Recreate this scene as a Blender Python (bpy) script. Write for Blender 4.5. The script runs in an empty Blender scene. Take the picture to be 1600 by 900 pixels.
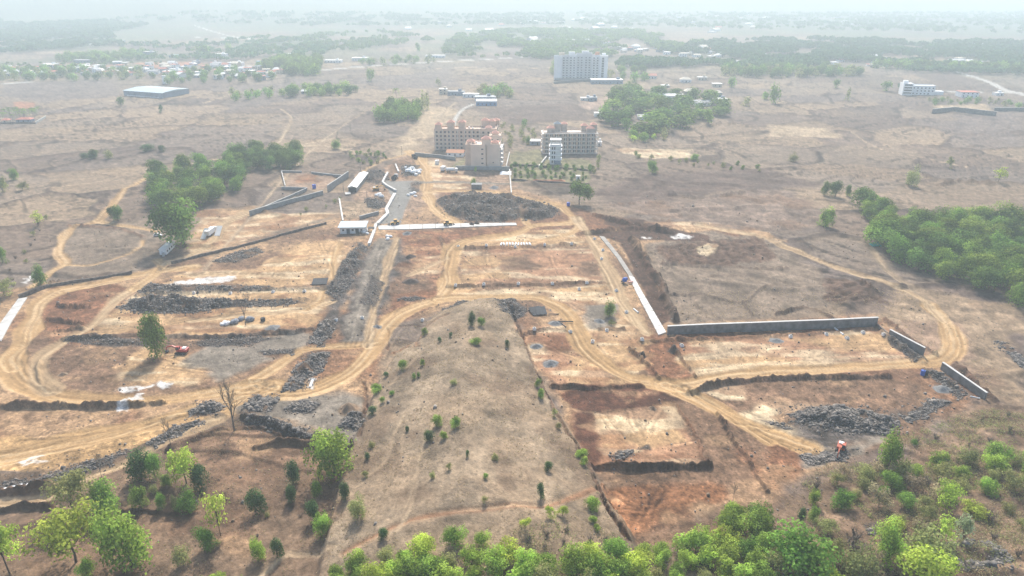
import bpy, bmesh, math, random
import numpy as np
from mathutils import Vector, Matrix
R = math.radians
scene = bpy.context.scene
COL = scene.collection

# ---------------------------------------------------------------- camera, sky, sun, exposure
cam_data = bpy.data.cameras.new('camera')
cam_data.lens = 24.0; cam_data.sensor_width = 36.0
cam_data.clip_start = 1.0; cam_data.clip_end = 60000.0
cam = bpy.data.objects.new('camera', cam_data); COL.objects.link(cam)
cam.location = (0, 0, 120.0)
cam.rotation_euler = (R(90 - 23.8), 0, 0)
scene.camera = cam
SUN_EL, SUN_AZ = 43.0, 2.0          # sun ahead of the viewer, shadows fall toward the camera
world = bpy.data.worlds.new('World'); scene.world = world; world.use_nodes = True
wn = world.node_tree.nodes; wl = world.node_tree.links
bg = wn.get('Background') or wn.new('ShaderNodeBackground')
sky = wn.new('ShaderNodeTexSky'); sky.sky_type = 'NISHITA'; sky.sun_disc = False
sky.sun_elevation = R(SUN_EL); sky.sun_rotation = R(SUN_AZ)
sky.altitude = 100; sky.air_density = 1.0; sky.dust_density = 3.0; sky.ozone_density = 1.0
wl.new(sky.outputs[0], bg.inputs['Color']); bg.inputs['Strength'].default_value = 0.14
sun_data = bpy.data.lights.new('sun', 'SUN'); sun_data.energy = 3.4; sun_data.angle = R(0.6)
sun_data.color = (1.0, 0.95, 0.87)
sun = bpy.data.objects.new('sun', sun_data); COL.objects.link(sun)
sun.rotation_euler = (R(-(90 - SUN_EL)), 0, R(-SUN_AZ))
scene.view_settings.view_transform = 'Standard'; scene.view_settings.look = 'None'
scene.view_settings.gamma = 1.0; scene.view_settings.exposure = 0.84
scene.view_settings.use_curve_mapping = False
scene.render.engine = 'CYCLES'
scene.cycles.use_denoising = True
scene.cycles.max_bounces = 6; scene.cycles.diffuse_bounces = 3; scene.cycles.glossy_bounces = 2
scene.cycles.transmission_bounces = 3; scene.cycles.volume_bounces = 1; scene.cycles.transparent_max_bounces = 4
scene.cycles.caustics_reflective = False; scene.cycles.caustics_refractive = False
scene.cycles.sample_clamp_indirect = 4.0

# ---------------------------------------------------------------- ground plan of the place, in metres (x right, y away from the viewer)
SURVEY = {
    'site': [
        (-228.35,263.99),
        (-208.51,275.57),
        (-169.73,294.21),
        (-163.38,306.45),
        (-133.67,336.67),
        (-101.32,368.92),
        (-98.23,424.2),
        (-92.87,488.4),
        (-81.83,543.28),
        (-64.95,538.66),
        (-46.43,488.4),
        (-2.22,464.58),
        (0,436.42),
        (31.37,404.23),
        (43.28,385.87),
        (75.36,365.45),
        (109.75,359.81),
        (135.75,342.72),
        (81.1,310.73),
        (63,240.85),
        (146.87,244.86),
        (149.44,215.1),
        (151.68,184.57),
        (114.82,160.22),
        (75.3,143.39),
        (50.94,128.84),
        (29.15,119.17),
        (22.97,139.58),
        (21.29,146.65),
        (14.71,176.03),
        (8.99,196.65),
        (0,246.61),
        (-8.02,258.82),
        (-26.1,251.38),
        (-46.66,236.41),
        (-44.29,210.49),
        (-44.77,176.18),
        (-51.08,160.24),
        (-80.91,177.31),
        (-102.82,157.85),
        (-116.49,139.26),
        (-135.92,136.7),
    ],
    'spur': [
        (-20.8,250.17),
        (-14.56,255.68),
        (-7.43,256.3),
        (-2.62,252.59),
        (5.15,219.89),
        (8.95,195.41),
        (14.13,176.04),
        (21.29,146.65),
        (23.98,129.15),
        (27.69,119.19),
        (26.22,96.17),
        (-40.53,97.55),
        (-43.61,130.01),
        (-45.41,157.68),
        (-44.41,174.38),
        (-44,191.38),
        (-41.6,207.79),
        (-34.98,218.92),
        (-33.37,233.16),
        (-29.15,242.56),
    ],
    'areas': [
        ([(-98.23,424.2),(-92.87,488.4),(-81.83,543.28),(-64.95,538.66),(-46.43,488.4),(-2.22,464.58),(0,436.42),(-40.93,424.2),(-52.39,383.36),(-70.81,359.81),(-86.13,365.45)],'sandbrown',6,5),
        ([(65.5,328.89),(103.42,348.96),(132,336.67),(142.8,290.32),(133.71,258.82),(103.32,240.85),(63.65,238.06),(64.12,272.08)],'field',5,4),
        ([(73.32,326.99),(131,338.67),(127.93,306.45),(102.4,298.2),(72.79,300.63)],'plough',3,3),
        ([(91.51,321.41),(101.53,328.89),(106.36,325.11),(100.15,314.22),(93.36,309.86),(89.97,315.1)],'pale',1.5,2),
        ([(142.04,285.01),(155.23,279.13),(155.8,257.56),(131.03,258.82)],'plough',3,3),
        ([(53.47,336.67),(61.82,336.67),(64.64,286.51),(63.5,240.85),(58.07,236.41),(56.97,279.13)],'darkbrown',2,2),
        ([(36.01,346.86),(86.64,351.08),(102.98,340.68),(102.04,330.8),(52.93,332.74)],'darkbrown',2,2),
        ([(39.44,357.59),(70.43,357.59),(83.17,351.08),(55.16,348.96)],'redbrown',2,2),
        ([(44.91,383.36),(75.36,365.45),(88.24,342.72),(66.84,336.67),(55.45,351.08)],'darkbrown',3,3),
        ([(74.95,363.18),(111.25,365.45),(137.17,346.86),(140.83,328.89),(123.45,346.86),(90.58,353.23)],'sand',2,3),
        ([(-151.57,157.9),(-97.74,175.17),(-85.14,192.19),(-68.58,189.4),(-80.18,178.04),(-104.4,161.01),(-119.87,144.67),(-140.83,143.33)],'track',4,4),
        ([(-157.79,275.57),(-147.21,290.32),(-119.65,295.8),(-98.75,330.8),(-86.89,336.67),(-84.22,310.73),(-84.03,279.13),(-103.59,273.46),(-133.01,276.99)],'tan',4,4),
        ([(-121.15,295.8),(-113.21,324.18),(-93.57,336.67),(-85.72,324.18),(-81.18,279.13),(-104.03,274.86)],'tan',3,3),
        ([(-162.61,225.86),(-161.03,267.98),(-77.5,272.08),(-74.69,252.59),(-77.59,234.23),(-120.89,228.94)],'tan',4,3),
        ([(-167.2,210.49),(-161.47,219.89),(-74.13,225.86),(-79.69,205.15),(-99.3,193.4),(-140.86,188.63),(-155.92,193.41)],'brown',4,4),
        ([(-133.18,197.5),(-132.21,217.47),(-106.2,210.49),(-106.51,195.44)],'tan',6,5),
        ([(-112.97,210.49),(-109.99,219.89),(-92.29,216.05),(-81.34,210.49),(-96.98,198.33)],'greydust',4,4),
        ([(-199.33,272.08),(-171.88,275.57),(-163.1,266.64),(-160.22,225.86),(-164.94,210.49),(-185.22,240.85)],'redbrown',3,3),
        ([(-96.18,227.39),(-75.23,229.98),(-76.54,217.47),(-90.38,210.49)],'greydust',3,3),
        ([(-97.36,188.62),(-85.56,193.4),(-47.02,185.49),(-42.48,155.61),(-51.08,160.24),(-80.53,176.23)],'greydust',4,4),
        ([(-136.07,146.09),(-121.62,147.48),(-100.73,161),(-90.35,176.24),(-87,172.69),(-100.26,156.3),(-111.42,144.66),(-129.44,136.69)],'rockdust',3,3),
        ([(-72.71,328.89),(-54.02,340.68),(-43.23,328.89),(-50.27,258.82),(-53.13,222.34),(-64.94,217.47),(-69.51,268.66)],'rockdust',4,3),
        ([(-70.85,336.67),(-63.15,338.67),(-57.49,258.82),(-56.67,222.34),(-62.72,219.89),(-66.91,272.08)],'greydust',4,3),
        ([(-76.91,279.13),(-79,330.8),(-71.81,324.18),(-69.03,275.57),(-67.95,229.98),(-72.8,229.98)],'rockdust',3,3),
        ([(-68.58,346.86),(0,353.23),(10.03,336.67),(-32.35,324.18),(-28.08,258.82),(-50.4,240.85),(-52.4,328.89)],'redbrown',5,5),
        ([(-31.43,332.74),(10.29,346.86),(32.92,351.08),(40.53,325.11),(-27.23,320.49)],'tan',3,3),
        ([(-27.98,317.78),(40.33,323.25),(42.16,279.13),(-25.87,274.86)],'rosetan',2,3),
        ([(-27.58,312.46),(9.49,315.99),(0,279.13),(-25.98,276.27)],'tan',5,5),
        ([(-9.36,310.73),(9.47,315.1),(14.89,294.21),(-8.73,286.51)],'brown',4,5),
        ([(30.47,302.28),(40.07,306.45),(41.75,282.78),(29.12,286.51)],'brown',3,4),
        ([(-27.32,272.08),(43.58,274.86),(46.99,260.1),(13.37,258.82),(-10.83,262.68),(-26.74,258.82)],'tan',2,3),
        ([(-53.6,294.21),(-36.14,298.2),(-30.67,272.08),(-51.87,265.31)],'brown',4,4),
        ([(-49.91,310.73),(-31.34,312.46),(-29.7,286.51),(-46.38,285.01)],'sand',4,4),
        ([(18.72,258.82),(40.95,265.31),(50.4,240.85),(47.65,224.84),(28.08,219.89),(25.2,240.85)],'sand',4,4),
        ([(31.45,252.59),(42.1,253.82),(37.09,235.32),(30.79,234.23)],'greydust',4,3),
        ([(0,232.88),(23.8,239.17),(24.08,222.34),(25.31,210.49),(34.48,198.32),(38.95,192.54),(13.68,192.55),(7.91,210.49)],'rosetan',3,3),
        ([(18.56,217.47),(27.11,210.49),(37.59,197.48),(38.02,193.36),(19.07,194.18)],'tan',4,5),
        ([(12.02,227.39),(25.97,222.34),(24.06,214.17),(12.69,216.05)],'redbrown',4,4),
        ([(47.65,224.84),(64.92,227.39),(61.21,197.48),(48.82,194.58),(42.93,210.49)],'redbrown',3,3),
        ([(32.17,224.84),(47.22,222.34),(46.65,206.03),(39.73,197.48),(30.77,212.78)],'tan',4,4),
        ([(62.72,219.89),(90.87,225.86),(145.33,234.23),(147.77,214.17),(127.53,203.42),(77.84,199.15),(61.01,196.64)],'rosetan',3,3),
        ([(62.14,210.49),(91.64,214.17),(108.84,206.03),(77.84,199.15),(62.08,196.64)],'tan',4,6),
        ([(97.69,224.84),(141.8,232.09),(145.35,216.05),(122.93,217.47)],'tan',5,6),
        ([(61.23,232.62),(144.34,239.73),(142.37,234.23),(91.2,226.88),(61.72,223.84)],'redbrown',3,3),
        ([(13.01,191.75),(42.1,192.54),(51.93,184.61),(51.91,180.04),(24.99,174.92),(17.8,177.86)],'darkred',2,3),
        ([(62.11,188.52),(77.06,196.64),(127.14,198.31),(136.22,193.34),(126.49,177.73),(96.85,177.75),(68.07,174.11)],'brown',3,3),
        ([(64.71,175.93),(80.64,182.28),(102.48,181.51),(82.94,172.29),(89.32,160.26),(74.11,163.62)],'pale',4,5),
        ([(64.18,188.52),(73.31,191.32),(74.32,184.59),(66.87,183.44)],'pale',3,4),
        ([(17.8,177.86),(25.07,175.65),(51.51,180.04),(52.76,149.08),(21.04,145.14)],'rosetan',2,2),
        ([(24.4,174.92),(49.67,178.92),(51.08,160.37),(26.75,155.68)],'tan',5,6),
        ([(17.8,177.86),(24.68,175.65),(23.75,148.68),(20.62,143.4)],'darkred',3,3),
        ([(52.31,180.04),(63.73,175.94),(63.82,139.23),(62.6,131.26),(49.4,128.85),(52.94,148.48)],'brown',5,4),
        ([(21.69,145.85),(53.12,147.88),(54.84,139.29),(23.03,140.12)],'brown',3,3),
        ([(22.95,139.45),(51.14,140.71),(51.65,133.94),(34.94,126.07),(28.14,120.08),(25.61,126.63)],'redsoil',3,2),
        ([(45.52,138),(53.21,139.31),(52.85,132.63),(46.08,130.9)],'redsoil',3,3),
        ([(29.03,118.5),(51.68,131.36),(67.69,136.48),(57.47,117.02),(42.58,115.03)],'brown',5,4),
        ([(72.94,160.3),(84.77,160.27),(75.88,144.83),(67.08,139.21),(65.78,144.88)],'redbrown',4,4),
        ([(81.67,174.09),(98.13,180.75),(111.74,175.89),(120.56,177.73),(137.76,183.41),(112.56,166.28),(98.43,160.24),(87.62,152.28),(82.54,157.02)],'rockdust',4,3),
        ([(83.44,157.02),(98.43,160.24),(112.56,166.28),(96.37,152.26),(78.76,147.76)],'greydust',3,3),
        ([(146.45,246.61),(172.84,272.08),(209.65,252.59),(158.1,177.72),(151.68,184.57),(149.44,215.1)],'drygrass',6,5),
        ([(114.82,160.22),(151.68,184.57),(167.98,177.72),(105.01,95.15),(49.72,95.73),(61.69,128.74)],'scrub',6,5),
        ([(151.2,240.85),(176.4,240.85),(160.51,193.34),(152.06,193.34),(147.14,215.1)],'sandbrown',6,5),
        ([(-142.14,140.63),(-101.02,157.85),(-80.53,176.23),(-51.08,160.24),(-44.5,154.53),(-42.81,127.63),(-40.4,97.24),(-109.72,98.25)],'scrub',5,4),
        ([(-94.88,156.29),(-76.72,170.93),(-60.4,160.91),(-52.46,151.62),(-74.86,137.81),(-86.23,148.83)],'brown',4,4),
        ([(-84.7,127.93),(-65.07,137.76),(-58.98,116.59),(-78.82,118.89)],'brown',4,4),
        ([(-244.52,354.31),(-192.04,346.86),(-169.55,306.45),(-173.71,290.32),(-203.81,286.51),(-228.05,324.18)],'field',4,3),
        ([(-155.97,310.73),(-165.5,357.59),(-140.21,377.22),(-103.31,377.22),(-134.36,338.67)],'sand',6,5),
        ([(-180.38,383.36),(-151.86,389.68),(-146.71,354.31),(-150.65,328.89),(-157.84,315.1)],'sand',6,4),
        ([(-143.51,469.89),(-119.45,462.83),(-122.65,431.77),(-146.44,434.86),(-159.85,473.49)],'sandbrown',3,3),
        ([(-150.04,464.58),(-135.43,469.89),(-131.39,449.28),(-144.31,449.28)],'redbrown',4,4),
        ([(-107.16,409.77),(-77.05,396.18),(-76.84,373.62),(-93.31,365.45)],'drygrass',5,4),
        ([(0,552.72),(24.7,523.06),(60.62,512.41),(51.52,447.64),(0,452.6),(-2.3,482.71)],'olive',3,3),
        ([(-5.04,534.12),(23.38,552.72),(29.1,512.41),(-2.36,496.17)],'olive',4,4),
        ([(-92.14,512.41),(-71.64,523.06),(-65.48,455.97),(-86.44,450.93)],'brown',3,3),
        ([(-73.02,534.12),(-46.43,488.4),(-26.63,464.58),(-29.1,431.77),(-55.56,409.77),(-67.66,455.97)],'sand',4,4),
        ([(-32.73,534.12),(-27.91,538.66),(-37.15,488.4),(-46.43,488.4)],'olive',2,2),
        ([(50.08,396.18),(143.24,424.2),(175.99,424.2),(192.84,371.26),(137.89,348.96),(93.31,365.45)],'stubble',8,6),
        ([(78.55,557.56),(141.19,545.61),(136.79,516.63),(98.81,523.06)],'pale',5,4),
        ([(-731.8,1165.8),(-669.6,1216.4),(-653.4,1137.3),(-673.2,1092.8)],'redfar',6,5),
        ([(-664.3,1237.8),(-563.1,1260),(-511.7,1216.4),(-570.4,1156.2)],'redfar',8,8),
        ([(-563.3,794.4),(-547.5,803.9),(-522,758.4),(-531.6,749.9)],'redfar',3,4),
        ([(115.4,844.1),(151.9,930.6),(138.3,818.5),(67.1,729.3),(48.2,749.9)],'rosefar',8,6),
        ([(-99,771.5),(-55.1,749.9),(-63.99,625.25),(-76.36,582.95),(-80.57,534.12),(-90.64,534.12)],'sandfar',8,6),
        ([(459.7,771.5),(531.9,785.1),(507.2,733.4),(463.4,741.5)],'sandfar',3,2),
        ([(243.49,656.73),(291.51,640.63),(289.65,596.45),(225.68,604.83)],'sandfar',8,5),
        ([(596.8,1051.4),(668.1,1075.8),(649.3,977),(573.7,930.6)],'fieldbrown',5,3),
        ([(-359.6,900),(-291.5,977),(-246.2,844.1),(-295.2,729.3)],'fieldmauve',12,8),
        ([(-216.4,998.2),(-102.1,1137.4),(-67.5,930.6),(-163.5,900)],'fieldmauve',12,8),
        ([(-697.4,963.3),(-559,998.2),(-473.2,844.1),(-537.8,794.4),(-615.5,844.1)],'fieldmauve',12,8),
        ([(451.4,709.8),(545.2,741.5),(418.93,557.56),(416.44,640.63)],'fieldmauve',12,8),
        ([(-41.3,749.9),(72.7,794.4),(82.99,691.27),(0,656.73)],'fieldbrown',10,6),
        ([(90.31,473.49),(185.73,488.4),(207,439.57),(145.06,430.24),(61.64,396.18),(53.21,424.2)],'fieldbrown',10,6),
    ],
    'tracks': [
        ([(-69.49,534.12),(-65.23,502.15),(-58.49,455.97),(-54.43,424.2),(-50.19,404.23),(-44.79,385.87),(-37.11,371.26),(-29.98,363.18)],7,'track'),
        ([(-54.43,424.2),(-41.18,427.2),(-16.42,425.7),(0,415.44),(17.59,402.87),(27.66,394.86),(33.02,379.66),(36.51,364.31)],6,'track'),
        ([(-81.83,543.28),(-70.32,512.41),(-62.49,482.71)],9,'track'),
        ([(36.51,364.31),(30.17,360.92),(17.65,358.7),(10.51,355.4),(1.7,343.75),(-13.4,337.67),(-24.75,331.77),(-29.89,317.78),(-28.59,294.21),(-28.28,273.46),(-30.61,260.1),(-38.15,253.82),(-45.56,245.44),(-48.46,235.32),(-49.38,223.84),(-51.52,210.49),(-55.32,200.01),(-61.48,192.59),(-69.16,187.83),(-77.68,188.62),(-85,191.79)],8,'track'),
        ([(6.64,377.22),(7.83,362.05),(12.26,355.4)],5,'track'),
        ([(36.51,364.31),(36.97,357.59),(30.62,343.75),(20,335.68)],5,'track'),
        ([(36.39,371.26),(40.52,340.68),(43.87,302.28),(45.55,274.86),(47.53,246.61),(51.45,229.98)],6,'tracklite'),
        ([(-30.61,260.1),(-21.57,261.39),(-8.12,262.68),(8.12,262.68),(16.48,256.93),(22.99,244.86),(25,229.98),(26.21,219.89),(30.4,209.58),(37.9,199.58),(46.55,193.76),(54.82,192.94),(65.29,196.64),(78.1,200),(98.45,202.13),(121.55,204.72),(140.65,207.35),(150.42,209.58),(158.73,216.05),(164.76,225.86),(169.85,240.85),(172.24,255.06)],7,'track'),
        ([(169.85,240.85),(172.24,255.06),(171.03,268.66),(164.63,279.13),(156.05,290.32),(145.23,307.3),(136.87,326.99),(132.34,337.67),(116.9,347.9),(102.12,357.59)],4.5,'tracklite'),
        ([(50.61,192.94),(59.05,184.6),(67.52,172.31),(76.64,162.94),(82.9,157.02)],9,'track'),
        ([(54.46,191.32),(60.79,183.45),(66.12,174.11),(72.94,160.3)],5,'track'),
        ([(-78.57,191.39),(-88.81,182.48),(-100.54,172.7),(-113.33,167.57),(-128.23,161.03),(-143.19,151.26)],10,'track'),
        ([(-143.61,151.85),(-132.52,156.35),(-115.31,164.25),(-99,178.05)],7,'track'),
        ([(-85,191.79),(-95.29,188.62),(-111.55,183.62),(-129.81,183.63),(-145.18,185.53),(-158.73,192.2),(-169.93,201.71),(-176.24,210.49),(-181.56,224.84),(-189.73,241.99),(-196.55,257.56),(-194.32,270.7),(-181.51,277.7),(-165.25,291.09),(-149.56,295.8)],8,'track'),
        ([(-171.8,203.85),(-178.5,210.49),(-180.19,219.89)],6,'track'),
        ([(-163.92,272.08),(-165.65,257.56),(-162.74,238.06),(-165.3,226.36),(-167.33,216.52),(-165.77,208.24),(-158.95,197.5),(-150.13,190.21)],6,'tracklite'),
        ([(-85.63,196.67),(-81.33,204.72),(-76.6,216.05),(-69.83,218.43),(-58.5,219.89),(-50.77,222.34)],6,'track'),
        ([(-163.92,272.08),(-163.05,286.51),(-165.05,298.2),(-171.09,306.45)],6,'track'),
        ([(-145.58,286.51),(-122.83,288.02),(-104.35,285.01)],5,'tracklite'),
        ([(-249.92,464.58),(-251.53,431.77),(-241.42,398.83),(-233.39,368.92),(-239.98,354.31),(-233.15,333.71),(-223.51,315.1),(-212.67,302.28),(-212.24,292.64),(-209.87,274.16)],5,'track'),
        ([(-231.47,365.45),(-211.28,357.59),(-190.29,348.96)],4.5,'track'),
        ([(-211.69,300.63),(-197.13,300.63),(-186.93,319.58),(-191.36,333.71)],2,'track'),
        ([(-249.92,464.58),(-240.21,496.17),(-220.67,518.75),(-190.71,547.96),(-159.65,567.47),(-121.79,538.66)],4,'trackfar'),
        ([(-184.17,424.2),(-187.06,492.26),(-181.83,552.72),(-155.97,596.45)],3,'trackfar'),
        ([(-163.92,302.28),(-156.71,312.46),(-154.22,333.71),(-160.02,359.81),(-154.43,380.89)],7,'tracklite'),
        ([(-52.65,219.89),(-55.44,240.85),(-57.54,279.13),(-59.35,315.1),(-60.15,336.67)],4,'tracklite'),
        ([(-79.18,279.13),(-85.31,302.28),(-88.43,328.89)],4,'track'),
        ([(-75.41,258.82),(-81.24,252.59),(-92.86,247.79),(-126,240.85)],4,'tracklite'),
        ([(-81.37,268.66),(-80.22,258.82),(-83.53,251.38)],4,'track'),
        ([(-106.54,464.58),(-104.47,488.4),(-96.99,512.41),(-80.57,534.12)],4,'track'),
        ([(-90.04,424.2),(-74.13,427.2),(-65.48,424.2)],4,'redtrack'),
        ([(204.56,365.45),(190.32,346.86),(181.79,324.18),(174.99,295.8),(174.89,270.7)],3,'trackfar'),
        ([(-46.59,286.51),(-31.05,309)],3,'tracklite'),
        ([(-130.3,133.41),(-118.88,135.39),(-111.42,144.66),(-104.74,151.21),(-99.2,161.64),(-88.93,172.69)],5,'tracklite'),
        ([(-35.76,111.49),(-28.13,115.68),(-22.77,118.11),(-14.36,119.84),(0,121.42),(8.84,123.63),(19.62,133.23)],2,'redtrack'),
        ([(-25.32,116),(-23.51,123.26),(-23.32,132.92),(-23.47,146.67),(-21.31,158.29)],1.2,'trackfar'),
        ([(-37.97,134.62),(-33.21,143.95),(-32.99,152.64),(-31.37,165.2)],1.2,'trackfar'),
        ([(-54.64,108.52),(-49.98,115.45),(-39.33,114.4)],2,'trackfar'),
        ([(-38.71,186.49),(-30.79,205.76)],1,'trackfar'),
        ([(-58.17,625.25),(-72,709.8),(-64,794.4)],3,'trackfar'),
        ([(308.31,625.25),(298.49,557.56),(316.2,523.06),(332.03,492.26)],2,'trackfar'),
        ([(178.7,963.3),(165.9,900),(167.4,854.7),(164.4,818.5)],4,'trackfar'),
        ([(-142.93,294.21),(-161.14,534.12),(-157,709.8),(-145.4,794.4)],2,'trackfar'),
        ([(-247.9,749.9),(-220.23,691.27),(-200.53,596.45),(-192.53,545.61)],3,'trackfar'),
        ([(-510.68,691.27),(-492.3,717.5),(-488,771.5),(-456,818.5)],3,'trackfar'),
        ([(-348.9,794.4),(-340.9,871.2),(-312.2,930.6)],4,'trackfar'),
    ],
    'roads': [
        ([(-85.58,450.93),(-63.97,450.93),(-63.03,424.2),(-62.87,383.36),(-61.6,359.81),(-73.64,359.81),(-72.93,380.89),(-73.82,409.77),(-80.4,430.24),(-85.06,437.99)],'greyroad'),
    ],
    'roadlines': [
        ([(-55.14,653.45),(-56.54,687.66),(-53.2,741.5),(-44.3,780.5),(-29.1,794.4),(-19,799.1)],4,'concretefar'),
        ([(703.3,1185.6),(688.2,1101.4),(662.7,991.1),(625.7,888.2),(623.2,844.1)],9,'concretefar'),
        ([(534.4,888.2),(561.7,882.5),(606.1,876.8),(630.3,865.6)],5,'concretefar'),
        ([(-306.6,1119.1),(-239,1185.6),(-139.6,1248.8),(0,1331.3)],12,'concretefar'),
        ([(0,1331.3),(123.2,1383.3)],12,'concretefar'),
        ([(-710.1,956.6),(-640.4,984)],8,'concretefar'),
        ([(-87.2,871.2),(-132.4,912),(-190.2,871.2)],4,'trackfar'),
        ([(-64.62,449.28),(-34.35,447.64),(-2.13,444.38)],5,'greydust'),
        ([(-1026.6,2367.3),(-770,1964.5),(-627.9,1777)],8,'concretefar'),
        ([(-833.1,1889.7),(-650.8,1844)],8,'concretefar'),
        ([(-127.6,1137.4),(-103.7,1156.2),(-62.7,1165.8),(0,1137.4),(62.7,1165.8)],5,'trackfar'),
    ],
    'tyres': [
        [(-99,178.05),(-114.21,169.26),(-130.2,164.26),(-146.55,161.05)],
        [(-97.44,174.46),(-119.06,161.03),(-139.08,150.38)],
        [(-80.28,193.4),(-93.05,178.05),(-105.51,170.97)],
        [(-98.25,328.89),(-86.84,302.28),(-84.03,279.13)],
        [(-90.52,330.8),(-88.9,310.73),(-79.18,279.13)],
        [(25.86,136.84),(31.37,131.57),(41.35,134.04),(49.13,139.34)],
        [(26.3,129.12),(32.46,129.04),(40.06,135.37)],
        [(32.54,138.12),(32.94,131.55),(28.56,124.25)],
        [(37.41,138.07),(34.5,131.53),(31.78,125.39)],
        [(27.24,174.19),(35.93,157.21),(52.9,160.36)],
        [(35.59,177.82),(36.5,160.43),(27.66,149.55)],
        [(45.48,177.81),(38.32,160.42),(45.12,150.33)],
        [(63.27,210.49),(92.78,217.47),(140.41,219.89)],
        [(62.25,201.7),(101.68,210.49),(143.58,212.78)],
        [(-24.95,310.73),(-5.7,279.13)],
        [(-12.63,315.1),(-8.55,279.13)],
        [(18.72,310.73),(22.79,279.13)],
        [(-141.12,240.85),(-115.62,246.61),(-83.86,252.59)],
        [(-160.16,229.98),(-126,240.85),(-80.22,258.82)],
        [(-146.06,197.5),(-133.27,206.03),(-102.66,201.71)],
        [(65.38,185.38),(82.04,160.27)],
        [(56.55,191.32),(77.17,157.04)],
        [(-56.16,219.89),(-58.54,272.08),(-58.95,328.89)],
        [(-59.67,219.89),(-62.78,265.31),(-65.5,328.89)],
        [(-42.79,258.82),(-50.4,240.85),(-53.82,219.89)],
        [(-26.47,255.68),(-40.32,240.85),(-45.19,210.49)],
        [(-124.27,210.49),(-104.4,206.03),(-84.33,212.78)],
        [(11.7,219.89),(22.59,210.49),(34.36,197.48)],
        [(-107.73,286.51),(-102.94,310.73),(-89.47,319.58)],
        [(-145.58,286.51),(-120.47,298.2),(-98.64,306.45)],
        [(21.39,258.82),(32.76,240.85),(30.97,224.84)],
        [(63.15,170.54),(75.31,167.03),(83.86,160.27)],
        [(-44.67,294.21),(-32.39,290.32)],
        [(-57.52,319.58),(-36.03,328.89)],
    ],
    'bunds': [
        ([(-28.26,321.41),(-12.88,322.33),(9.7,324.18),(32.59,326.99)],2.5,1.2,'darkbrown'),
        ([(-28.06,274.16),(0,274.86),(22.64,276.99),(42.63,278.42)],2.2,1,'darkbrown'),
        ([(1.9,225.52),(12.25,232.62),(23.23,232.09)],2,1,'darkbrown'),
        ([(33.13,233.16),(42.86,232.62)],2,0.8,'darkbrown'),
        ([(47.39,223.34),(64.21,224.34)],2,0.8,'brown'),
        ([(61.84,224.34),(91.2,226.88),(118.91,229.98),(137.17,232.62)],3,0.9,'redbrown'),
        ([(13.62,191.34),(29.28,190.93),(42.94,191.33)],2.5,1.2,'darkred'),
        ([(56.94,188.52),(67.59,193.35),(81.07,195.81),(98.63,197.06),(126.93,197.89)],2.5,1.6,'darkbrown'),
        ([(21.4,147.76),(27.37,147.47),(35.91,147.41),(52.6,148.48)],2.2,1.8,'darkbrown'),
        ([(51.91,180.04),(52.82,163.68),(52.6,148.48)],1.5,0.8,'redbrown'),
        ([(62.75,175.94),(63.62,153.92),(64.67,137.04)],1.5,1.2,'darkbrown'),
        ([(22.95,139.45),(25.34,127.9),(25.65,115.23)],1.6,0.9,'redsoil'),
        ([(-159.42,179.53),(-147.23,179.16),(-133.3,179.16),(-119.95,180.26),(-109.65,181.74)],2.5,1.8,'darkbrown'),
        ([(-165.77,208.24),(-159.38,197.5),(-151.67,191)],2,0.8,'darkbrown'),
        ([(-166.78,224.84),(-144.53,227.9),(-112.8,226.88),(-91.88,228.94),(-75.93,232.62)],3,1.4,'rockdust'),
        ([(-159.03,263.99),(-129.38,267.98),(-102.71,270.7),(-78.22,272.77)],2.5,1.2,'rockdust'),
        ([(-124.41,255.68),(-101.62,258.82),(-85.92,260.1)],2.5,1,'rockdust'),
        ([(-72.12,157.78),(-65.9,160.93),(-54.49,159.3)],3,1.6,'darkbrown'),
        ([(-80.86,174.44),(-67.76,166.83),(-54.9,160.89),(-44.5,154.53)],3,2,'rockdust'),
        ([(-96.82,156.61),(-86.6,166.87),(-75.76,168.19),(-66.72,163.52)],1.5,1,'darkbrown'),
        ([(-130.35,137.98),(-122.54,138.49),(-117.31,139.27)],2.5,2.2,'darkbrown'),
        ([(-125.89,131.67),(-113.28,131.65)],2,1.5,'darkbrown'),
        ([(-95.93,131.59),(-87.68,130.82),(-76.26,129.79)],1.5,0.8,'darkbrown'),
        ([(-48.03,234.23),(-45,217.47)],1.5,-0.8,'darkred'),
        ([(-46.98,235.32),(-34.75,236.41)],1.5,-0.8,'darkred'),
        ([(-43.07,214.17),(-32.6,211.08)],1.5,-0.5,'redbrown'),
        ([(-48.75,194.2),(-45.13,177.99),(-43.21,159.01)],2,-1.2,'darkred'),
        ([(51.41,333.71),(54.47,290.32),(54.82,258.82)],2.5,-1,'darkbrown'),
        ([(61.82,336.67),(64.64,286.51),(63.24,241.99)],5,2.6,'darkbrown'),
        ([(35.63,342.72),(62.38,351.08),(85.73,346.86)],4,1.8,'darkbrown'),
        ([(47.56,373.62),(63.73,359.81),(82.3,346.86)],4,2,'darkbrown'),
        ([(79.17,366.6),(109.75,359.81),(135.15,351.08)],2,0.8,'brown'),
        ([(-36.76,336.67),(-31.19,310.73),(-32.03,286.51)],3,1,'brown'),
        ([(58.5,219.89),(61.42,198.31)],1.8,1.2,'darkred'),
        ([(42.91,217.47),(49.4,197.48)],2,1.2,'darkred'),
        ([(140.75,229.98),(144.49,208.24)],4,1.2,'rockdust'),
        ([(153.26,206.03),(152.06,193.34),(151.94,183.41)],4,1.8,'darkred'),
        ([(147.42,240.85),(148.75,222.34),(151.67,214.17)],2.5,1.2,'darkred'),
        ([(141.53,201.7),(144.91,188.5),(145.14,182.26)],4,1,'rockdust'),
        ([(153.81,279.13),(155.85,268.66),(156.6,257.56)],1.5,1,'darkbrown'),
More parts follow.
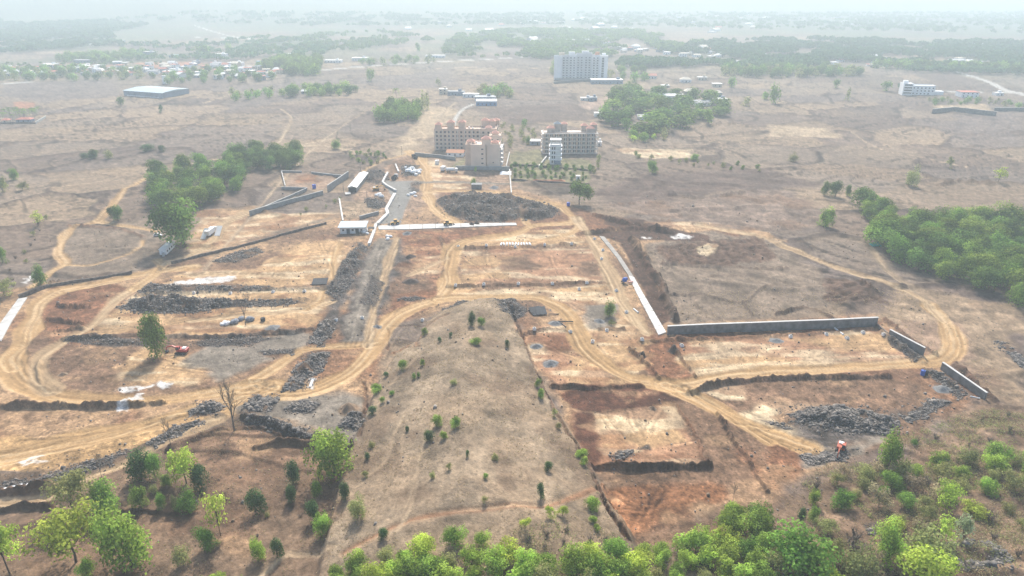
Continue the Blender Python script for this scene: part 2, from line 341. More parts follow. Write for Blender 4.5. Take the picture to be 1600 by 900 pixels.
        ([(92.09,424.2),(119.79,412.58),(137.86,419.78),(156.66,430.24)],2.5,1.8,'rockdust'),
        ([(-4.05,419.78),(19.38,398.83),(42.13,393.55),(77.96,401.51)],1.5,0.8,'brown'),
        ([(-2.18,455.97),(25.59,444.38),(50.69,439.57)],1.5,0.8,'brown'),
        ([(-243.67,357.59),(-223.56,354.31),(-206.84,348.96),(-193.14,338.67)],3,1,'redbrown'),
        ([(-208.51,275.57),(-195.81,282.78),(-174.99,291.09)],2,1,'rockdust'),
        ([(-275.78,348.96),(-261.98,359.81),(-265.86,402.87),(-253.75,424.2)],2,0.7,'fieldbrown'),
        ([(-319.44,412.58),(-282.09,416.87),(-260.31,421.25)],2,0.6,'fieldbrown'),
        ([(-295.18,377.22),(-274.41,373.62)],2,0.6,'fieldbrown'),
        ([(-349.18,482.71),(-309.18,477.14),(-275.22,464.58)],2,0.6,'fieldbrown'),
        ([(-188,860.1),(-118.9,871.2),(-88.8,888.2)],3,1.2,'fieldbrown'),
        ([(596.8,1051.4),(558.1,918.1),(607.4,930.6),(653.8,963.3)],3,1.6,'fieldbrown'),
        ([(587.3,1051.4),(677.9,1084.2)],3,1.2,'fieldbrown'),
        ([(283.04,439.57),(301.55,449.28),(321.02,442.77)],5,2,'darkbrown'),
        ([(182.62,656.73),(212.98,666.75),(226.07,640.63)],4,2,'fieldbrown'),
        ([(235.27,464.58),(270.93,473.49),(272.45,459.38)],2,1,'fieldbrown'),
        ([(189.08,498.15),(251.44,500.14)],2,0.8,'fieldbrown'),
        ([(-62.84,557.56),(-69.96,529.65)],2,0.5,'fieldbrown'),
        ([(-116.3,794.4),(-78.6,780.5),(-56.3,767.1)],2,1,'fieldbrown'),
        ([(293.88,569.99),(327.31,534.12),(338.96,488.4)],2,0.8,'fieldbrown'),
        ([(58.17,625.25),(35.7,640.63),(0,646.98)],2,0.6,'fieldbrown'),
        ([(219.5,1165.8),(326.6,1216.4)],2,0.6,'fieldbrown'),
        ([(0,247.79),(8.84,193.38),(13.7,170.77),(20.46,142.07),(23.17,124.76),(25.95,115.32)],2,-1.4,'darkred'),
        ([(-24.78,237.84),(-32.62,228.05),(-33.89,212.21)],2,-1,'redbrown'),
        ([(71.27,300.63),(96.16,297.39),(128.04,294.21)],2.2,1.2,'darkbrown'),
        ([(68.1,264.65),(84.27,263.99),(95.88,257.56),(108.26,270.7),(123.71,274.86)],1.8,0.9,'fieldbrown'),
        ([(95.88,257.56),(95.97,245.44)],1.8,0.9,'fieldbrown'),
        ([(106.21,245.44),(121.08,252.59),(126.73,242.56)],2.2,1.2,'darkbrown'),
        ([(90.26,286.51),(116.98,288.02)],1.6,0.6,'fieldbrown'),
        ([(-186.29,253.82),(-172.62,251.98)],2.2,1.3,'darkbrown'),
        ([(-182.7,240.85),(-167.73,238.06)],2.2,1.3,'darkbrown'),
        ([(-173.26,231.56),(-164.54,234.23)],2,1.1,'darkbrown'),
        ([(-37.44,219.89),(-43.07,214.17)],1.4,0.6,'redbrown'),
        ([(27.86,488.4),(59.11,477.14)],1.5,0.6,'fieldbrown'),
        ([(-399.77,529.65),(-368.85,552.72),(-306.84,543.28),(-287.36,567.47)],2.5,0.9,'fieldbrown'),
        ([(-360.67,625.25),(-282.1,604.83),(-249.87,640.63)],2.5,0.9,'fieldbrown'),
        ([(-319.18,691.27),(-236.81,673.59),(-154.71,698.58)],2.5,0.9,'fieldbrown'),
        ([(-412.19,596.45),(-398.84,673.59),(-334.8,656.73)],2.5,0.8,'fieldbrown'),
        ([(96.18,569.99),(147.8,562.47),(216.37,577.7)],2.5,0.9,'fieldbrown'),
        ([(264.3,717.5),(339.75,680.56),(421.1,702.3)],3,1,'fieldbrown'),
        ([(195.1,545.61),(253.72,538.66),(331.28,569.99),(415.61,552.72)],2.5,0.9,'fieldbrown'),
        ([(345.05,640.63),(398.37,610.54),(465.38,625.25)],3,0.9,'fieldbrown'),
        ([(254.4,794.4),(339.5,771.5),(436.1,794.4)],3,1,'fieldbrown'),
        ([(182,464.58),(227.52,488.4),(245.52,477.14)],2,0.9,'fieldbrown'),
        ([(-254.6,771.5),(-174.4,794.4),(-111.3,758.4)],3,0.9,'fieldbrown'),
        ([(-13.4,729.3),(66.1,717.5),(102.2,741.5)],3,0.9,'fieldbrown'),
        ([(0,844.1),(62.7,860.1)],3,0.8,'fieldbrown'),
    ],
    'rubble': [
        ([(-161.84,251.38),(-157.88,260.1),(-143.48,262.68),(-126.72,261.39),(-119.24,252.59),(-128.47,246.61),(-147.45,246.02)],2.2,900,0.75,'long heap of broken black rock beside the left haul track bend'),
        ([(-134.25,260.1),(-106.96,258.82),(-88.61,260.1),(-84.88,256.3),(-104.83,252.59),(-122.68,251.38)],1.3,450,0.65,'low strip of black stones running right from the long rock heap'),
        ([(-161.37,268.66),(-160.23,277.7),(-140.58,274.86),(-106.62,274.16),(-103.66,269.34),(-137.63,267.98),(-156.31,263.99)],1.4,600,0.6,'band of dark stones under the white powder patch'),
        ([(-75.49,223.84),(-74.74,237.51),(-69.05,240.85),(-67.7,228.94),(-68.79,218.92)],1.8,420,0.7,'dark rock heap at the left edge of the grey corridor'),
        ([(-75.06,190.19),(-74.89,203.85),(-72.35,212.31),(-65.41,214.63),(-64.63,206.91),(-67.03,199.17),(-70.13,189.01)],2,800,0.65,'slanting rock heap inside the haul track fork'),
        ([(-84.38,188.23),(-80.79,188.62),(-74.11,183.23),(-74.12,177.67),(-81.51,176.23)],2.2,500,0.75,'black rock heap behind the tall leafless tree'),
        ([(-70.28,178.03),(-66.92,183.6),(-60.25,181.33),(-61.17,175.84)],2.6,330,0.6,'small cone of dark rock on the grey dust yard'),
        ([(-52.07,168.14),(-51.05,176.19),(-46.09,176.9),(-42.12,165.38),(-46.59,166.44)],2.6,420,0.6,'dark rock cone at the foot of the hill cut'),
        ([(-99.99,178.05),(-94.16,183.24),(-88.55,180.24),(-91.59,174.45),(-97.13,173.75)],1.6,380,0.6,'grey rock heap left of the tall leafless tree'),
        ([(-104.67,159.74),(-100.08,169.59),(-90.33,173.74),(-94.72,168.22),(-101.02,157.85)],1,330,0.55,'grey stones strewn along the lower left lane'),
        ([(-133.73,142.77),(-124.94,144.68),(-115.57,151.81),(-106.43,157.86),(-110.85,146.61),(-121.42,139.27),(-130.72,138.5)],1.2,420,0.55,'rocky spoil bank along the lower left field edge'),
        ([(-81.38,175.87),(-69.04,170.92),(-53.73,163.48),(-51.08,160.24),(-66.51,162.86),(-78.39,170.25)],0.8,420,0.6,'dark stones below the grey dust yard edge'),
        ([(-46.66,404.23),(-33.35,421.25),(-12.16,419.78),(11.8,405.6),(28.23,385.87),(22.56,371.26),(12.56,365.45),(3.62,368.92),(-7.12,362.05),(-23.26,364.31),(-36.79,376.02)],2,1100,0.9,'broad black rock mound encircled by the orange track'),
        ([(81.41,173.37),(98.13,180.75),(111.74,175.89),(116.68,170.47),(109.27,163.56),(98.48,164.25),(88.47,167)],1.4,1500,0.7,'wide spread of black rock behind the orange excavator'),
        ([(117.63,174.06),(133.36,184.57),(138.49,182.26),(125.96,173.33),(118.21,169.76)],1.2,420,0.6,'dark rock spill below the short retaining wall'),
        ([(78.99,152.62),(89.15,155.73),(97.77,156.99),(90.69,151.35),(80.85,148.65)],1,420,0.6,'pale grey stones around the orange excavator tracks'),
        ([(179.62,223.34),(183.04,221.35),(181.66,210.49),(176.63,202.56),(175.79,210.49)],1.2,260,0.7,'dark rock outcrop at the right edge of the dry slope'),
        ([(-8.52,257.56),(0,261.39),(7.25,248.97),(3.04,241.99),(-2.5,240.4)],1.6,450,0.6,'dark rock heap at the tip of the grassy hill'),
        ([(-28.54,249.57),(-21.39,258.82),(-12.08,260.1),(-20.97,252.59)],0.8,240,0.5,'grey rock strip beside the track at the hill tip'),
        ([(26.69,152.58),(30,155.97),(33.87,155.64),(33.05,152.84),(28.96,151.34)],0.7,150,0.6,'brown debris heap on the orange levelled plot'),
        ([(34.87,156.26),(38.32,158.48),(38.86,156.56)],0.4,50,0.5,'tiny stone scatter beside the brown debris heap'),
        ([(-80.55,268.66),(-80.74,302.28),(-78.34,330.8),(-71.28,321.41),(-70.64,279.13),(-73.54,258.82)],1.4,900,0.6,'long dark spoil ridge between tan plot and grey corridor'),
        ([(-143.2,302.28),(-138.57,314.22),(-129.07,323.25),(-122.78,315.99),(-131.01,302.28)],1.2,420,0.6,'dark stones at the foot of the long grey wall'),
        ([(-104.47,488.4),(-90.93,477.14),(-82.06,455.97),(-89.29,442.77),(-103.2,452.6)],1.2,260,0.7,'dark spoil heap right of the long sheet roofed shed'),
        ([(-82.43,496.17),(-68.3,496.17),(-65.92,466.33),(-75.21,462.83)],1,260,0.7,'dark spoil bed near the white sacks'),
        ([(-91.28,409.77),(-79.86,412.58),(-75.17,389.68),(-85.42,389.68)],1,260,0.7,'rubble left of the curved white drain wall'),
        ([(-68.7,447.64),(-61.17,449.28),(-59.75,424.2),(-64.66,424.2)],1,120,0.6,'spoil heap right of the grey road head'),
        ([(-48.43,260.74),(-40.78,263.99),(-36.52,260.1),(-42.61,257.56)],1,130,0.5,'dark stone patch above the orange haul track'),
        ([(-63.53,255.68),(-64.05,286.51),(-56.97,279.13),(-55.03,252.59)],0.5,160,0.5,'loose dark stones on the grey corridor'),
        ([(-166.78,224.84),(-150.65,225.86),(-133.43,224.84),(-132.22,219.89),(-151.57,218.92)],0.9,300,0.5,'dark stones along the terrace left of the lone tree'),
        ([(-120.42,222.34),(-96.18,227.39),(-86.09,225.86),(-93.94,220.86),(-111.93,218.92)],0.9,360,0.5,'dark stones along the terrace right of the red excavator'),
        ([(-92.29,216.05),(-78.86,217.47),(-77.9,214.17),(-88.73,212.31)],0.5,140,0.5,'pale stones on the terrace near the track fork'),
        ([(74.26,172.3),(81.31,170.51),(82.56,166.32),(77.88,166.33)],0.5,60,0.5,'few stones left of the wide rock spread'),
        ([(141.96,229.98),(143.74,226.36),(144.61,210.49),(141.13,208.24),(139.24,219.89)],0.7,260,0.5,'dark stones at the foot of the slanting wall'),
        ([(140.78,199.57),(144.51,200.42),(145.93,186.13),(141.81,183.41)],0.7,260,0.5,'dark stones at the foot of the short retaining wall'),
        ([(96,116.71),(108.17,117.77),(108.51,110.21),(94.26,107.24)],1.2,300,0.8,'dark rock ledges on the scrub slope in the corner'),
        ([(82.3,123.7),(85.9,124.88),(85.54,121.32),(82.02,120.19)],0.5,30,0.6,'scattered stones between scrub bushes on the right slope'),
    ],
    'heaps': [
        (13.37,206.91,5.79,1.2,'gravel','grey gravel heap on the plot beside the hill'),
        (8.88,219.4,4.67,1,'gravel','smaller grey gravel heap beyond the other on the hill side plot'),
        (16.97,238.06,5.49,1,'gravel','grey gravel heap by the steel poles'),
        (34.39,239.73,4.52,1,'gravel','grey gravel heap below the lone round bush'),
        (-50.47,178,6.73,2.4,'soilheap','smooth brown sand cone between the dark rock cones'),
        (-92.2,233.69,6.39,1.2,'gravel','grey gravel heap near the leafless tree on the terrace'),
        (15.6,250.17,1.04,0.3,'gravel','small grey gravel spill by the steel sheets'),
        (140.04,190.1,5.84,1,'gravel','pale grey gravel heap inside the short retaining wall'),
        (98.05,223.84,5.22,0.8,'gravel','grey gravel heap before the long retaining wall'),
        (-19.47,359.81,4.6,1.6,'darkheap','dark spoil heap on the concrete road beside the yellow loader'),
        (-22.24,358.7,4.59,1.6,'darkheap','dark spoil heap on the concrete road'),
        (-11.72,434.86,7.11,1.5,'gravel','dark gravel heap above the orange ring track'),
        (-55.8,343.75,5.44,1.2,'gravel','grey gravel heap below the concrete cross road'),
        (-49.67,309,6.21,1.4,'darkheap','dark soil heap on the red brown plot'),
        (-45,279.13,7.41,1.4,'darkheap','dark soil heap above the track crossing'),
        (-51.92,235.32,3.46,0.8,'gravel','grey gravel spill beside the haul track'),
        (43.64,178.55,2.78,1,'soilheap','brown soil heap at the far edge of the orange plot'),
        (46.41,212.31,3.19,2,'darkheap','dark brown soil heap by the crossing of the tracks'),
        (58.14,216.05,4.61,2.2,'darkheap','dark brown soil ridge left of the wide tan plot'),
        (-152.05,199.59,3.03,0.8,'soilheap','low brown mound in the left track loop'),
    ],
    'whites': [
        [(-136.2,151.25),(-134.69,154.22),(-130.89,156.04),(-130.01,153.02),(-127.46,151.24),(-131.06,150.08),(-134.46,149.21)],
        [(-123.94,181),(-122.68,185.53),(-118.95,187.07),(-117.19,184.76),(-119.71,181.75),(-118.8,178.06),(-121.38,177.7)],
        [(-118.77,192.6),(-116.54,195.03),(-112.4,193.4),(-112.13,190.99),(-114.68,190.2)],
        [(-121.95,191.39),(-119.41,192.19),(-118.42,190.6),(-120.94,190.2)],
        [(-127.82,190.6),(-124.68,191.39),(-123.45,189.41),(-125.95,188.63)],
        [(-155.72,274.16),(-149.54,279.13),(-138.53,283.52),(-125.22,285.01),(-124.76,279.13),(-138.37,276.27),(-150.95,274.16)],
        [(-219.32,279.13),(-218.95,291.09),(-216.42,288.02),(-215.54,277.7)],
        [(82.51,339.67),(88.92,342.72),(95.39,338.67),(92.67,335.68),(82.88,336.67)],
        [(67.85,338.67),(73.04,337.67),(71.15,334.69),(67.67,335.68)],
        [(-66.76,193.4),(-66.37,196.67),(-65.39,194.61),(-65.47,190.98)],
    ],
    'blocks': [
        (-27.04,322.33),
        (-12.88,322.33),
        (1.61,322.33),
        (16.5,324.18),
        (30.23,326.05),
        (-24.64,273.46),
        (-12.35,274.16),
        (2.81,274.86),
        (17.75,275.57),
        (33.11,276.99),
        (45.06,269.34),
        (8.51,230.51),
        (22.17,231.03),
        (36.12,231.56),
        (48.02,222.84),
        (29.8,222.84),
        (46.26,248.38),
        (61.9,219.4),
        (104.21,226.36),
        (118.49,228.42),
        (124.61,224.84),
        (139.2,226.88),
        (132.74,229.46),
        (-135.95,265.98),
        (-120.36,265.98),
        (-102.46,267.31),
        (-89.19,267.98),
        (-69.17,240.29),
        (-59.19,241.99),
        (43,335.68),
        (45.26,318.68),
        (43.26,307.3),
        (29.09,270.02),
        (-35.28,240.85),
    ],
    'walls': [
        ([(58.4,228.42),(72.8,229.98),(97.7,231.83),(120.47,233.69),(140.95,235.86)],3.6,0.7,'wall_dark','long straight grey retaining wall with pale coping beyond the wide tan plot'),
        ([(140.68,235.32),(140.87,226.36)],1,0.6,'wall_dark','low end piece of wall between the long wall and the slanting wall'),
        ([(140.87,226.36),(146.07,212.31)],2.6,0.6,'wall_dark','slanting grey retaining wall at the right end of the wide tan plot'),
        ([(147.08,202.99),(149.96,183.8)],2.6,0.6,'wall_dark','short grey retaining wall below the track bend on the right'),
        ([(-161.34,300.63),(-146.44,314.22),(-131,328.89),(-121.55,340.68),(-102.67,359.81)],1.3,0.6,'wall_dark','long grey boundary wall running from the big tree to the hut'),
        ([(-202.7,273.46),(-188.81,280.58),(-173.81,288.78)],1.4,0.6,'wall_dark','dark stone wall along the upper left haul track'),
        ([(-207.6,261.39),(-202.7,273.46)],1.8,0.6,'wall_dark','stone wall stub beside the left concrete drain'),
        ([(-150.85,376.02),(-135.63,398.83),(-119.62,419.78)],2.6,0.4,'wall_grey','long grey compound wall in front of the red earth yard'),
        ([(-118.24,425.7),(-112.43,461.1)],4.2,0.4,'wall_grey','tall grey block wall right of the red earth yard'),
        ([(-140.37,469.89),(-114.25,459.38)],1.4,0.4,'wall_grey','low grey wall behind the red earth yard'),
        ([(-162.56,473.49),(-147.6,471.68)],1.4,0.4,'wall_grey','low grey wall at the far left corner of the red earth yard'),
        ([(-163.12,475.3),(-148.59,436.42)],1.4,0.4,'wall_white','low white wall down the left side of the red earth yard'),
        ([(-149.67,431.77),(-132.62,430.24)],1.4,0.4,'wall_grey','low grey wall along the near left side of the red earth yard'),
        ([(-132.2,428.71),(-148.85,380.89)],1.6,0.4,'wall_grey','grey wall running down left parallel to the long compound wall'),
        ([(-87,469.89),(-86.17,444.38),(-82.27,436.42),(-74.08,424.2)],1.2,1,'wall_white','curved white drain wall left of the grey road head'),
        ([(-73.75,416.87),(-73.56,384.61),(-71.38,376.02),(-73.95,357.59)],1.2,1.4,'wall_white','white drain wall along the left side of the grey road'),
        ([(-74.65,357.59),(-73.3,342.72),(-72.31,325.11)],1.2,1.2,'wall_white','white drain wall right of the hut'),
        ([(-107.16,409.77),(-94.48,364.31)],0.8,0.7,'wall_white','thin white drain running up from the hut roof'),
        ([(-85.88,367.76),(-76.75,377.22)],1.8,0.4,'wall_grey','short grey wall behind the hut'),
        ([(-85.72,496.17),(-79.92,473.49)],1,0.8,'wall_white','short white kerb wall near the dump truck'),
        ([(-75.67,527.43),(-53.94,518.75),(-42.67,512.41)],2.4,0.4,'wall_grey','grey compound wall left of the orange roofed shed'),
        ([(-40.43,482.71),(-1.83,480.84)],2.6,0.4,'wall_grey','grey front boundary wall below the beige apartment block'),
        ([(-2.01,534.12),(-4.18,488.4)],1.6,0.4,'wall_white','white side wall right of the beige apartment block'),
        ([(-1.82,477.14),(-0.4,416.87)],1.6,0.5,'wall_white','white wall running toward the black rock mound'),
        ([(19.5,488.4),(26.58,520.9)],1.6,0.6,'wall_white','white ramp wall left of the pale stair tower'),
        ([(-0.94,496.17),(23.3,490.32),(54.94,480.84)],1.2,0.4,'wall_dark','low dark wall above the planted garden rows'),
        ([(0,452.6),(25.76,447.64),(51.02,442.77)],1,0.4,'wall_dark','low dark wall below the planted garden rows'),
        ([(-491.54,663.38),(-457.75,663.38)],1.8,0.4,'wall_dark','dark compound wall in front of the red roofed farmhouse'),
        ([(-457.13,663.38),(-466.99,694.91)],1.8,0.4,'wall_grey','grey side wall right of the red roofed farmhouse'),
        ([(435.7,721.4),(465.4,733.4),(482.4,717.5),(492.2,706)],4.5,0.6,'wall_dark','dark stone retaining wall below the yellow earth platform'),
        ([(510.5,737.4),(549.1,737.4)],3.5,0.6,'wall_dark','dark stone wall running off the right edge'),
        ([(56.3,956.6),(88.3,977),(125.4,991.1)],3,0.5,'wall_dark','dark boundary wall around the tall white apartment block'),
        ([(-211.77,255.68),(-206.64,240.85)],1.5,0.6,'wall_dark','stone wall at the left edge beside the drain'),
    ],
    'strips': [
        ([(45.8,339.67),(50.6,309),(52.87,285.75),(53.29,267.31),(55.16,227.9)],[(48.37,338.67),(52.78,309),(55.12,283.52),(55.88,267.98),(58.48,229.98)],'new concrete road strip running down to the long retaining wall'),
        ([(-73.75,356.49),(-56.49,358.7),(-21.3,360.92),(2.13,361.48)],[(-71.89,350.02),(-55.37,350.55),(-20.99,354.85),(2.82,357.59)],'pale concrete cross road between hut and orange junction'),
        ([(-207.44,260.74),(-199.3,237.51),(-195.38,224.84)],[(-204.52,262.03),(-196.56,240.85),(-189.1,223.34)],'white concrete drain at the left edge of the photo'),
    ],
    'plants': [
        ('lime',-108.19,109.7,14.88,8.54,'lime green tree with dark forked trunk in the lower left corner'),
        ('lime',-95.71,112.78,14.36,13.77,'wide lime green tree with dark trunk left of the big round one'),
        ('bright',-83.14,111.91,16.36,12.02,'big round bright green tree,fullest one at lower left'),
        ('olive',-106.26,129.93,11.24,10.28,'olive green tree beside the lower left lane'),
        ('green',-98.72,130.38,10.12,7.19,'mid green tree touching the olive one by the lane'),
        ('dark',-96.85,143.24,8.61,7.37,'dark green tree by the lower left lane,left one of a pair'),
        ('green',-93.59,143.78,7.41,4.37,'narrow green tree by the lower left lane,right one of a pair'),
        ('lime',-84.12,141.03,10.52,8.94,'pale lime tree above the lower left terrace'),
        ('dark',-79.68,139.94,7.31,4.94,'dark green tree close against the pale lime tree'),
        ('green',-88.85,140.51,3.69,2.31,'little green bush left of the pale lime tree'),
        ('green',-92.15,132.8,6.74,4.12,'small green tree at the left end of the terrace edge'),
        ('green',-86.35,132.28,4.96,2.68,'slim small tree second along the terrace edge'),
        ('olive',-82.37,131.53,4.75,2.2,'thin olive sapling third along the terrace edge'),
        ('green',-79.26,131.27,6.3,5.34,'bushy green tree at the right end of the terrace edge'),
        ('limesparse',-67.42,121.41,13.05,6.22,'thin lime tree with bare trunk standing alone on the slope'),
        ('green',-69.32,117.53,5.62,4.63,'round green bush below the thin lime tree'),
        ('olive',-72.18,113.02,4.79,4.22,'pale olive bush right of the big round tree'),
        ('bright',-90.85,108.85,5.07,4.11,'bright bush at the bottom edge beneath the wide lime tree'),
        ('bare',-95.96,157.84,9.06,4.69,'leaning leafless tree beside the lower left lane'),
        ('bare',-81.7,166.86,16.64,11.67,'tall leafless tree among the dark rock heaps'),
        ('bare',-103.24,236.41,14.67,8.44,'leafless tree on the tan terrace'),
        ('bare',-107.26,143.27,10.21,4.36,'grey leafless tree over the lower left lane'),
        ('dark',-62.64,130.91,7.07,5.01,'dark green tree on the slope left of centre bottom'),
        ('dark',-56.82,141.7,7.35,3.66,'upright dark bush at the foot of the hill'),
        ('dark',-54.67,134.08,5.19,3.19,'dark bush directly below the upright dark bush'),
        ('bright',-49.13,136.6,4.44,2.91,'small bright bush below the spreading green tree'),
        ('bright',-47.19,145.79,13.1,11.88,'spreading bright green tree at the left foot of the hill'),
        ('limesparse',-49.92,141.38,5.73,2.32,'thin sapling under the spreading green tree'),
        ('dark',-39.83,129.42,4.81,3.08,'round dark bush right of the small bright bush'),
        ('dark',-47.2,127.17,6.4,3.68,'dark bush above the bright green one on the lower slope'),
        ('bright',-43.74,121.62,6.07,4.45,'bright green bush below the dark one on the lower slope'),
        ('olive',-35.22,121.91,6.66,4.4,'olive bush with dry grass round its foot'),
        ('bright',-55.79,114.07,5.54,3.96,'bright bush left one of a pair near the bottom edge'),
        ('dark',-52,114.64,5.19,2.84,'dark bush right one of a pair near the bottom edge'),
        ('dark',-27.95,113.13,3.22,2.08,'small dark bush behind the bottom tree belt'),
        ('olive',-91.18,137.88,2.85,1.95,'tiny olive shrub between lane and terrace'),
        ('dark',-14.72,222.6,5.7,3.04,'dark upright bush near the tip of the hill'),
        ('green',-11.3,224.16,3.93,2.35,'smaller green bush right of the dark one at the hill tip'),
        ('green',-31.77,221.01,3.14,1.87,'green shrub at the upper left edge of the hill'),
        ('dark',-21.77,214.05,2.3,1.13,'tiny dark shrub upper pair left on the hill'),
        ('dark',-25.4,211.55,2.28,1.12,'tiny dark shrub lower of the pair on the hill'),
        ('bright',-12.59,207.69,2.49,3.09,'low bright bush high on the hill'),
        ('dark',-1.56,209.78,3.29,1.56,'dark narrow shrub on the upper right of the hill'),
        ('green',-36.02,194.72,3.86,2.53,'green bush at the left edge of the hill beside the haul track'),
        ('green',-29.49,195.3,2.89,1.26,'slim green shrub right of the bush by the haul track'),
        ('green',-31.14,186.95,2.59,1.22,'green shrub below the slim one on the left hill side'),
        ('green',-29.79,187.67,2.12,1.02,'little shrub touching another on the left hill side'),
        ('dark',-41.09,191.86,2.16,1.46,'dark shrub on the cut edge left of the hill'),
        ('bright',-42.74,183.66,2.81,3.23,'bright low bush on the cut edge left of the hill'),
        ('olive',-17.72,178.06,2.26,1.95,'pale olive shrub in the middle of the hill'),
        ('green',-36.95,179.62,1.84,1.58,'small green shrub below the bright bush on the cut edge'),
        ('green',-39.31,175.93,2.28,1.36,'green shrub lower along the cut edge'),
        ('dark',-41.26,169.66,3.13,2.27,'dark shrub at the cut beside the rock cone'),
        ('bright',-20.3,155.38,3.75,2.45,'bright green bush left one of a pair on the hill'),
        ('bright',-15.18,153.07,3.7,2.24,'bright green bush right one of a pair on the hill'),
        ('dark',-28.66,155.58,1.9,1.06,'dark shrub left of the bright pair on the hill'),
        ('dark',-21.71,149.07,3.47,2.37,'dark bush below the bright pair on the hill'),
        ('bright',-17.88,148.44,2.64,1.69,'lime shrub right of the dark bush on the hill'),
        ('olive',-37.89,151.46,2.1,1.73,'olive shrub at the lower left cut'),
        ('dark',-37.77,145.61,2.26,1.34,'dark shrub left of the hill foot path'),
        ('olive',-36.71,137.9,1.99,1.61,'olive shrub beside the hill foot path'),
        ('dark',-11.01,138.77,2.34,0.8,'thin dark shrub on the lower hill'),
        ('olive',-15.46,134.47,2.12,1.25,'olive shrub on the lower hill'),
        ('olive',-19.16,132.2,2.49,1.24,'dry olive shrub near the footpaths'),
        ('olive',-4.34,139.62,2.36,1.61,'pale shrub right of the thin dark shrub'),
        ('green',-6.25,130.52,1.7,1.07,'small round shrub low on the hill'),
        ('olive',-6.12,122.46,1.83,1.31,'pale shrub beside the red footpath'),
        ('dark',6.72,125.94,4.48,1.94,'tall dark bush on the right flank of the hill'),
        ('dark',9,138.35,3.16,1.93,'dark bush with shadow higher on the right flank'),
        ('bright',18.34,147.55,2.69,2.72,'bright bush at the edge of the orange plot'),
        ('bright',18.59,143.29,2.65,1.66,'second bright bush at the edge of the orange plot'),
        ('bright',18.75,124.4,3.38,2.83,'bright twin bush left of the red soil plot'),
        ('bright',18.27,119.1,2.21,1.44,'bright bush below the twin bush'),
        ('bright',18.82,116.44,1.82,1.27,'little bright bush lowest of three by the red soil plot'),
        ('lime',2.79,114.74,3.92,2.23,'yellow green shrub behind the bottom tree belt'),
        ('lime',8.55,118.38,3.26,2,'yellow shrub left one of a pair on brown brush'),
        ('lime',11.36,119.61,3.29,2.01,'yellow shrub right one of a pair on brown brush'),
        ('green',15.91,109.27,2.47,1.62,'green shrub in the brown brush by the tree belt'),
        ('green',8.33,185.68,3.3,1.63,'green shrub on the upper right hill edge'),
        ('green',8.85,178.23,3.68,1.97,'green shrub second down the right hill edge'),
        ('olive',12.61,168.46,3.12,1.69,'olive shrub third down the right hill edge'),
        ('olive',13.08,161.19,2.61,1.45,'olive shrub lowest down the right hill edge'),
        ('green',38.75,244.28,6.74,4.59,'lone round green bush beside the concrete road'),
        ('olive',38.47,236.41,2.49,2.23,'low grey shrub below the lone round bush'),
        ('mango',-166.76,326.05,23.54,23.41,'huge dark green tree beside the white trailer'),
        ('dome',-126.27,212.31,15.7,9.1,'lone tall tree with long shadow on the left terrace'),
        ('mango',-221.92,367.76,8.98,8.66,'single round tree at the fork of the left orange track'),
        ('green',-204.71,383.36,6.2,4.12,'small tree left of the huge dark green tree'),
        ('umbrella',40.69,398.83,13.47,16.28,'umbrella shaped dark tree beside the ring track'),
        ('bright',172.08,356.49,10.58,9.48,'single light green tree on the dry right field'),
        ('green',98.89,473.49,9.57,7.68,'lone tree in the field right of the garden rows'),
        ('mango',197.67,418.32,9.09,5.66,'left tree of the row of three before the right grove'),
        ('mango',202.88,415.44,9.85,8.04,'middle tree of the row of three before the right grove'),
        ('mango',210.52,415.44,7.41,4.02,'right tree of the row of three before the right grove'),
        ('olive',263.61,439.57,12.84,9.29,'pale bushy tree behind the right grove'),
        ('limesparse',327.39,449.28,9.61,10.34,'sparse tree by the dark hollow at the right'),
        ('olive',317.6,488.4,8.42,5.57,'small pale tree on the far right field'),
        ('green',208.7,255.06,10.35,9.51,'tree cut by the right edge in front of the grove'),
        ('green',-339.61,455.97,7.09,6.98,'small tree at the left edge of the mauve field'),
        ('olive',-316.64,430.24,5.93,7.46,'dry shrub below the small tree at the left edge'),
        ('olive',-325.37,424.2,10.02,8.19,'pale green thicket at the left edge'),
        ('limesparse',-260.58,357.59,8.07,7.04,'thin tree on the left stubble field'),
        ('green',-206.66,274.86,9.09,6.19,'small leaning tree at the end of the stone wall'),
        ('green',-242.53,302.28,8.43,5.48,'green shrub at the left edge near the track'),
        ('olive',-215.3,263.99,7.1,8.16,'yellow green thicket at the left edge above the drain'),
        ('mango',-320.21,518.75,6.89,7.85,'left bush of the field hedge pair'),
        ('dark',-328.06,518.75,4.44,5.88,'low dark hedge bush in the mauve field'),
        ('dark',-320.98,516.63,4.42,6.84,'low dark hedge bush beside another in the mauve field'),
        ('olive',-307.78,516.63,6.37,6.84,'right bush of the field hedge group'),
        ('dark',-290.48,543.28,5.11,11.25,'wide low bush far up the left field'),
        ('dark',-278.14,540.96,5.1,6.11,'round low bush far up the left field'),
        ('mango',-434.4,776,8.99,9.24,'round tree in front of the grey warehouse'),
        ('dark',-367.7,729.3,7.87,4.7,'narrow tree below the grey warehouse corner'),
        ('green',-142.87,552.72,7.25,7.79,'lone tree above the left far track'),
        ('green',294.9,789.7,20.94,13.01,'tall tree on the far right field'),
        ('green',421.5,918.1,11.23,10,'round tree on the far right field'),
        ('olive',385.1,803.9,15.64,5.88,'slim tree on the far right field'),
        ('green',471.5,888.2,12.46,12.92,'pale round tree left of the white building'),
        ('dark',501.6,912,7.19,7.45,'dark round bush left of the white building'),
        ('green',287.5,924.3,12.9,11.74,'round tree right of the hamlet'),
        ('olive',258.1,771.5,9.63,11.31,'olive tree right of the hamlet'),
        ('green',295.3,818.5,8.7,8.97,'small tree between hamlet and right field'),
        ('green',12.06,650.2,7.13,6.03,'small tree between the two apartment complexes'),
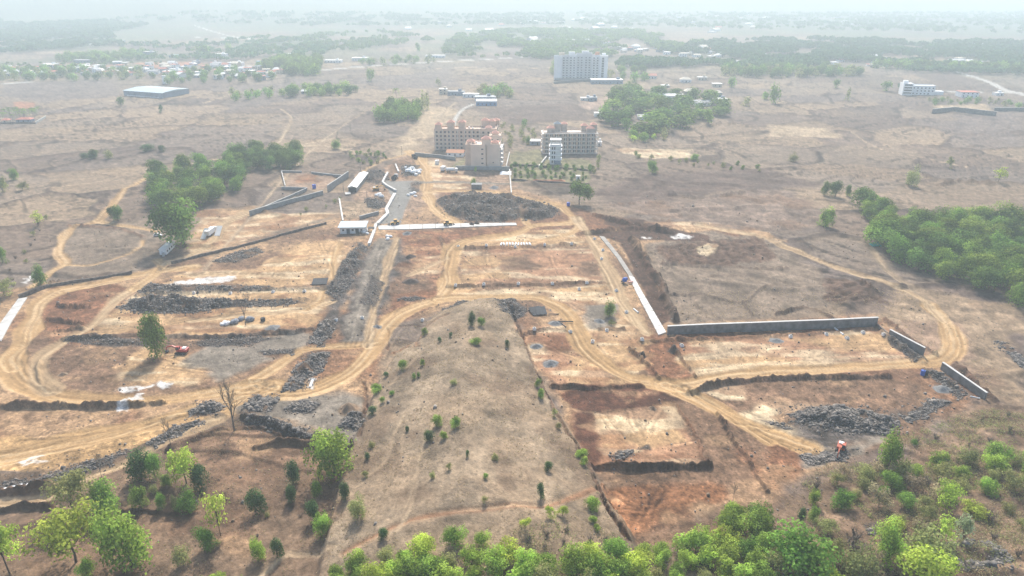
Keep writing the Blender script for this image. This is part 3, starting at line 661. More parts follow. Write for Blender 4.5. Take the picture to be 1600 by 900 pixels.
        ('green',13.36,569.99,7.44,4.27,'slim tree left of the right apartment complex'),
        ('palm',-130.8,794.4,18.26,11.63,'tall palm above the mid field grove'),
        ('green',-197,991.1,17.13,12.54,'lone tree on the far mauve field'),
        ('olive',-97.6,937,9.81,8.49,'thin tree near the far row of houses'),
        ('green',-590.7,1369.9,20.74,31.73,'pair sized dark tree beyond the village'),
        ('green',-560.3,1424.9,19.13,15.21,'single dark tree far beyond the village'),
        ('green',-191.9,1469,17.24,13.05,'single faint tree on the far plain'),
        ('olive',-93.9,729.3,22.12,8.05,'tall wispy tree beside the sandy lane'),
        ('olive',-90.9,749.9,18.69,6.89,'second wispy tree beside the sandy lane'),
        ('green',-15.11,534.12,5.04,5.04,'small shrub tree behind the beige block'),
        ('bright',-25.92,477.14,3.68,2.27,'small shrub by the boundary wall'),
        ('green',-25.35,439.57,5.17,3.8,'small tree beside the grey water box above the ring track'),
        ('olive',211.8,508.26,6.77,7.7,'pale shrub at the left of the far dry field'),
        ('green',138.21,512.41,4.88,6.79,'green shrub right of the pale sand patch'),
        ('olive',527.7,1075.8,11.11,9.68,'small far tree left of the white building'),
        ('lime',105.45,130.26,7.39,6.84,'bright yellow tree on the right scrub slope'),
        ('limebush',111.11,128.22,3.5,4.61,'flat lime tree right of the bright yellow tree'),
        ('green',99.35,146.21,12.67,6.11,'tall green tree at the top of the right scrub slope'),
        ('bright',74.21,132.47,4.35,2.84,'round bright bush on bare earth of the right slope'),
        ('green',80.52,131.14,5.49,5.63,'dense green bush right of the round bright bush'),
        ('dark',68.33,125.73,4.23,1.97,'narrow green bush left of a pair on the bare slope'),
        ('green',71.19,125.71,4.99,2.42,'narrow green bush right of a pair on the bare slope'),
        ('green',113.72,158.91,2.19,1.63,'small bush on the dry slope above the scrub'),
        ('palegreen',100.84,117.58,7.38,3.46,'pale silvery tree on the lower right slope'),
        ('limesparse',95.55,117.16,8.45,5.75,'half bare tree with green lower branches on the right slope'),
        ('bright',80.48,110.39,10.99,6.88,'green bushy tree low on the right slope'),
        ('limebush',84.52,104.38,9.02,11.89,'broad lime green tree at the bottom edge on the right'),
        ('olive',88.16,108.29,8.83,10.85,'broad olive crown behind the lime green tree at the bottom'),
        ('green',60.77,107.55,10.53,13.5,'broad mid green tree at the bottom right of the belt'),
        ('olive',71.87,105.46,8.73,7.99,'dry olive tree at the bottom edge between two green ones'),
        ('bare',54.42,132.62,6.69,2.21,'leafless sapling beside the red soil plot'),
    ],
    'groves': [
        (['mango','mango2','mango2','green'],[(208.79,396.18),(217.7,373.62),(237.2,359.81),(285.23,357.59),(224.63,258.82),(212.12,260.1),(201.58,273.46),(189.25,286.51),(183.42,306.45),(188.28,330.8),(201.69,365.45)],8.4,(6.5,13),'dense green tree in the right grove','trees of the right grove'),
        (['mango','mango2','green'],[(-241.31,447.64),(-244.61,477.14),(-218.24,488.4),(-211.95,496.17),(-195.02,488.4),(-175.17,424.2),(-176.31,398.83),(-189.83,389.68),(-201.34,383.36),(-217,398.83)],12.5,(9,13),'dense green tree in the left grove','trees of the left grove'),
        (['mango'],[(-217.25,512.41),(-201.42,534.12),(-170.2,534.12),(-156.94,488.4),(-179.6,477.14),(-191.91,473.49)],10.5,(9,12),'round green tree right of the left grove','trees at the right end of the left grove'),
        (['green','mango'],[(-137.4,709.8),(-134.4,771.5),(-102.2,741.5),(-89.34,680.56),(-123.46,666.75)],9,(8,13),'green tree in the mid field grove below the palm','trees of the mid field grove'),
        (['green','olive'],[(-47.7,844.1),(-36.3,888.2),(0,865.6),(-3.8,828.6),(-30.4,833.7)],11,(8,13),'tree behind the blue roofed shed','trees behind the blue roofed shed'),
        (['mango','mango2','mango','green'],[(112.7,794.4),(151.2,900),(184.7,844.1),(246.2,844.1),(236.9,771.5),(194.79,656.73),(139.61,625.25),(112.84,604.83),(93.08,625.25),(91.6,709.8)],21,(9,15),'tree among the roofs of the right hamlet','trees of the right hamlet'),
        (['olive','lime','green'],[(106.21,616.35),(139.61,625.25),(134.75,588.28),(102.78,577.7)],9,(5,9),'small tree before the right hamlet','small trees below the right hamlet'),
        (['green','mango'],[(-277,844.1),(-261.6,900),(-197.8,888.2),(-188.4,854.7),(-266.2,833.7)],11,(8,13),'tree in the long field hedge left of centre','trees of the long field hedge'),
        (['olive','green'],[(-338.5,844.1),(-301.2,871.2),(-281.4,833.7),(-316,803.9)],14,(7,11),'tree beside the pale lane right of the warehouse','trees right of the warehouse'),
        (['green','mango','olive'],[(-792.1,1101.4),(-724.9,1137.3),(-594.1,1101.4),(-515.6,1020.4),(-555.2,991.1),(-662.7,991.1),(-716.4,991.1)],17,(8,13),'tree in the near row of the left village','trees of the left village near row'),
        (['green','mango'],[(-508.9,1035.7),(-495.1,1101.4),(-356.5,1101.4),(-293.6,1051.4),(-335.7,977),(-435.9,963.3),(-462.8,950)],19,(7,12),'tree of the left village right of the warehouse','trees of the left village behind the warehouse'),
        (['green','mango'],[(-418.2,1165.8),(-405.4,1260),(-332.2,1237.8),(-288.9,1051.4),(-331.4,1020.4)],11,(10,16),'tall tree in the dark clump left of the far road','trees of the clump by the far road'),
        (['green','mango'],[(-817.9,1271.3),(-795.9,1396.8),(-729.5,1439.2),(-642.2,1237.8),(-729.5,1216.4)],15,(9,15),'tree in the far row of the left village','trees of the left village far row'),
        (['green','olive'],[(-265.7,1237.8),(-186.6,1306.7),(-128.3,1306.7),(-132.9,1237.8),(-233.7,1185.6)],20,(7,12),'tree along the far white road','trees along the far white road'),
        (['palm'],[(-498.55,673.59),(-473.27,687.66),(-486.4,717.5),(-522.1,717.5)],6,(7,10),'palm behind the red roofed farmhouse','palms of the red roofed farmhouse'),
        (['green','mango'],[(147.3,1020.4),(198,1101.4),(251.3,1119.1),(221,1020.4),(167.9,977)],17,(9,15),'tree behind the right hamlet','trees behind the right hamlet'),
        (['green','mango','olive'],[(331.8,1119.1),(396.1,1101.4),(524.8,1101.4),(521,1051.4),(368.3,1020.4),(312.6,1051.4)],12,(9,15),'tree in the front row of the far right wood','trees in the front row of the far right wood'),
        (['green','mango'],[(580.8,1156.2),(674.4,1175.6),(792.1,1101.4),(757.8,1051.4),(653.5,1119.1)],12,(9,15),'tree beside the far right road','trees beside the far right road'),
        (['olive','green'],[(485.9,818.5),(507.1,803.9),(558.5,803.9),(565.8,771.5),(550.9,749.9),(531.9,785.1),(466.7,771.5)],10,(3,7),'bush on the plot before the white building','bushes before the white building'),
        (['green','olive'],[(60,1075.8),(78.4,1216.4),(61.3,998.2)],10,(9,14),'tree left of the tall white apartment block','trees beside the tall white block'),
        (['green','olive'],[(143.6,1101.4),(178.7,1137.4),(158.7,1035.7),(138.1,1020.4)],14,(8,13),'tree right of the tall white apartment block','trees right of the tall white block'),
        (['bush'],[(1.36,477.14),(27.09,473.49),(52.56,466.33),(50.03,454.28),(26.1,454.28),(1.31,457.66)],5.2,(2,3.2),'planted shrub in the garden rows','garden row shrubs'),
        (['bush'],[(-0.94,496.17),(23.3,490.32),(58.04,488.4),(58.2,477.14),(22.89,480.84),(-0.93,486.49)],5.2,(2.5,4),'shrub in the hedge above the garden rows','garden hedge shrubs'),
        (['olive'],[(56.83,477.14),(66.7,523.06),(68.4,516.63),(57.71,464.58)],6,(2,4),'shrub beside the right apartment complex','shrubs right of the complex'),
        (['olive','bush'],[(95.67,534.12),(111.53,512.41),(132.38,508.26),(177.7,492.26),(179.38,469.89),(123.35,500.14),(97.71,516.63)],9,(2,4),'field hedge shrub right of the garden','field hedge shrubs right of the garden'),
        (['olive','bush'],[(-128.41,534.12),(-106.56,538.66),(-95.27,516.63),(-103.62,496.17),(-120.34,508.26)],6,(2,4),'dry shrub above the sheet roofed shed','dry shrubs above the shed'),
        (['bush','olive'],[(-127.3,377.22),(-114.89,393.55),(-106.37,409.77),(-104.63,398.83),(-120.74,373.62)],7,(1.5,3),'low shrub below the grey compound wall','shrubs on the bank'),
        (['olive'],[(-18.26,656.73),(17.85,640.63),(24.04,569.99),(-5.2,552.72),(-13.93,596.45)],9,(2.5,5),'olive shrub between the apartment complexes','shrubs between the complexes'),
        (['bright','brightb','limebush','bright','green','olive'],[(-37.62,100.02),(-33.97,106.78),(-26.7,107.38),(-20.13,108.36),(-13.65,111.17),(-5.48,111.84),(0,107.31),(6.57,105.13),(13.03,103.9),(21.47,108.11),(31.18,114.77),(37.03,115.54),(43.46,118.3),(55.27,114.86),(55.7,106.63),(51.57,95.7),(-37.22,97.18)],3.7,(3,6.2),'leafy tree in the bottom belt','trees of the bottom belt'),
        (['green','bright'],[(45.86,121.68),(51.35,125.16),(58.12,125.09),(56.75,117.03),(47.46,117.14)],5,(5,8),'green tree right of the bottom belt','trees at the right end of the bottom belt'),
        (['bright','lime'],[(-66.3,104),(-65.24,107.68),(-57.03,107.59),(-54.29,103.86)],4,(3,5),'bright bush left of the bottom belt','bright bushes left of the belt'),
        (['olive','drybush','limebush','olivedry','drybush'],[(58.79,114.82),(64.98,121.48),(73.36,123.76),(77.1,119.08),(88.48,121.3),(83,106.34),(75.27,97.12),(52.22,97.42)],5.2,(2.5,5.5),'bush low on the right scrub slope','bushes low on the right scrub slope'),
        (['olivedry','olive','olive','drybush','green'],[(76.87,139.16),(84.94,146.26),(96.8,146.22),(111.11,139.03),(94.35,121.27),(89.11,122.47),(85.68,133.72)],4.6,(3,5.5),'dry bush amid the right scrub slope','bushes in the middle of the right scrub slope'),
        (['green','bright','olive'],[(101.11,144.74),(109.52,147.67),(124.15,149.15),(143.61,152.19),(131.93,136.25),(122.29,136.27),(111.11,139.03)],4.9,(3,5.5),'green bush atop the right scrub slope','bushes in the top belt of the right scrub slope'),
        (['olive','drybush','limebush'],[(113.88,128.46),(129.96,133.58),(117.4,116.62),(111.97,121.19)],5.5,(2.5,5),'olive bush at the scrub slope edge','bushes at the right edge of the scrub slope'),
        (['drybush'],[(0,110.89),(4.14,113.34),(17.57,115.49),(22.3,113.82),(13.34,107.68),(4.03,108.84)],3.4,(1.2,2.2),'brown brush behind the bottom belt','brown brush behind the belt'),
        (['drybush'],[(113,160.22),(133.89,170.46),(150.2,177.73),(156.83,170.45),(143.61,152.19),(122.61,152.21)],6.5,(1.2,2.5),'leafless brush on the dry slope at right','leafless brush on the dry slope'),
        (['drybush'],[(95.71,123.63),(111.97,121.19),(111.39,112.29),(101.61,106.21),(90.73,110.31)],6,(1.5,3),'grey leafless bush by the corner rocks','leafless bushes in the corner'),
        (['drybush','olive'],[(-68.55,118.81),(-60.08,132.62),(-49.87,130.07),(-56.87,123.11),(-64.52,112.54)],8,(1,1.8),'low dry shrub at lower left','dry shrubs at lower left'),
        (['olive','drybush'],[(-235.54,290.32),(-243.08,315.1),(-261.98,359.81),(-263.79,371.26),(-233.95,310.73),(-217.45,272.08)],8,(1.5,3),'dry shrub in the left edge gully','dry shrubs of the left gully'),
    ],
    'woods': [
        ([(-681.6,1271.3),(-340.8,1271.4),(-405.8,1636.8),(-618.3,1844.2),(-869.3,1636.2)],420,(8,13),'hazy scattered trees beyond the village roofs'),
        ([(-133,1356.8),(67,1248.8),(87,1637.2),(-159,1800.3)],320,(8,13),'hazy trees left of the tall white block'),
        ([(209.1,1165.8),(574.3,1101.4),(757.8,1051.4),(843,1175.6),(553.6,1237.8),(225.2,1260)],420,(8,13),'front trees of the far right wood belt'),
        ([(158.4,1101.4),(326.6,1216.4),(561.5,1137.4),(792.1,1101.4),(1217.9,1637.4),(1061.9,1715.6),(715.7,1801.3),(290,1637.3)],3000,(9,15),'far hazy belt of trees and groves at upper right'),
        ([(0,1356.8),(217.8,1216.4),(435,1637.3),(371.9,2115.2),(0,2173.9),(-179.2,1846)],2000,(9,15),'far hazy belt of trees beyond the tall white block'),
        ([(-994.8,1396.7),(-824.1,1548.3),(-1394.1,2452.3),(-1621.7,2313.8)],1500,(9,15),'hazy wooded slope at upper left'),
        ([(-1394.1,2452.3),(-1621.7,2313.8),(-2163,2891.1),(-1096,1858),(-1226.3,2819.1)],600,(10,16),'faint wooded hill at the top left'),
        ([(-650.8,1844),(-370.5,2107.1),(-159,1800.3),(-313.3,1469),(-486.4,1439.3)],420,(8,13),'faint hedges on the far plain left of centre'),
        ([(300.4,3452.8),(1209,3471.8),(2657.6,3636.7),(1460,1973.4),(766,2179.6),(215.6,2460.4)],1800,(10,16),'faintest tree belts near the hazy horizon'),
        ([(-1226.3,2819.1),(-527.9,3031.8),(231.7,3326.9),(172.3,2458.8),(-616.3,2343.3),(-1080.3,2469.6)],1000,(10,16),'pale tree belts near the hazy horizon left of centre'),
        ([(-721.3,998.2),(-539.9,1051.4),(-349.9,1020.4),(-376.3,1101.4),(-631.1,1237.8),(-871,1216.4)],200,(3,6),'low garden greenery between the left village roofs'),
    ],
    'houses': [
        (-473.24,670.15,13.6,3,7,4,'hip','roof_red','red roofed white farmhouse behind the dark compound wall'),
        (-488.92,666.75,5.6,3,6,0,'hip','roof_red','small red roofed hut left of the farmhouse'),
        (-44.14,525.24,12.9,3,8,-6,'gable','roof_orange','open shed with orange tiled roof below the left apartment complex'),
        (-28.3,771.5,22.6,4,12,0,'barrel','roof_blue','long blue sided shed at the end of the white road'),
        (-31.6,803.9,22,5,14,0,'flat','roof_slate','dark slate roofed shed behind the blue one'),
        (-20.9,818.5,9,3,14,60,'flat','roof_white','narrow pale roofed shed right of the slate one'),
        (-49.4,833.7,18.3,4,8,-8,'flat','roof_white','row house with white roof at the right of the far terrace'),
        (-68.1,849.4,20.1,4.5,8,-6,'flat','roof_slate','blue grey row house in the middle of the far terrace'),
        (-84.6,860.1,9.4,6,8,-4,'flat','roof_white','two storey house at the left end of the far terrace'),
        (19.16,567.47,8.5,3,8,0,'flat','roof_white','small white roofed house left of the right complex'),
        (71.79,562.47,4.2,3,4,0,'flat','roof_white','tiny hut right of the right complex'),
        (118.6,956.6,22.5,5,16,0,'flat','roof_white','white roofed hall right of the tall white block'),
        (140.3,956.6,19.1,5,14,0,'flat','roof_white','second white roofed hall further right of the tall block'),
        (85.7,808.7,11.8,3,9,0,'flat','roof_tin','low farm shed with tin roof in the rose field'),
        (93.3,803.9,8.8,4,9,0,'flat','roof_slate','dark farm house beside the tin shed in the rose field'),
        (121.9,813.6,7.4,3,8,0,'gable','roof_red','small red roofed house at the left edge of the hamlet'),
        (198.4,1012.9,16.5,4,12,0,'gable','roof_red','red roofed house at the far edge of the hamlet'),
        (181.6,818.5,19.4,4,10,0,'gable','roof_white','white gabled shed in the middle of the hamlet'),
        (199.9,918.1,10,3,9,0,'flat','roof_white','small white roof at the far side of the hamlet'),
        (238.7,970.1,14,4,10,0,'hip','roof_cream','cream hipped house at the far side of the hamlet'),
        (215.4,844.1,15.4,6,11,0,'hip','roof_cream','cream two storey house in the hamlet'),
        (268.7,998.2,12.6,4,9,0,'flat','roof_white','white roofed house at the far right of the hamlet'),
        (198.1,828.6,9.1,4,9,0,'flat','roof_tin','grey tin roof beside the white gabled shed'),
        (210.7,771.5,18.4,3.5,11,2,'gable','roof_tin','long tin roofed house low in the hamlet'),
        (246.3,838.8,9.2,5,9,0,'hip','roof_cream','house with cream roof at the right of the hamlet'),
        (236.9,794.4,16,4,10,0,'flat','roof_white','blue walled house with white roof at the hamlet right end'),
        (269.1,924.3,11.7,4,9,0,'flat','roof_white','white house alone right of the hamlet'),
        (149.2,709.8,5.2,3,6,0,'flat','roof_white','tiny white roof under hamlet trees,left one'),
        (157,709.8,5.2,3,6,0,'flat','roof_white','tiny white roof under hamlet trees,right one'),
        (130.23,687.66,10.2,3,8,0,'gable','roof_tin','tin roofed hut under the near hamlet trees'),
        (109.26,687.66,6.4,3,8,0,'gable','roof_tin','tin hut at the near left corner of the hamlet'),
        (87.5,702.3,7.8,3,7,0,'flat','roof_white','low white hut left of the hamlet'),
        (543.8,833.7,19.8,6,14,-4,'flat','roof_red','two storey grey house with red roof right of the white building'),
        (589.8,849.4,9.3,3,8,0,'flat','roof_white','small white roofed hut by the far right road'),
        (699.7,1146.7,10.3,4,9,0,'gable','roof_red','red gabled house at the top of the far right road'),
        (1005.7,1548.8,19.2,7,12,20,'gable','roof_white','bright white gabled house in the far right wood'),
        (-764,1175.6,21.1,4,14,0,'flat','roof_white','white roofed hall in the left village'),
        (-740.7,1075.8,21.3,3.5,12,0,'flat','roof_cream','long cream roof at the left of the village'),
        (-741.8,1237.8,33.2,4,14,0,'flat','roof_tin','pale tin roofed row in the far left village'),
        (-924.3,1599.9,25.5,4,14,0,'flat','roof_white','white roof in the far row of the left village'),
        (-931.7,1713.4,21.2,4,12,0,'flat','roof_white','small white roof furthest in the left village'),
        (-686.8,1356.8,16.9,8,10,0,'flat','roof_white','white three storey house in the left village'),
        (-542.6,1331.3,23.7,6,12,0,'flat','roof_white','white house with stair room behind the village'),
        (-456.3,1175.6,23.2,6,14,0,'flat','roof_white','big white roofed hall in the village centre'),
        (-625.7,1331.3,21.4,4,14,0,'flat','roof_teal','pale teal roofed shed in the village'),
        (-413.1,1175.6,14.8,8,10,0,'flat','roof_blue','bright blue walled house in the village'),
        (-417.2,1356.8,19.3,5,10,0,'flat','roof_white','white house in the clump by the far road'),
        (-270.4,1271.4,27.3,5,14,0,'flat','roof_white','long white roofed hall beside the far road'),
        (-310,1237.8,28.8,4,12,0,'flat','roof_white','low white roofs left of the far road hall'),
        (-142.5,1331.3,35.6,4,14,0,'flat','roof_tin','long grey shed above the far road'),
        (-253.7,865.6,11,3,8,0,'gable','roof_white','white gabled hut in the long field hedge'),
    ],
    'villages': [
        ([(-737.7,1035.7),(-530.5,1051.4),(-625.5,1237.8),(-806.6,1137.3)],34,'house in the near left village','houses of the near left village'),
        ([(-506.4,1020.4),(-340.3,991.1),(-356.5,1101.4),(-553.6,1237.8),(-579.6,1175.6)],48,'house in the village centre','houses of the village centre'),
        ([(204.8,1439.4),(384.9,1306.7),(439.6,1500),(222.2,1565.7)],32,'house in the far settlement','houses of the far settlement'),
        ([(42.6,1600.7),(227,1600.7),(248.4,1757.2),(47.7,1800.7)],20,'house behind the tall white block','houses behind the tall white block'),
        ([(370.2,1216.4),(612.6,1137.4),(725.6,1356.9),(411.2,1356.9)],24,'house in the far right wood','houses in the far right wood'),
        ([(727.1,1175.6),(816.8,1137.4),(901,1260),(790.7,1283)],14,'house along the far right road','houses along the far right road'),
        ([(-380.7,2166.4),(542.8,2056.4),(1817.4,2973.9),(868.3,3322.2),(-447.7,2558.7)],50,'faint house on the hazy plain','faint houses on the hazy plain'),
    ],
    'poles': [
        (-105.84,469.89,6.8),
        (-85.95,529.65,7),
        (-107.64,424.2,6.7),
        (-88.36,402.87,6.4),
        (61.7,572.54,7.5),
        (-145.95,622.26,8),
        (-130.7,1035.7,8.9),
        (-62.21,577.7,10.7),
    ],
}
S = SURVEY
# ---------------------------------------------------------------- terrain: heights (m) and soil colours
def _hash(ix, iy, seed):
    h = (ix.astype(np.int64) * 374761393 + iy.astype(np.int64) * 668265263 + seed * 974711) & 0xFFFFFFFF
    h = ((h ^ (h >> 13)) * 1274126177) & 0xFFFFFFFF
    h = h ^ (h >> 16)
    return (h & 0xFFFFFF) / float(0xFFFFFF)
def vnoise(x, y, seed=0):
    ix = np.floor(x); iy = np.floor(y)
    fx = x - ix; fy = y - iy
    ux = fx * fx * (3 - 2 * fx); uy = fy * fy * (3 - 2 * fy)
    a = _hash(ix, iy, seed); b = _hash(ix + 1, iy, seed)
    c = _hash(ix, iy + 1, seed); d = _hash(ix + 1, iy + 1, seed)
    return (a + (b - a) * ux) * (1 - uy) + (c + (d - c) * ux) * uy
def fbm(x, y, seed=0, octv=4, gain=.5):
    s = 0; a = 1; t = 0
    for k in range(octv):
        s = s + a * vnoise(x * 2 ** k + 13.7 * k, y * 2 ** k - 7.3 * k, seed + k * 31)
        t += a; a *= gain
    return s / t
def sstep(a, b, v):
    t = np.clip((v - a) / (b - a), 0, 1)
    return t * t * (3 - 2 * t)
def macro(x, y):
    """broad shape of the land: level site, foot of the hill toward the viewer, hills on the horizon"""
    x = np.asarray(x, float); y = np.asarray(y, float)
    t = np.clip((205 - y) / 120, 0, 1.6)
    z = 9.0 * t * t * (1 + .25 * np.tanh(x / 80.))
    for (hx, hy, sx, sy, hh) in ((-2500, 3500, 1500, 750, 135), (-1100, 4700, 1400, 800, 110), (700, 5000, 1300, 700, 125), (3000, 5600, 2200, 1000, 125)):
        z = z + hh * np.exp(-((x - hx) / sx) ** 2 - ((y - hy) / sy) ** 2)
    return z
def poly_sd(x, y, pts):
    """signed distance to a polygon, negative inside"""
    d2 = np.full(x.shape, 1e18); ins = np.zeros(x.shape, bool)
    n = len(pts)
    for i in range(n):
        ax, ay = pts[i]; bx, by = pts[(i + 1) % n]
        ex, ey = bx - ax, by - ay
        wx, wy = x - ax, y - ay
        t = np.clip((wx * ex + wy * ey) / (ex * ex + ey * ey + 1e-9), 0, 1)
        d2 = np.minimum(d2, (wx - ex * t) ** 2 + (wy - ey * t) ** 2)
        if ay != by:
            c = ((ay > y) != (by > y)) & (x < ex * (y - ay) / (by - ay) + ax)
            ins ^= c
    d = np.sqrt(d2)
    return np.where(ins, -d, d)
def line_sd(x, y, pts):
    """signed distance to a polyline and run along it"""
    best = np.full(x.shape, 1e18); sd = np.full(x.shape, 1e9); run = np.zeros(x.shape); acc = 0.
    for i in range(len(pts) - 1):
        ax, ay = pts[i]; bx, by = pts[i + 1]
        ex, ey = bx - ax, by - ay
        L = math.hypot(ex, ey) + 1e-9
        wx, wy = x - ax, y - ay
        t = np.clip((wx * ex + wy * ey) / (L * L), 0, 1)
        d2 = (wx - ex * t) ** 2 + (wy - ey * t) ** 2
        m = d2 < best
        best = np.where(m, d2, best)
        sg = np.where(wx * ey - wy * ex > 0, 1., -1.)
        sd = np.where(m, np.sqrt(d2) * sg, sd)
        run = np.where(m, acc + t * L, run)
        acc += L
    return sd, run
def near(x, y, pts, pad):
    xs = [p[0] for p in pts]; ys = [p[1] for p in pts]
    return np.nonzero((x > min(xs) - pad) & (x < max(xs) + pad) & (y > min(ys) - pad) & (y < max(ys) + pad))[0]
def smooth_line(pts, n=3):
    """Catmull-Rom refinement of a polyline"""
    P = [np.array(p, float) for p in pts]
    if len(P) < 3: return [tuple(p) for p in P]
    P = [2 * P[0] - P[1]] + P + [2 * P[-1] - P[-2]]
    out = []
    for i in range(1, len(P) - 2):
        for k in range(n):
            t = k / n
            out.append(tuple(.5 * (2 * P[i] + (P[i + 1] - P[i - 1]) * t + (2 * P[i - 1] - 5 * P[i] + 4 * P[i + 1] - P[i + 2]) * t * t + (-P[i - 1] + 3 * P[i] - 3 * P[i + 1] + P[i + 2]) * t ** 3)))
    out.append(tuple(P[-2]))
    return out
def spur_height(x, y, spur):
    z = np.zeros(x.shape)
    ix = near(x, y, spur, 8)
    if len(ix):
        sd = poly_sd(x[ix], y[ix], spur)
        z[ix] = 3.0 * sstep(.8, -1.6, sd) + 9.0 * np.clip(-sd / 42., 0, 1)
    return z
def coarse(x, y, spur):
    x = np.asarray(x, float).reshape(-1); y = np.asarray(y, float).reshape(-1)
    return macro(x, y) + spur_height(x, y, spur)

def lin(c):
    return tuple((v / 255 / 12.92) if v / 255 <= .04045 else ((v / 255 + .055) / 1.055) ** 2.4 for v in c)
KEY = 1.75
SOIL = {k: np.array(lin(v)) / KEY for k, v in dict(
    track=(212, 174, 126), tracklite=(208, 178, 140), trackfar=(190, 165, 135), redtrack=(186, 142, 108),
    tan=(208, 172, 130), pale=(230, 206, 168), rosetan=(194, 152, 120), sand=(200, 165, 128), sandbrown=(180, 150, 124),
    brown=(152, 122, 98), darkbrown=(112, 84, 68), redbrown=(158, 114, 86), darkred=(122, 84, 66), redsoil=(172, 122, 86),
    field=(156, 137, 117), fieldbrown=(130, 110, 97), fieldmauve=(143, 127, 116), drygrass=(178, 153, 124), stubble=(158, 136, 118),
    scrub=(150, 124, 100), spur=(172, 151, 125), plough=(132, 106, 88), olive=(158, 150, 112), greydust=(158, 146, 130),
    rockdust=(118, 108, 100), rock=(84, 82, 84), gravel=(140, 138, 134), soilheap=(158, 128, 98), darkheap=(112, 90, 76),
    redfar=(196, 140, 108), rosefar=(186, 158, 138), sandfar=(196, 172, 140), greyroad=(160, 156, 148), concretefar=(205, 200, 190),
    white=(246, 244, 238)).items()}
for _k in SOIL:                     # soil seen without the veil of haze
    if _k not in ('white', 'gravel', 'greyroad', 'concretefar', 'rock'): _g = SOIL[_k].mean(); SOIL[_k] = np.clip(_g + (SOIL[_k] - _g) * (1.06 if _k in ('track', 'tan', 'sand', 'rosetan', 'redbrown', 'darkred', 'brown', 'tracklite') else 1.0), .02, .8)

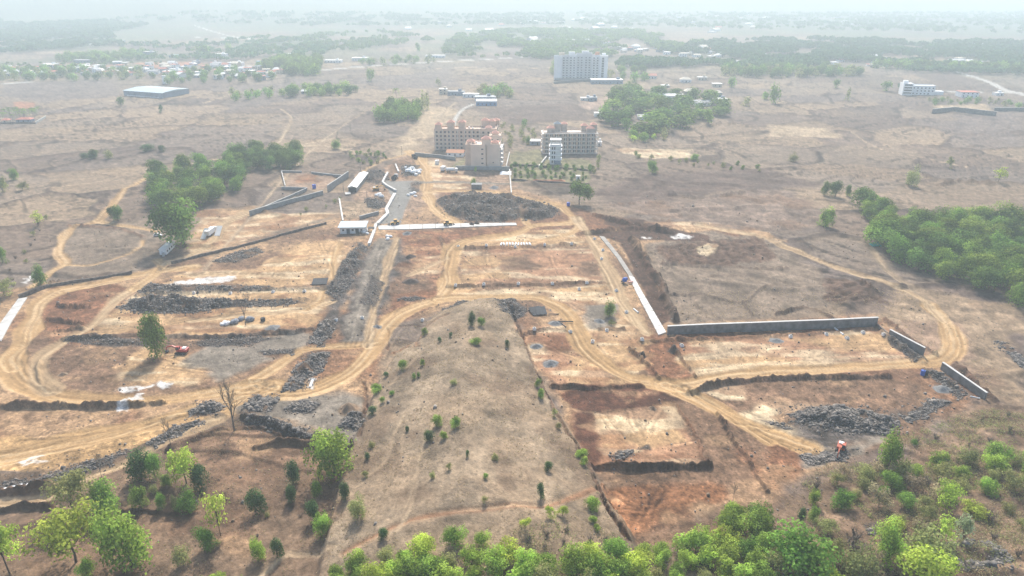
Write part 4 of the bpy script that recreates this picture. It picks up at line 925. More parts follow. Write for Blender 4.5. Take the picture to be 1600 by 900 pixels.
def ground_model(x, y):
    """height, soil colour and surface class of every point of the ground sheet"""
    n = x.size
    dist = np.hypot(x, y)
    fade = sstep(2600, 900, dist)
    wx = (fbm(x / 9, y / 9, 5, 3) - .5) * 2; wy = (fbm(x / 9 + 40, y / 9, 9, 3) - .5) * 2
    wl_ = (fbm(x / 55, y / 55, 15, 3) - .5) * 2
    h = macro(x, y) + spur_height(x, y, S['spur'])
    cls = np.zeros(n, np.int8); tex = np.ones(n) * .62
    # --- open fields: patches, terraces along contours, little banks
    big = fbm(x / 260, y / 200, 21, 4); mid = fbm(x / 46, y / 60, 33, 4); fine = fbm(x / 7, y / 9, 41, 4)
    C = SOIL['field'][None] + (SOIL['fieldmauve'] - SOIL['field'])[None] * sstep(.42, .62, big)[:, None]
    C = C + (SOIL['drygrass'] - C) * (sstep(.52, .72, mid) * .75)[:, None]
    C = C + (SOIL['fieldbrown'] - C) * (sstep(.5, .34, mid) * .6)[:, None]
    # patchwork of fields: irregular cells, each with its own cover, divided by low earth banks
    gx = (x + wl_ * 26) / 78.; gy = (y + wl_ * 18) / 58. + .35 * np.sin(x / 150.)
    cx_ = np.floor(gx); cy_ = np.floor(gy)
    f1 = np.full(n, 9.); f2 = np.full(n, 9.); cid = np.zeros(n)
    for ox in (-1, 0, 1):
        for oy in (-1, 0, 1):
            jx = cx_ + ox + .15 + .7 * _hash(cx_ + ox, cy_ + oy, 201); jy = cy_ + oy + .15 + .7 * _hash(cx_ + ox, cy_ + oy, 203)
            dd = np.hypot(gx - jx, gy - jy)
            m = dd < f1
            f2 = np.where(m, f1, np.minimum(f2, dd)); cid = np.where(m, _hash(cx_ + ox, cy_ + oy, 207), cid); f1 = np.where(m, dd, f1)
    tone = np.clip(cid * 4, 0, 3.999).astype(int)
    pal = np.stack([SOIL['fieldmauve'] * .93, SOIL['field'] * 1.04, SOIL['drygrass'] * .98, SOIL['fieldbrown'] * 1.02])
    C = C + (pal[tone] * (.9 + .25 * (cid * 37 % 1))[:, None] - C) * (.62 * sstep(3200, 1200, dist))[:, None]
    rim = sstep(.10, .02, (f2 - f1) + (vnoise(x / 6, y / 6, 211) - .5) * .05) * sstep(.22, .45, vnoise(x / 60, y / 45, 213)) * sstep(2400, 900, dist)
    C = C + (SOIL['olive'] * np.array([.62, .78, .8]) - C) * (sstep(950, 1900, dist) * sstep(.38, .6, fbm(x / 130, y / 170, 221, 3)) * .9)[:, None]
    C = C + (SOIL['olive'] * np.array([.5, .62, .66]) * (.75 + .5 * fbm(x / 240, y / 420, 231, 3))[:, None] - C) * (sstep(1900, 3000, dist) * .9)[:, None]
    site_sd = poly_sd(x, y, S['site']) + wx * 4
    spur_sd = poly_sd(x, y, S['spur']) + wx * .8
    outside = sstep(-4, 10, site_sd) * sstep(-2, 6, spur_sd)
    ctr = fbm(x / 300 + 3, y / 170, 77, 3) * 22 + y / 60
    fr = ctr - np.floor(ctr)
    step = (np.floor(ctr) + sstep(.88, 1, fr)) * .9 - ctr * .9
    h += step * outside * fade * .8 + rim * outside * .9
    C = C + (SOIL['fieldbrown'] * .72 - C) * (rim * outside * .85)[:, None]
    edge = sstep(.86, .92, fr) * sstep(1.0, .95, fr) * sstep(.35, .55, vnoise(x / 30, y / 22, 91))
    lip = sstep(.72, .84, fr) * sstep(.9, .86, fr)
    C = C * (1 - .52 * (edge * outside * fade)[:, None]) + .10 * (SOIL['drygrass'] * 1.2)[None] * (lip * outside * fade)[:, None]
    strp = fbm(x / 16, y / 2.2, 61, 3)
    C = C * (1 + (strp - .5)[:, None] * .26 * (outside * fade)[:, None])
    sp2 = vnoise(x / 2.2, y / 2.6, 63) * vnoise(x / 17, y / 17, 64)
    C = C * (1 - .45 * (sstep(.42, .6, sp2) * outside * fade)[:, None])
    # --- the site
    w = sstep(2, -3, site_sd)
    base = SOIL['brown'][None] + (SOIL['sand'] - SOIL['brown'])[None] * sstep(.38, .66, fbm(x / 24, y / 20, 51, 4))[:, None]
    base = base + (SOIL['redbrown'] - base) * sstep(.55, .7, fbm(x / 30 + 9, y / 30, 57, 3))[:, None] * .7
    C = C + (base - C) * w[:, None]
    cls[site_sd < 0] = 4; tex += (.95 - tex) * w
    h += w * (fbm(x / 5, y / 5, 71, 4) - .5) * .7 + outside * fade * (fbm(x / 8, y / 8, 73, 4) - .5) * .9
    # --- the grassy hill
    w = sstep(1, -2, spur_sd)
    gr = SOIL['spur'][None] * (1 + (fine - .5)[:, None] * 1.1)
    gr = gr + (SOIL['drygrass'] * 1.05 - gr) * sstep(.5, .68, fbm(x / 15, y / 18, 81, 4))[:, None] * .7
    gr = gr + (SOIL['scrub'] * .8 - gr) * sstep(.56, .72, fbm(x / 11, y / 13, 85, 4))[:, None] * .6
    C = C + (gr - C) * w[:, None]; tex += (.5 - tex) * w
    cls[spur_sd < 0] = 2
    h += w * ((fbm(x / 3, y / 3, 83, 3) - .5) * .5 + (fbm(x / 22, y / 22, 87, 3) - .5) * 2.0)
    # --- areas of their own soil
    for pts, key, fe, wp in S['areas']:
        ix = near(x, y, pts, 12)
        if not len(ix): continue
        sd = poly_sd(x[ix], y[ix], pts) + (wx[ix] * 1.2 + wl_[ix]) * wp
        m = sstep(fe * .5, -fe * .5, sd)
        c = SOIL[key][None] * np.ones((len(ix), 1))
        f = fine[ix]; p = mid[ix]
        if key in ('tan', 'rosetan', 'pale', 'sand'):
            s1 = fbm(x[ix] / 26 + 3, y[ix] / 5, 101, 4)
            c = c + (SOIL['pale'] - c) * (sstep(.55, .64, s1) * .75)[:, None]
            c = c + (SOIL['redbrown'] - c) * (sstep(.46, .34, fbm(x[ix] / 14, y[ix] / 8, 103, 4)) * .6)[:, None]
        elif key in ('redsoil', 'redbrown', 'darkred', 'brown'):
            s1 = fbm(x[ix] / 10 + y[ix] / 12, y[ix] / 3, 107, 4)
            c = c * (1 + (s1 - .5)[:, None] * .8)
            c = c + (SOIL['sand'] - c) * (sstep(.58, .7, fbm(x[ix] / 12, y[ix] / 7, 109, 4)) * .5)[:, None]
        elif key == 'plough':
            rw = np.sin(y[ix] * 1.6 + 2 * wx[ix]) * .5 + np.sin(x[ix] * 1.1 + 3 * wy[ix]) * .5
            rw = rw + (vnoise(x[ix] / 2.2, y[ix] / 1.8, 119) - .5) * 1.6; c = c * (1 + .22 * rw[:, None]); h[ix] += m * rw * .7
        elif key in ('scrub', 'drygrass', 'stubble'):
            s1 = fbm(x[ix] / 6, y[ix] / 5, 111, 4)
            c = c * (1 + (s1 - .5)[:, None] * .9)
            c = c + (SOIL['brown'] - c) * (sstep(.52, .7, fbm(x[ix] / 22, y[ix] / 20, 113, 3)) * .6)[:, None]
            h[ix] += m * (s1 - .5) * .8
        elif key == 'rockdust':
            s1 = fbm(x[ix] / 3, y[ix] / 3, 115, 3)
            c = c * (1 + (s1 - .5)[:, None] * 1.0); h[ix] += m * (s1 - .4) * .9
        elif key == 'olive':
            rw = sstep(.5, .75, vnoise(x[ix] / 2.5, y[ix] / 2.5, 117))
            c = c * (1 - .35 * rw[:, None])
        c = c * (1 + (f - .5)[:, None] * .8)
        C[ix] += (c - C[ix]) * m[:, None]
        if key in ('tan', 'rosetan', 'pale', 'sand', 'greydust'): tex[ix] += (.6 - tex[ix]) * m
    # --- banks and ditches
    for pts, wd, hh, key in S['bunds']:
        pts = smooth_line(pts)
        ix = near(x, y, pts, wd * 2 + 4)
        if not len(ix): continue
        sd, run = line_sd(x[ix], y[ix], pts)
        rough = (vnoise(x[ix] / 1.3, y[ix] / 1.3, 123) - .5) * 1.6
        sd = sd + wx[ix] * wd * .5 + rough * .6
        k = .25 + 1.1 * fbm(run / 6, np.zeros(len(ix)) + hh, 121, 3)
        far_w = np.maximum(wd * .72, dist[ix] * .003)
        prof = sstep(far_w * .62, far_w * .1, np.abs(sd))
        h[ix] += prof * hh * 1.35 * k * (.9 + .22 * rough)
        m = sstep(far_w * .75, far_w * .3, np.abs(sd)) * np.clip(k, 0, 1)
        c = SOIL[key][None] * (1 + (fine[ix] - .5)[:, None] * .7)
        C[ix] += (c - C[ix]) * m[:, None] * .62
    # --- haul tracks with wheel ruts
    for pts, wd, key in S['tracks']:
        pts = smooth_line(pts)
        ix = near(x, y, pts, wd + 4)
        if not len(ix): continue
        sd, run = line_sd(x[ix], y[ix], pts)
        wob = (vnoise(run / 14, np.zeros(len(ix)), 131) - .5) * .9
        a = np.abs(sd + wx[ix] * .7)
        hw = wd * .5 * (1 + wob * .8)
        m = sstep(hw + .9, hw - .9, a)
        st = fbm(sd * .95 + wob * 1.5, run / 45, 133, 3)
        rut = np.exp(-((np.abs(sd + wob) - 1.15) / .45) ** 2) + .7 * np.exp(-((np.abs(sd - wd * .22 + wob) - 1.1) / .4) ** 2)
        c = SOIL[key][None] * (1 + (st - .5)[:, None] * .95) * (1 - .16 * rut[:, None])
        c = c + (SOIL['pale'] - c) * (sstep(.56, .7, st) * .4)[:, None]
        C[ix] += (c - C[ix]) * (m * .95)[:, None]
        h[ix] += m * (-.22 - .16 * rut + .25 * (st - .5)) + .28 * np.exp(-((a - hw - .5) / .7) ** 2) * (wd > 4) * vnoise(run / 5, sd, 137)
        tex[ix] += (.3 - tex[ix]) * m
        if wd > 3.5: cls[ix[m > .5]] = 1
    for pts in S['tyres']:
        pts = smooth_line(pts); ix = near(x, y, pts, 5)
        if not len(ix): continue
        sd, run = line_sd(x[ix], y[ix], pts)
        sd = sd + (vnoise(run / 9, np.zeros(len(ix)), 139) - .5) * 1.2
        m = np.exp(-((np.abs(sd) - 1.0) / .42) ** 2) * sstep(.2, .5, vnoise(run / 8, sd / 3, 140))
        C[ix] *= (1 - .26 * m)[:, None]; h[ix] -= .16 * m
        C[ix] *= (1 + .14 * np.exp(-(sd / .5) ** 2))[:, None]
    for pts, key in S['roads']:
        ix = near(x, y, pts, 8)
        sd = poly_sd(x[ix], y[ix], pts) + wx[ix] * .4
        m = sstep(.6, -.6, sd)
        c = SOIL[key][None] * (1 + (fine[ix] - .5)[:, None] * .25)
        C[ix] += (c - C[ix]) * m[:, None]; h[ix] += m * (.15 - h[ix]); cls[ix[m > .5]] = 3; tex[ix] += (.25 - tex[ix]) * m
    for pts, wd, key in S['roadlines']:
        pts = smooth_line(pts)
        ix = near(x, y, pts, wd + 30)
        sd, run = line_sd(x[ix], y[ix], pts)
        m = sstep(wd * .65, wd * .35, np.abs(sd))
        c = SOIL[key][None] * (1 + (fine[ix] - .5)[:, None] * .2)
        C[ix] += (c - C[ix]) * m[:, None]; cls[ix[m > .5]] = 3
    # --- rubble beds and heaps
    for pts, hh, cnt, sz, lab in S['rubble']:
        ix = near(x, y, pts, 8)
        if not len(ix): continue
        sd = poly_sd(x[ix], y[ix], pts) + wx[ix] * 1.6
        m = sstep(.5, -.8, sd)
        bumps = fbm(x[ix] / 4.5, y[ix] / 4.5, 141, 3)
        h[ix] += hh * sstep(0, -5.5, sd) * (.35 + 1.6 * sstep(.3, .75, bumps))
        c = SOIL['rockdust'][None] * .8 * (1 + (fbm(x[ix] / 1.7, y[ix] / 1.7, 143, 3) - .5)[:, None] * .9)
        c = c + (SOIL['brown'] - c) * (sstep(.58, .74, fbm(x[ix] / 7, y[ix] / 6, 145, 3)) * .6)[:, None]
        C[ix] += (c - C[ix]) * (m * .9)[:, None]; cls[ix[m > .5]] = 5
    for hx, hy, wd, hh, key, lab in S['heaps']:
        ix = np.nonzero(np.hypot(x - hx, y - hy) < wd * 1.2)[0]
        d = np.hypot(x[ix] - hx, y[ix] - hy) / (wd * .5) + wx[ix] * .12
        h[ix] += -.1 * sstep(1.2, .9, d)
        c = SOIL[key][None] * (1 + (fine[ix] - .5)[:, None] * .3)
        C[ix] += (c - C[ix]) * (sstep(1.15, .75, d) * .8)[:, None]
    for pts in S['whites']:
        ix = near(x, y, pts, 5)
        sd = poly_sd(x[ix], y[ix], pts) + wx[ix] * 1.6 + (fbm(x[ix] / 1.5, y[ix] / 1.5, 147, 3) - .5) * 4
        m = sstep(.4, -.6, sd)
        C[ix] += (SOIL['white'][None] - C[ix]) * (m * (.5 + .45 * fine[ix] * 1.2))[:, None]
    # hollow under the slab strips so nothing pokes through
    for le, ri, lab in S['strips']:
        pts = le + ri[::-1]
        ix = near(x, y, pts, 6)
        sd = poly_sd(x[ix], y[ix], pts)
        m = sstep(2.5, .3, sd)
        tgt = macro(x[ix], y[ix]) - .1
        h[ix] += (tgt - h[ix]) * m
    grit = fbm(x / 1.1, y / 1.4, 151, 2)
    C = C * (1 + ((grit - .5) * tex)[:, None] * .9)
    # tufts and stones: single specks, darker or paler than the soil round them
    sp = _hash(np.floor(x / .55), np.floor(y / .8), 301); sq = fbm(x / 13, y / 13, 303, 3)
    near_w = sstep(520, 200, dist) * tex
    C = C * (1 - (.34 * (sp > .96 - .06 * (sq > .52)) * near_w)[:, None]) * (1 + (.30 * (sp < .05) * near_w)[:, None])
    C = C * (1 + ((_hash(np.floor(x / .4), np.floor(y / .5), 305) - .5) * .22 * tex)[:, None])
    lum = C.mean(1); C = C * (np.clip(lum / .235, .2, 2.2) ** .22)[:, None]      # spreads the soil tones apart around a middle value
    return h, np.clip(C, .005, .8), cls, tex

# ---------------------------------------------------------------- materials
MATS = {}
def _mat(name):
    m = bpy.data.materials.new(name); m.use_nodes = True
    nt = m.node_tree; nt.nodes.clear()
    out = nt.nodes.new('ShaderNodeOutputMaterial'); b = nt.nodes.new('ShaderNodeBsdfPrincipled')
    nt.links.new(b.outputs[0], out.inputs['Surface'])
    MATS[name] = m
    return m, nt, b, out
def soil_material():
    m, nt, b, out = _mat('soil')
    at = nt.nodes.new('ShaderNodeAttribute'); at.attribute_name = 'soil'
    geo = nt.nodes.new('ShaderNodeNewGeometry')
    n1 = nt.nodes.new('ShaderNodeTexNoise'); n1.inputs['Scale'].default_value = 1.6; n1.inputs['Detail'].default_value = 5; n1.inputs['Roughness'].default_value = .7
    n2 = nt.nodes.new('ShaderNodeTexNoise'); n2.inputs['Scale'].default_value = .28; n2.inputs['Detail'].default_value = 4
    for n in (n1, n2): nt.links.new(geo.outputs['Position'], n.inputs['Vector'])
    r1 = nt.nodes.new('ShaderNodeMapRange'); r1.inputs['From Min'].default_value = .3; r1.inputs['From Max'].default_value = .7
    r1.inputs['To Min'].default_value = .55; r1.inputs['To Max'].default_value = 1.42
    nt.links.new(n1.outputs['Fac'], r1.inputs['Value'])
    r2 = nt.nodes.new('ShaderNodeMapRange'); r2.inputs['From Min'].default_value = .3; r2.inputs['From Max'].default_value = .7
    r2.inputs['To Min'].default_value = .68; r2.inputs['To Max'].default_value = 1.3
    nt.links.new(n2.outputs['Fac'], r2.inputs['Value'])
    mm = nt.nodes.new('ShaderNodeMath'); mm.operation = 'MULTIPLY'
    nt.links.new(r1.outputs[0], mm.inputs[0]); nt.links.new(r2.outputs[0], mm.inputs[1])
    mx = nt.nodes.new('ShaderNodeMix'); mx.data_type = 'FLOAT'; mx.inputs[2].default_value = 1.0
    nt.links.new(at.outputs['Alpha'], mx.inputs[0]); nt.links.new(mm.outputs[0], mx.inputs[3])
    vm = nt.nodes.new('ShaderNodeVectorMath'); vm.operation = 'SCALE'
    nt.links.new(at.outputs['Color'], vm.inputs[0]); nt.links.new(mx.outputs[0], vm.inputs['Scale'])
    nt.links.new(vm.outputs[0], b.inputs['Base Color'])
    bp = nt.nodes.new('ShaderNodeBump'); bp.inputs['Strength'].default_value = .8; bp.inputs['Distance'].default_value = .35
    nt.links.new(n1.outputs['Fac'], bp.inputs['Height']); nt.links.new(bp.outputs[0], b.inputs['Normal'])
    b.inputs['Roughness'].default_value = .95; b.inputs['Specular IOR Level'].default_value = .15
    return m
soil_material()
def paint(name, rgb, rough=.8, vary=.12, scale=.8, bump=0., metal=0.):
    if name in MATS: return MATS[name]
    m, nt, b, out = _mat(name)
    geo = nt.nodes.new('ShaderNodeNewGeometry')
    n1 = nt.nodes.new('ShaderNodeTexNoise'); n1.inputs['Scale'].default_value = scale; n1.inputs['Detail'].default_value = 4
    nt.links.new(geo.outputs['Position'], n1.inputs['Vector'])
    r1 = nt.nodes.new('ShaderNodeMapRange'); r1.inputs['From Min'].default_value = .3; r1.inputs['From Max'].default_value = .7
    r1.inputs['To Min'].default_value = 1 - vary; r1.inputs['To Max'].default_value = 1 + vary
    nt.links.new(n1.outputs['Fac'], r1.inputs['Value'])
    vm = nt.nodes.new('ShaderNodeVectorMath'); vm.operation = 'SCALE'
    vm.inputs[0].default_value = rgb
    nt.links.new(r1.outputs[0], vm.inputs['Scale']); nt.links.new(vm.outputs[0], b.inputs['Base Color'])
    if bump:
        bp = nt.nodes.new('ShaderNodeBump'); bp.inputs['Strength'].default_value = bump; bp.inputs['Distance'].default_value = .1
        nt.links.new(n1.outputs['Fac'], bp.inputs['Height']); nt.links.new(bp.outputs[0], b.inputs['Normal'])
    b.inputs['Roughness'].default_value = rough; b.inputs['Metallic'].default_value = metal
    b.inputs['Specular IOR Level'].default_value = .3
    return m

# ---------------------------------------------------------------- object helpers
def put(name, mesh, mat=None, parent=None):
    o = bpy.data.objects.new(name, mesh); COL.objects.link(o)
    if mat is not None and not mesh.materials: mesh.materials.append(mat)
    if parent is not None: o.parent = parent
    return o
def tag(o, label=None, cat=None, group=None, kind=None):
    if label: o['label'] = label
    if cat: o['category'] = cat
    if group: o['group'] = group
    if kind: o['kind'] = kind
    return o
def empty(name, loc, rz=0., label=None, cat=None, group=None):
    o = bpy.data.objects.new(name, None); COL.objects.link(o)
    o.empty_display_size = .5; o.location = loc; o.rotation_euler = (0, 0, rz)
    return tag(o, label, cat, group)

# ---------------------------------------------------------------- the ground sheet (polar, finer near the viewer)
def build_ground():
    rows = [25.]
    while rows[-1] < 15500:
        r = rows[-1]
        rows.append(r + max(.33, min(1.45 * (r * r + 14400) / 128000., r * .045)) if r > 95 else r + 2.)
    rr = np.array(rows); th = np.linspace(R(-57), R(57), 1180)
    TH, RR = np.meshgrid(th, rr)
    x = (RR * np.sin(TH)).ravel(); y = (RR * np.cos(TH)).ravel()
    h, C, cls, tex = ground_model(x, y)
    nr, nc = len(rr), len(th)
    co = np.stack([x, y, h], 1).astype(np.float32)
    i = np.arange(nr * nc).reshape(nr, nc)
    quads = np.stack([i[:-1, :-1], i[:-1, 1:], i[1:, 1:], i[1:, :-1]], -1).reshape(-1, 4)[:, ::-1]
    fc = cls[quads[:, 0]]
    names = {0: ('terrain', None), 1: ('dirt_track', None), 2: ('hill', None), 3: ('road', None), 4: ('construction_ground', None), 5: ('rubble_ground', None)}
    for k, (nm, _) in names.items():
        q = quads[fc == k]
        if not len(q): continue
        used, inv = np.unique(q, return_inverse=True)
        q2 = inv.reshape(-1, 4)
        me = bpy.data.meshes.new(nm)
        me.vertices.add(len(used)); me.vertices.foreach_set('co', co[used].ravel())
        me.loops.add(q2.size); me.loops.foreach_set('vertex_index', q2.ravel().astype(np.int32))
        me.polygons.add(len(q2)); me.polygons.foreach_set('loop_start', np.arange(0, q2.size, 4, dtype=np.int32))
        me.polygons.foreach_set('loop_total', np.full(len(q2), 4, np.int32))
        me.update(calc_edges=True)
        at = me.attributes.new('soil', 'FLOAT_COLOR', 'POINT')
        rgba = np.ones((len(used), 4), np.float32); rgba[:, :3] = C[used]; rgba[:, 3] = tex[used]
        at.data.foreach_set('color', rgba.ravel())
        me.polygons.foreach_set('use_smooth', np.ones(len(q2), bool))
        o = put(nm, me, MATS['soil'])
        o['kind'] = 'structure'
    return rr, th, h.reshape(nr, nc)
GR, GT, GH = build_ground()
def zat(x, y):
    """height of the ground sheet"""
    r = math.hypot(x, y); t = math.atan2(x, y)
    i = min(max(int(np.searchsorted(GR, r)) - 1, 0), len(GR) - 2)
    fi = min(max((r - GR[i]) / (GR[i + 1] - GR[i]), 0), 1)
    u = (t - GT[0]) / (GT[1] - GT[0]); j = min(max(int(u), 0), len(GT) - 2); fj = min(max(u - j, 0), 1)
    return float((GH[i, j] * (1 - fj) + GH[i, j + 1] * fj) * (1 - fi) + (GH[i + 1, j] * (1 - fj) + GH[i + 1, j + 1] * fj) * fi)

# ---------------------------------------------------------------- haze: one closed box of even, pale air
def build_haze():
    bm = bmesh.new(); bmesh.ops.create_cube(bm, size=1)
    for v in bm.verts:
        v.co.x = v.co.x * 34000; v.co.y = v.co.y * 34000; v.co.z = -6 if v.co.z < 0 else 175
    me = bpy.data.meshes.new('haze'); bm.to_mesh(me); bm.free()
    m = bpy.data.materials.new('haze_air'); m.use_nodes = True
    nt = m.node_tree; nt.nodes.clear()
    out = nt.nodes.new('ShaderNodeOutputMaterial'); v = nt.nodes.new('ShaderNodeVolumePrincipled')
    v.inputs['Color'].default_value = (.76, .89, .945, 1); v.inputs['Density'].default_value = HAZE
    v.inputs['Anisotropy'].default_value = .15
    nt.links.new(v.outputs[0], out.inputs['Volume'])
    o = put('haze', me, m); o['kind'] = 'stuff'
HAZE = .00038
build_haze()
# ---------------------------------------------------------------- mesh builder
class MB:
    def __init__(s): s.v = []; s.f = []
    def add(s, vs, fs):
        b = len(s.v); s.v += [tuple(p) for p in vs]; s.f += [tuple(b + i for i in f) for f in fs]; return s
    def box(s, c, d, rz=0., top=1.):
        cx, cy, cz = c; hx, hy, hz = d[0] / 2, d[1] / 2, d[2] / 2
        ca, sa = math.cos(rz), math.sin(rz); P = []
        for z, k in ((-hz, 1.), (hz, top)):
            for x, y in ((-hx, -hy), (hx, -hy), (hx, hy), (-hx, hy)):
                P.append((cx + (x * ca - y * sa) * k, cy + (x * sa + y * ca) * k, cz + z))
        return s.add(P, [(3, 2, 1, 0), (4, 5, 6, 7), (0, 1, 5, 4), (1, 2, 6, 5), (2, 3, 7, 6), (3, 0, 4, 7)])
    def tube(s, p0, p1, r0, r1=None, n=6, cap=True):
        r1 = r0 if r1 is None else r1
        a = Vector(p0); b = Vector(p1); d = (b - a)
        if d.length < 1e-6: return s
        d.normalize(); u = d.orthogonal().normalized(); w = d.cross(u); P = []
        for c, r in ((a, r0), (b, r1)):
            for i in range(n):
                t = 2 * math.pi * i / n
                P.append(c + (u * math.cos(t) + w * math.sin(t)) * r)
        F = [(i, (i + 1) % n, n + (i + 1) % n, n + i) for i in range(n)]
        if cap: F += [tuple(range(n))[::-1], tuple(range(n, 2 * n))]
        return s.add(P, F)
    def prism(s, pts, z0, z1):
        n = len(pts); P = [(p[0], p[1], z0) for p in pts] + [(p[0], p[1], z1) for p in pts]
        return s.add(P, [(i, (i + 1) % n, n + (i + 1) % n, n + i) for i in range(n)] + [tuple(range(n))[::-1], tuple(range(n, 2 * n))])
    def side(s, prof, y0, y1):
        """profile in x,z swept along y"""
        n = len(prof); P = [(p[0], y0, p[1]) for p in prof] + [(p[0], y1, p[1]) for p in prof]
        return s.add(P, [(i, (i + 1) % n, n + (i + 1) % n, n + i) for i in range(n)] + [tuple(range(n))[::-1], tuple(range(n, 2 * n))])
    def mesh(s, name, mat=None):
        me = bpy.data.meshes.new(name); me.from_pydata(s.v, [], s.f); me.update()
        bm = bmesh.new(); bm.from_mesh(me); bmesh.ops.recalc_face_normals(bm, faces=bm.faces); bm.to_mesh(me); bm.free()
        if mat is not None: me.materials.append(mat)
        return me
    def build(s, name, mat, parent=None): return put(name, s.mesh(name, mat), None, parent)
M = lambda k: MATS[k]
for nm, rgb, ro, va, sc, bu in (
    ('wall_dark', (.17, .165, .16), .9, .3, .6, .5), ('wall_rough', (.15, .125, .105), .95, .5, .9, .8), ('wall_grey', (.26, .26, .25), .9, .2, .5, .3), ('wall_white', (.55, .53, .49), .85, .30, .45, .2),
    ('coping', (.5, .49, .46), .85, .1, .5, .1), ('concrete', (.48, .465, .43), .85, .26, .3, .2), ('concrete_dirty', (.30, .28, .25), .9, .25, .3, .2),
    ('rock', (.118, .108, .098), .9, .6, .8, .3), ('rock_pale', (.20, .175, .15), .9, .5, .8, .3), ('gravel_heap', (.17, .17, .165), .95, .25, 3, .6),
    ('sand_heap', (.20, .14, .09), .95, .2, 3, .5), ('dark_heap', (.075, .055, .043), .95, .35, 2, .6),
    ('beige', (.74, .58, .46), .85, .08, .2, 0), ('taupe', (.60, .46, .36), .9, .12, .3, 0), ('unfinished', (.50, .42, .35), .9, .2, .4, 0),
    ('band', (.68, .61, .53), .85, .1, .3, 0), ('tile_red', (.52, .26, .19), .8, .2, 2, .2), ('glass', (.055, .06, .065), .25, .2, .5, 0),
    ('white_wall', (.80, .80, .79), .8, .06, .3, 0), ('pale_wall', (.66, .66, .65), .85, .1, .3, 0), ('blue_grey_wall', (.2, .25, .32), .8, .1, .3, 0),
    ('cream_wall', (.55, .47, .36), .85, .12, .3, 0), ('roof_white', (.62, .61, .58), .6, .12, .2, 0), ('roof_cream', (.6, .53, .42), .8, .15, .3, 0),
    ('roof_red', (.45, .16, .11), .8, .2, .8, .2), ('roof_orange', (.50, .23, .12), .8, .15, .8, .2), ('roof_tin', (.36, .35, .34), .5, .25, .4, 0),
    ('roof_slate', (.13, .16, .19), .6, .15, .3, 0), ('roof_blue', (.10, .22, .42), .6, .12, .3, 0), ('roof_teal', (.25, .42, .42), .7, .12, .3, 0),
    ('sheet_blue', (.35, .43, .46), .45, .1, .4, 0), ('machine_red', (.40, .06, .045), .45, .15, 2, 0), ('machine_orange', (.42, .10, .05), .5, .2, 2, 0),
    ('machine_yellow', (.55, .30, .05), .5, .2, 2, 0), ('machine_white', (.7, .7, .68), .5, .1, 1.5, 0), ('machine_dark', (.03, .03, .032), .7, .3, 3, .2),
    ('machine_blue', (.04, .11, .42), .5, .15, 2, 0), ('tyre', (.02, .02, .02), .9, .2, 4, .2), ('steel_dark', (.05, .053, .057), .9, .3, .7, 0), ('steel_grey', (.3, .3, .3), .5, .2, .7, 0),
    ('plastic_white', (.75, .75, .73), .7, .1, 2, .2), ('teal_net', (.02, .30, .24), .8, .25, 2, .4), ('blue_drum', (.03, .08, .45), .4, .1, 2, 0),
    ('bark', (.10, .075, .055), .95, .3, 3, .6), ('bark_grey', (.16, .14, .12), .95, .3, 3, .6), ('twig', (.13, .105, .085), .95, .3, 3, 0), ('pole', (.2, .19, .18), .9, .2, 1, 0),
    ('orange_sheet', (.5, .2, .1), .8, .1, 1, 0), ('sack_grey', (.22, .23, .25), .9, .2, 2, .3), ('frp_pink', (.45, .25, .22), .8, .1, 1, 0)):
    paint(nm, rgb, ro, va, sc, bu)
def leaf_material(name, rgb, trans=.38):
    m = bpy.data.materials.new('leaf_' + name); m.use_nodes = True
    nt = m.node_tree; nt.nodes.clear()
    out = nt.nodes.new('ShaderNodeOutputMaterial'); mx = nt.nodes.new('ShaderNodeMixShader'); mx.inputs[0].default_value = trans
    df = nt.nodes.new('ShaderNodeBsdfDiffuse'); tr = nt.nodes.new('ShaderNodeBsdfTranslucent')
    at = nt.nodes.new('ShaderNodeAttribute'); at.attribute_name = 'tint'
    oi = nt.nodes.new('ShaderNodeObjectInfo')
    hs = nt.nodes.new('ShaderNodeHueSaturation'); hs.inputs['Color'].default_value = (*rgb, 1)
    mr = nt.nodes.new('ShaderNodeMapRange'); mr.inputs['To Min'].default_value = .488; mr.inputs['To Max'].default_value = .518
    nt.links.new(oi.outputs['Random'], mr.inputs['Value']); nt.links.new(mr.outputs[0], hs.inputs['Hue'])
    mv = nt.nodes.new('ShaderNodeMapRange'); mv.inputs['To Min'].default_value = .8; mv.inputs['To Max'].default_value = 1.22
    m7 = nt.nodes.new('ShaderNodeMath'); m7.operation = 'FRACT'; m8 = nt.nodes.new('ShaderNodeMath'); m8.operation = 'MULTIPLY'; m8.inputs[1].default_value = 7.31
    nt.links.new(oi.outputs['Random'], m8.inputs[0]); nt.links.new(m8.outputs[0], m7.inputs[0]); nt.links.new(m7.outputs[0], mv.inputs['Value'])
    mu = nt.nodes.new('ShaderNodeMath'); mu.operation = 'MULTIPLY'
    nt.links.new(mv.outputs[0], mu.inputs[0]); nt.links.new(at.outputs['Fac'], mu.inputs[1]); nt.links.new(mu.outputs[0], hs.inputs['Value'])
    for n in (df, tr): nt.links.new(hs.outputs[0], n.inputs['Color'])
    nt.links.new(df.outputs[0], mx.inputs[1]); nt.links.new(tr.outputs[0], mx.inputs[2]); nt.links.new(mx.outputs[0], out.inputs['Surface'])
    MATS['leaf_' + name] = m
    return m
for nm, rgb, tr in (('mango', (.130, .200, .045), .34), ('mango2', (.210, .295, .058), .36), ('green', (.20, .31, .06), .44), ('bright', (.33, .45, .085), .48),
                    ('lime', (.46, .56, .10), .5), ('dark', (.095, .165, .06), .36), ('olive', (.31, .32, .12), .42), ('dry', (.33, .27, .16), .36), ('pale', (.38, .45, .25), .42)):
    leaf_material(nm, rgb, tr)

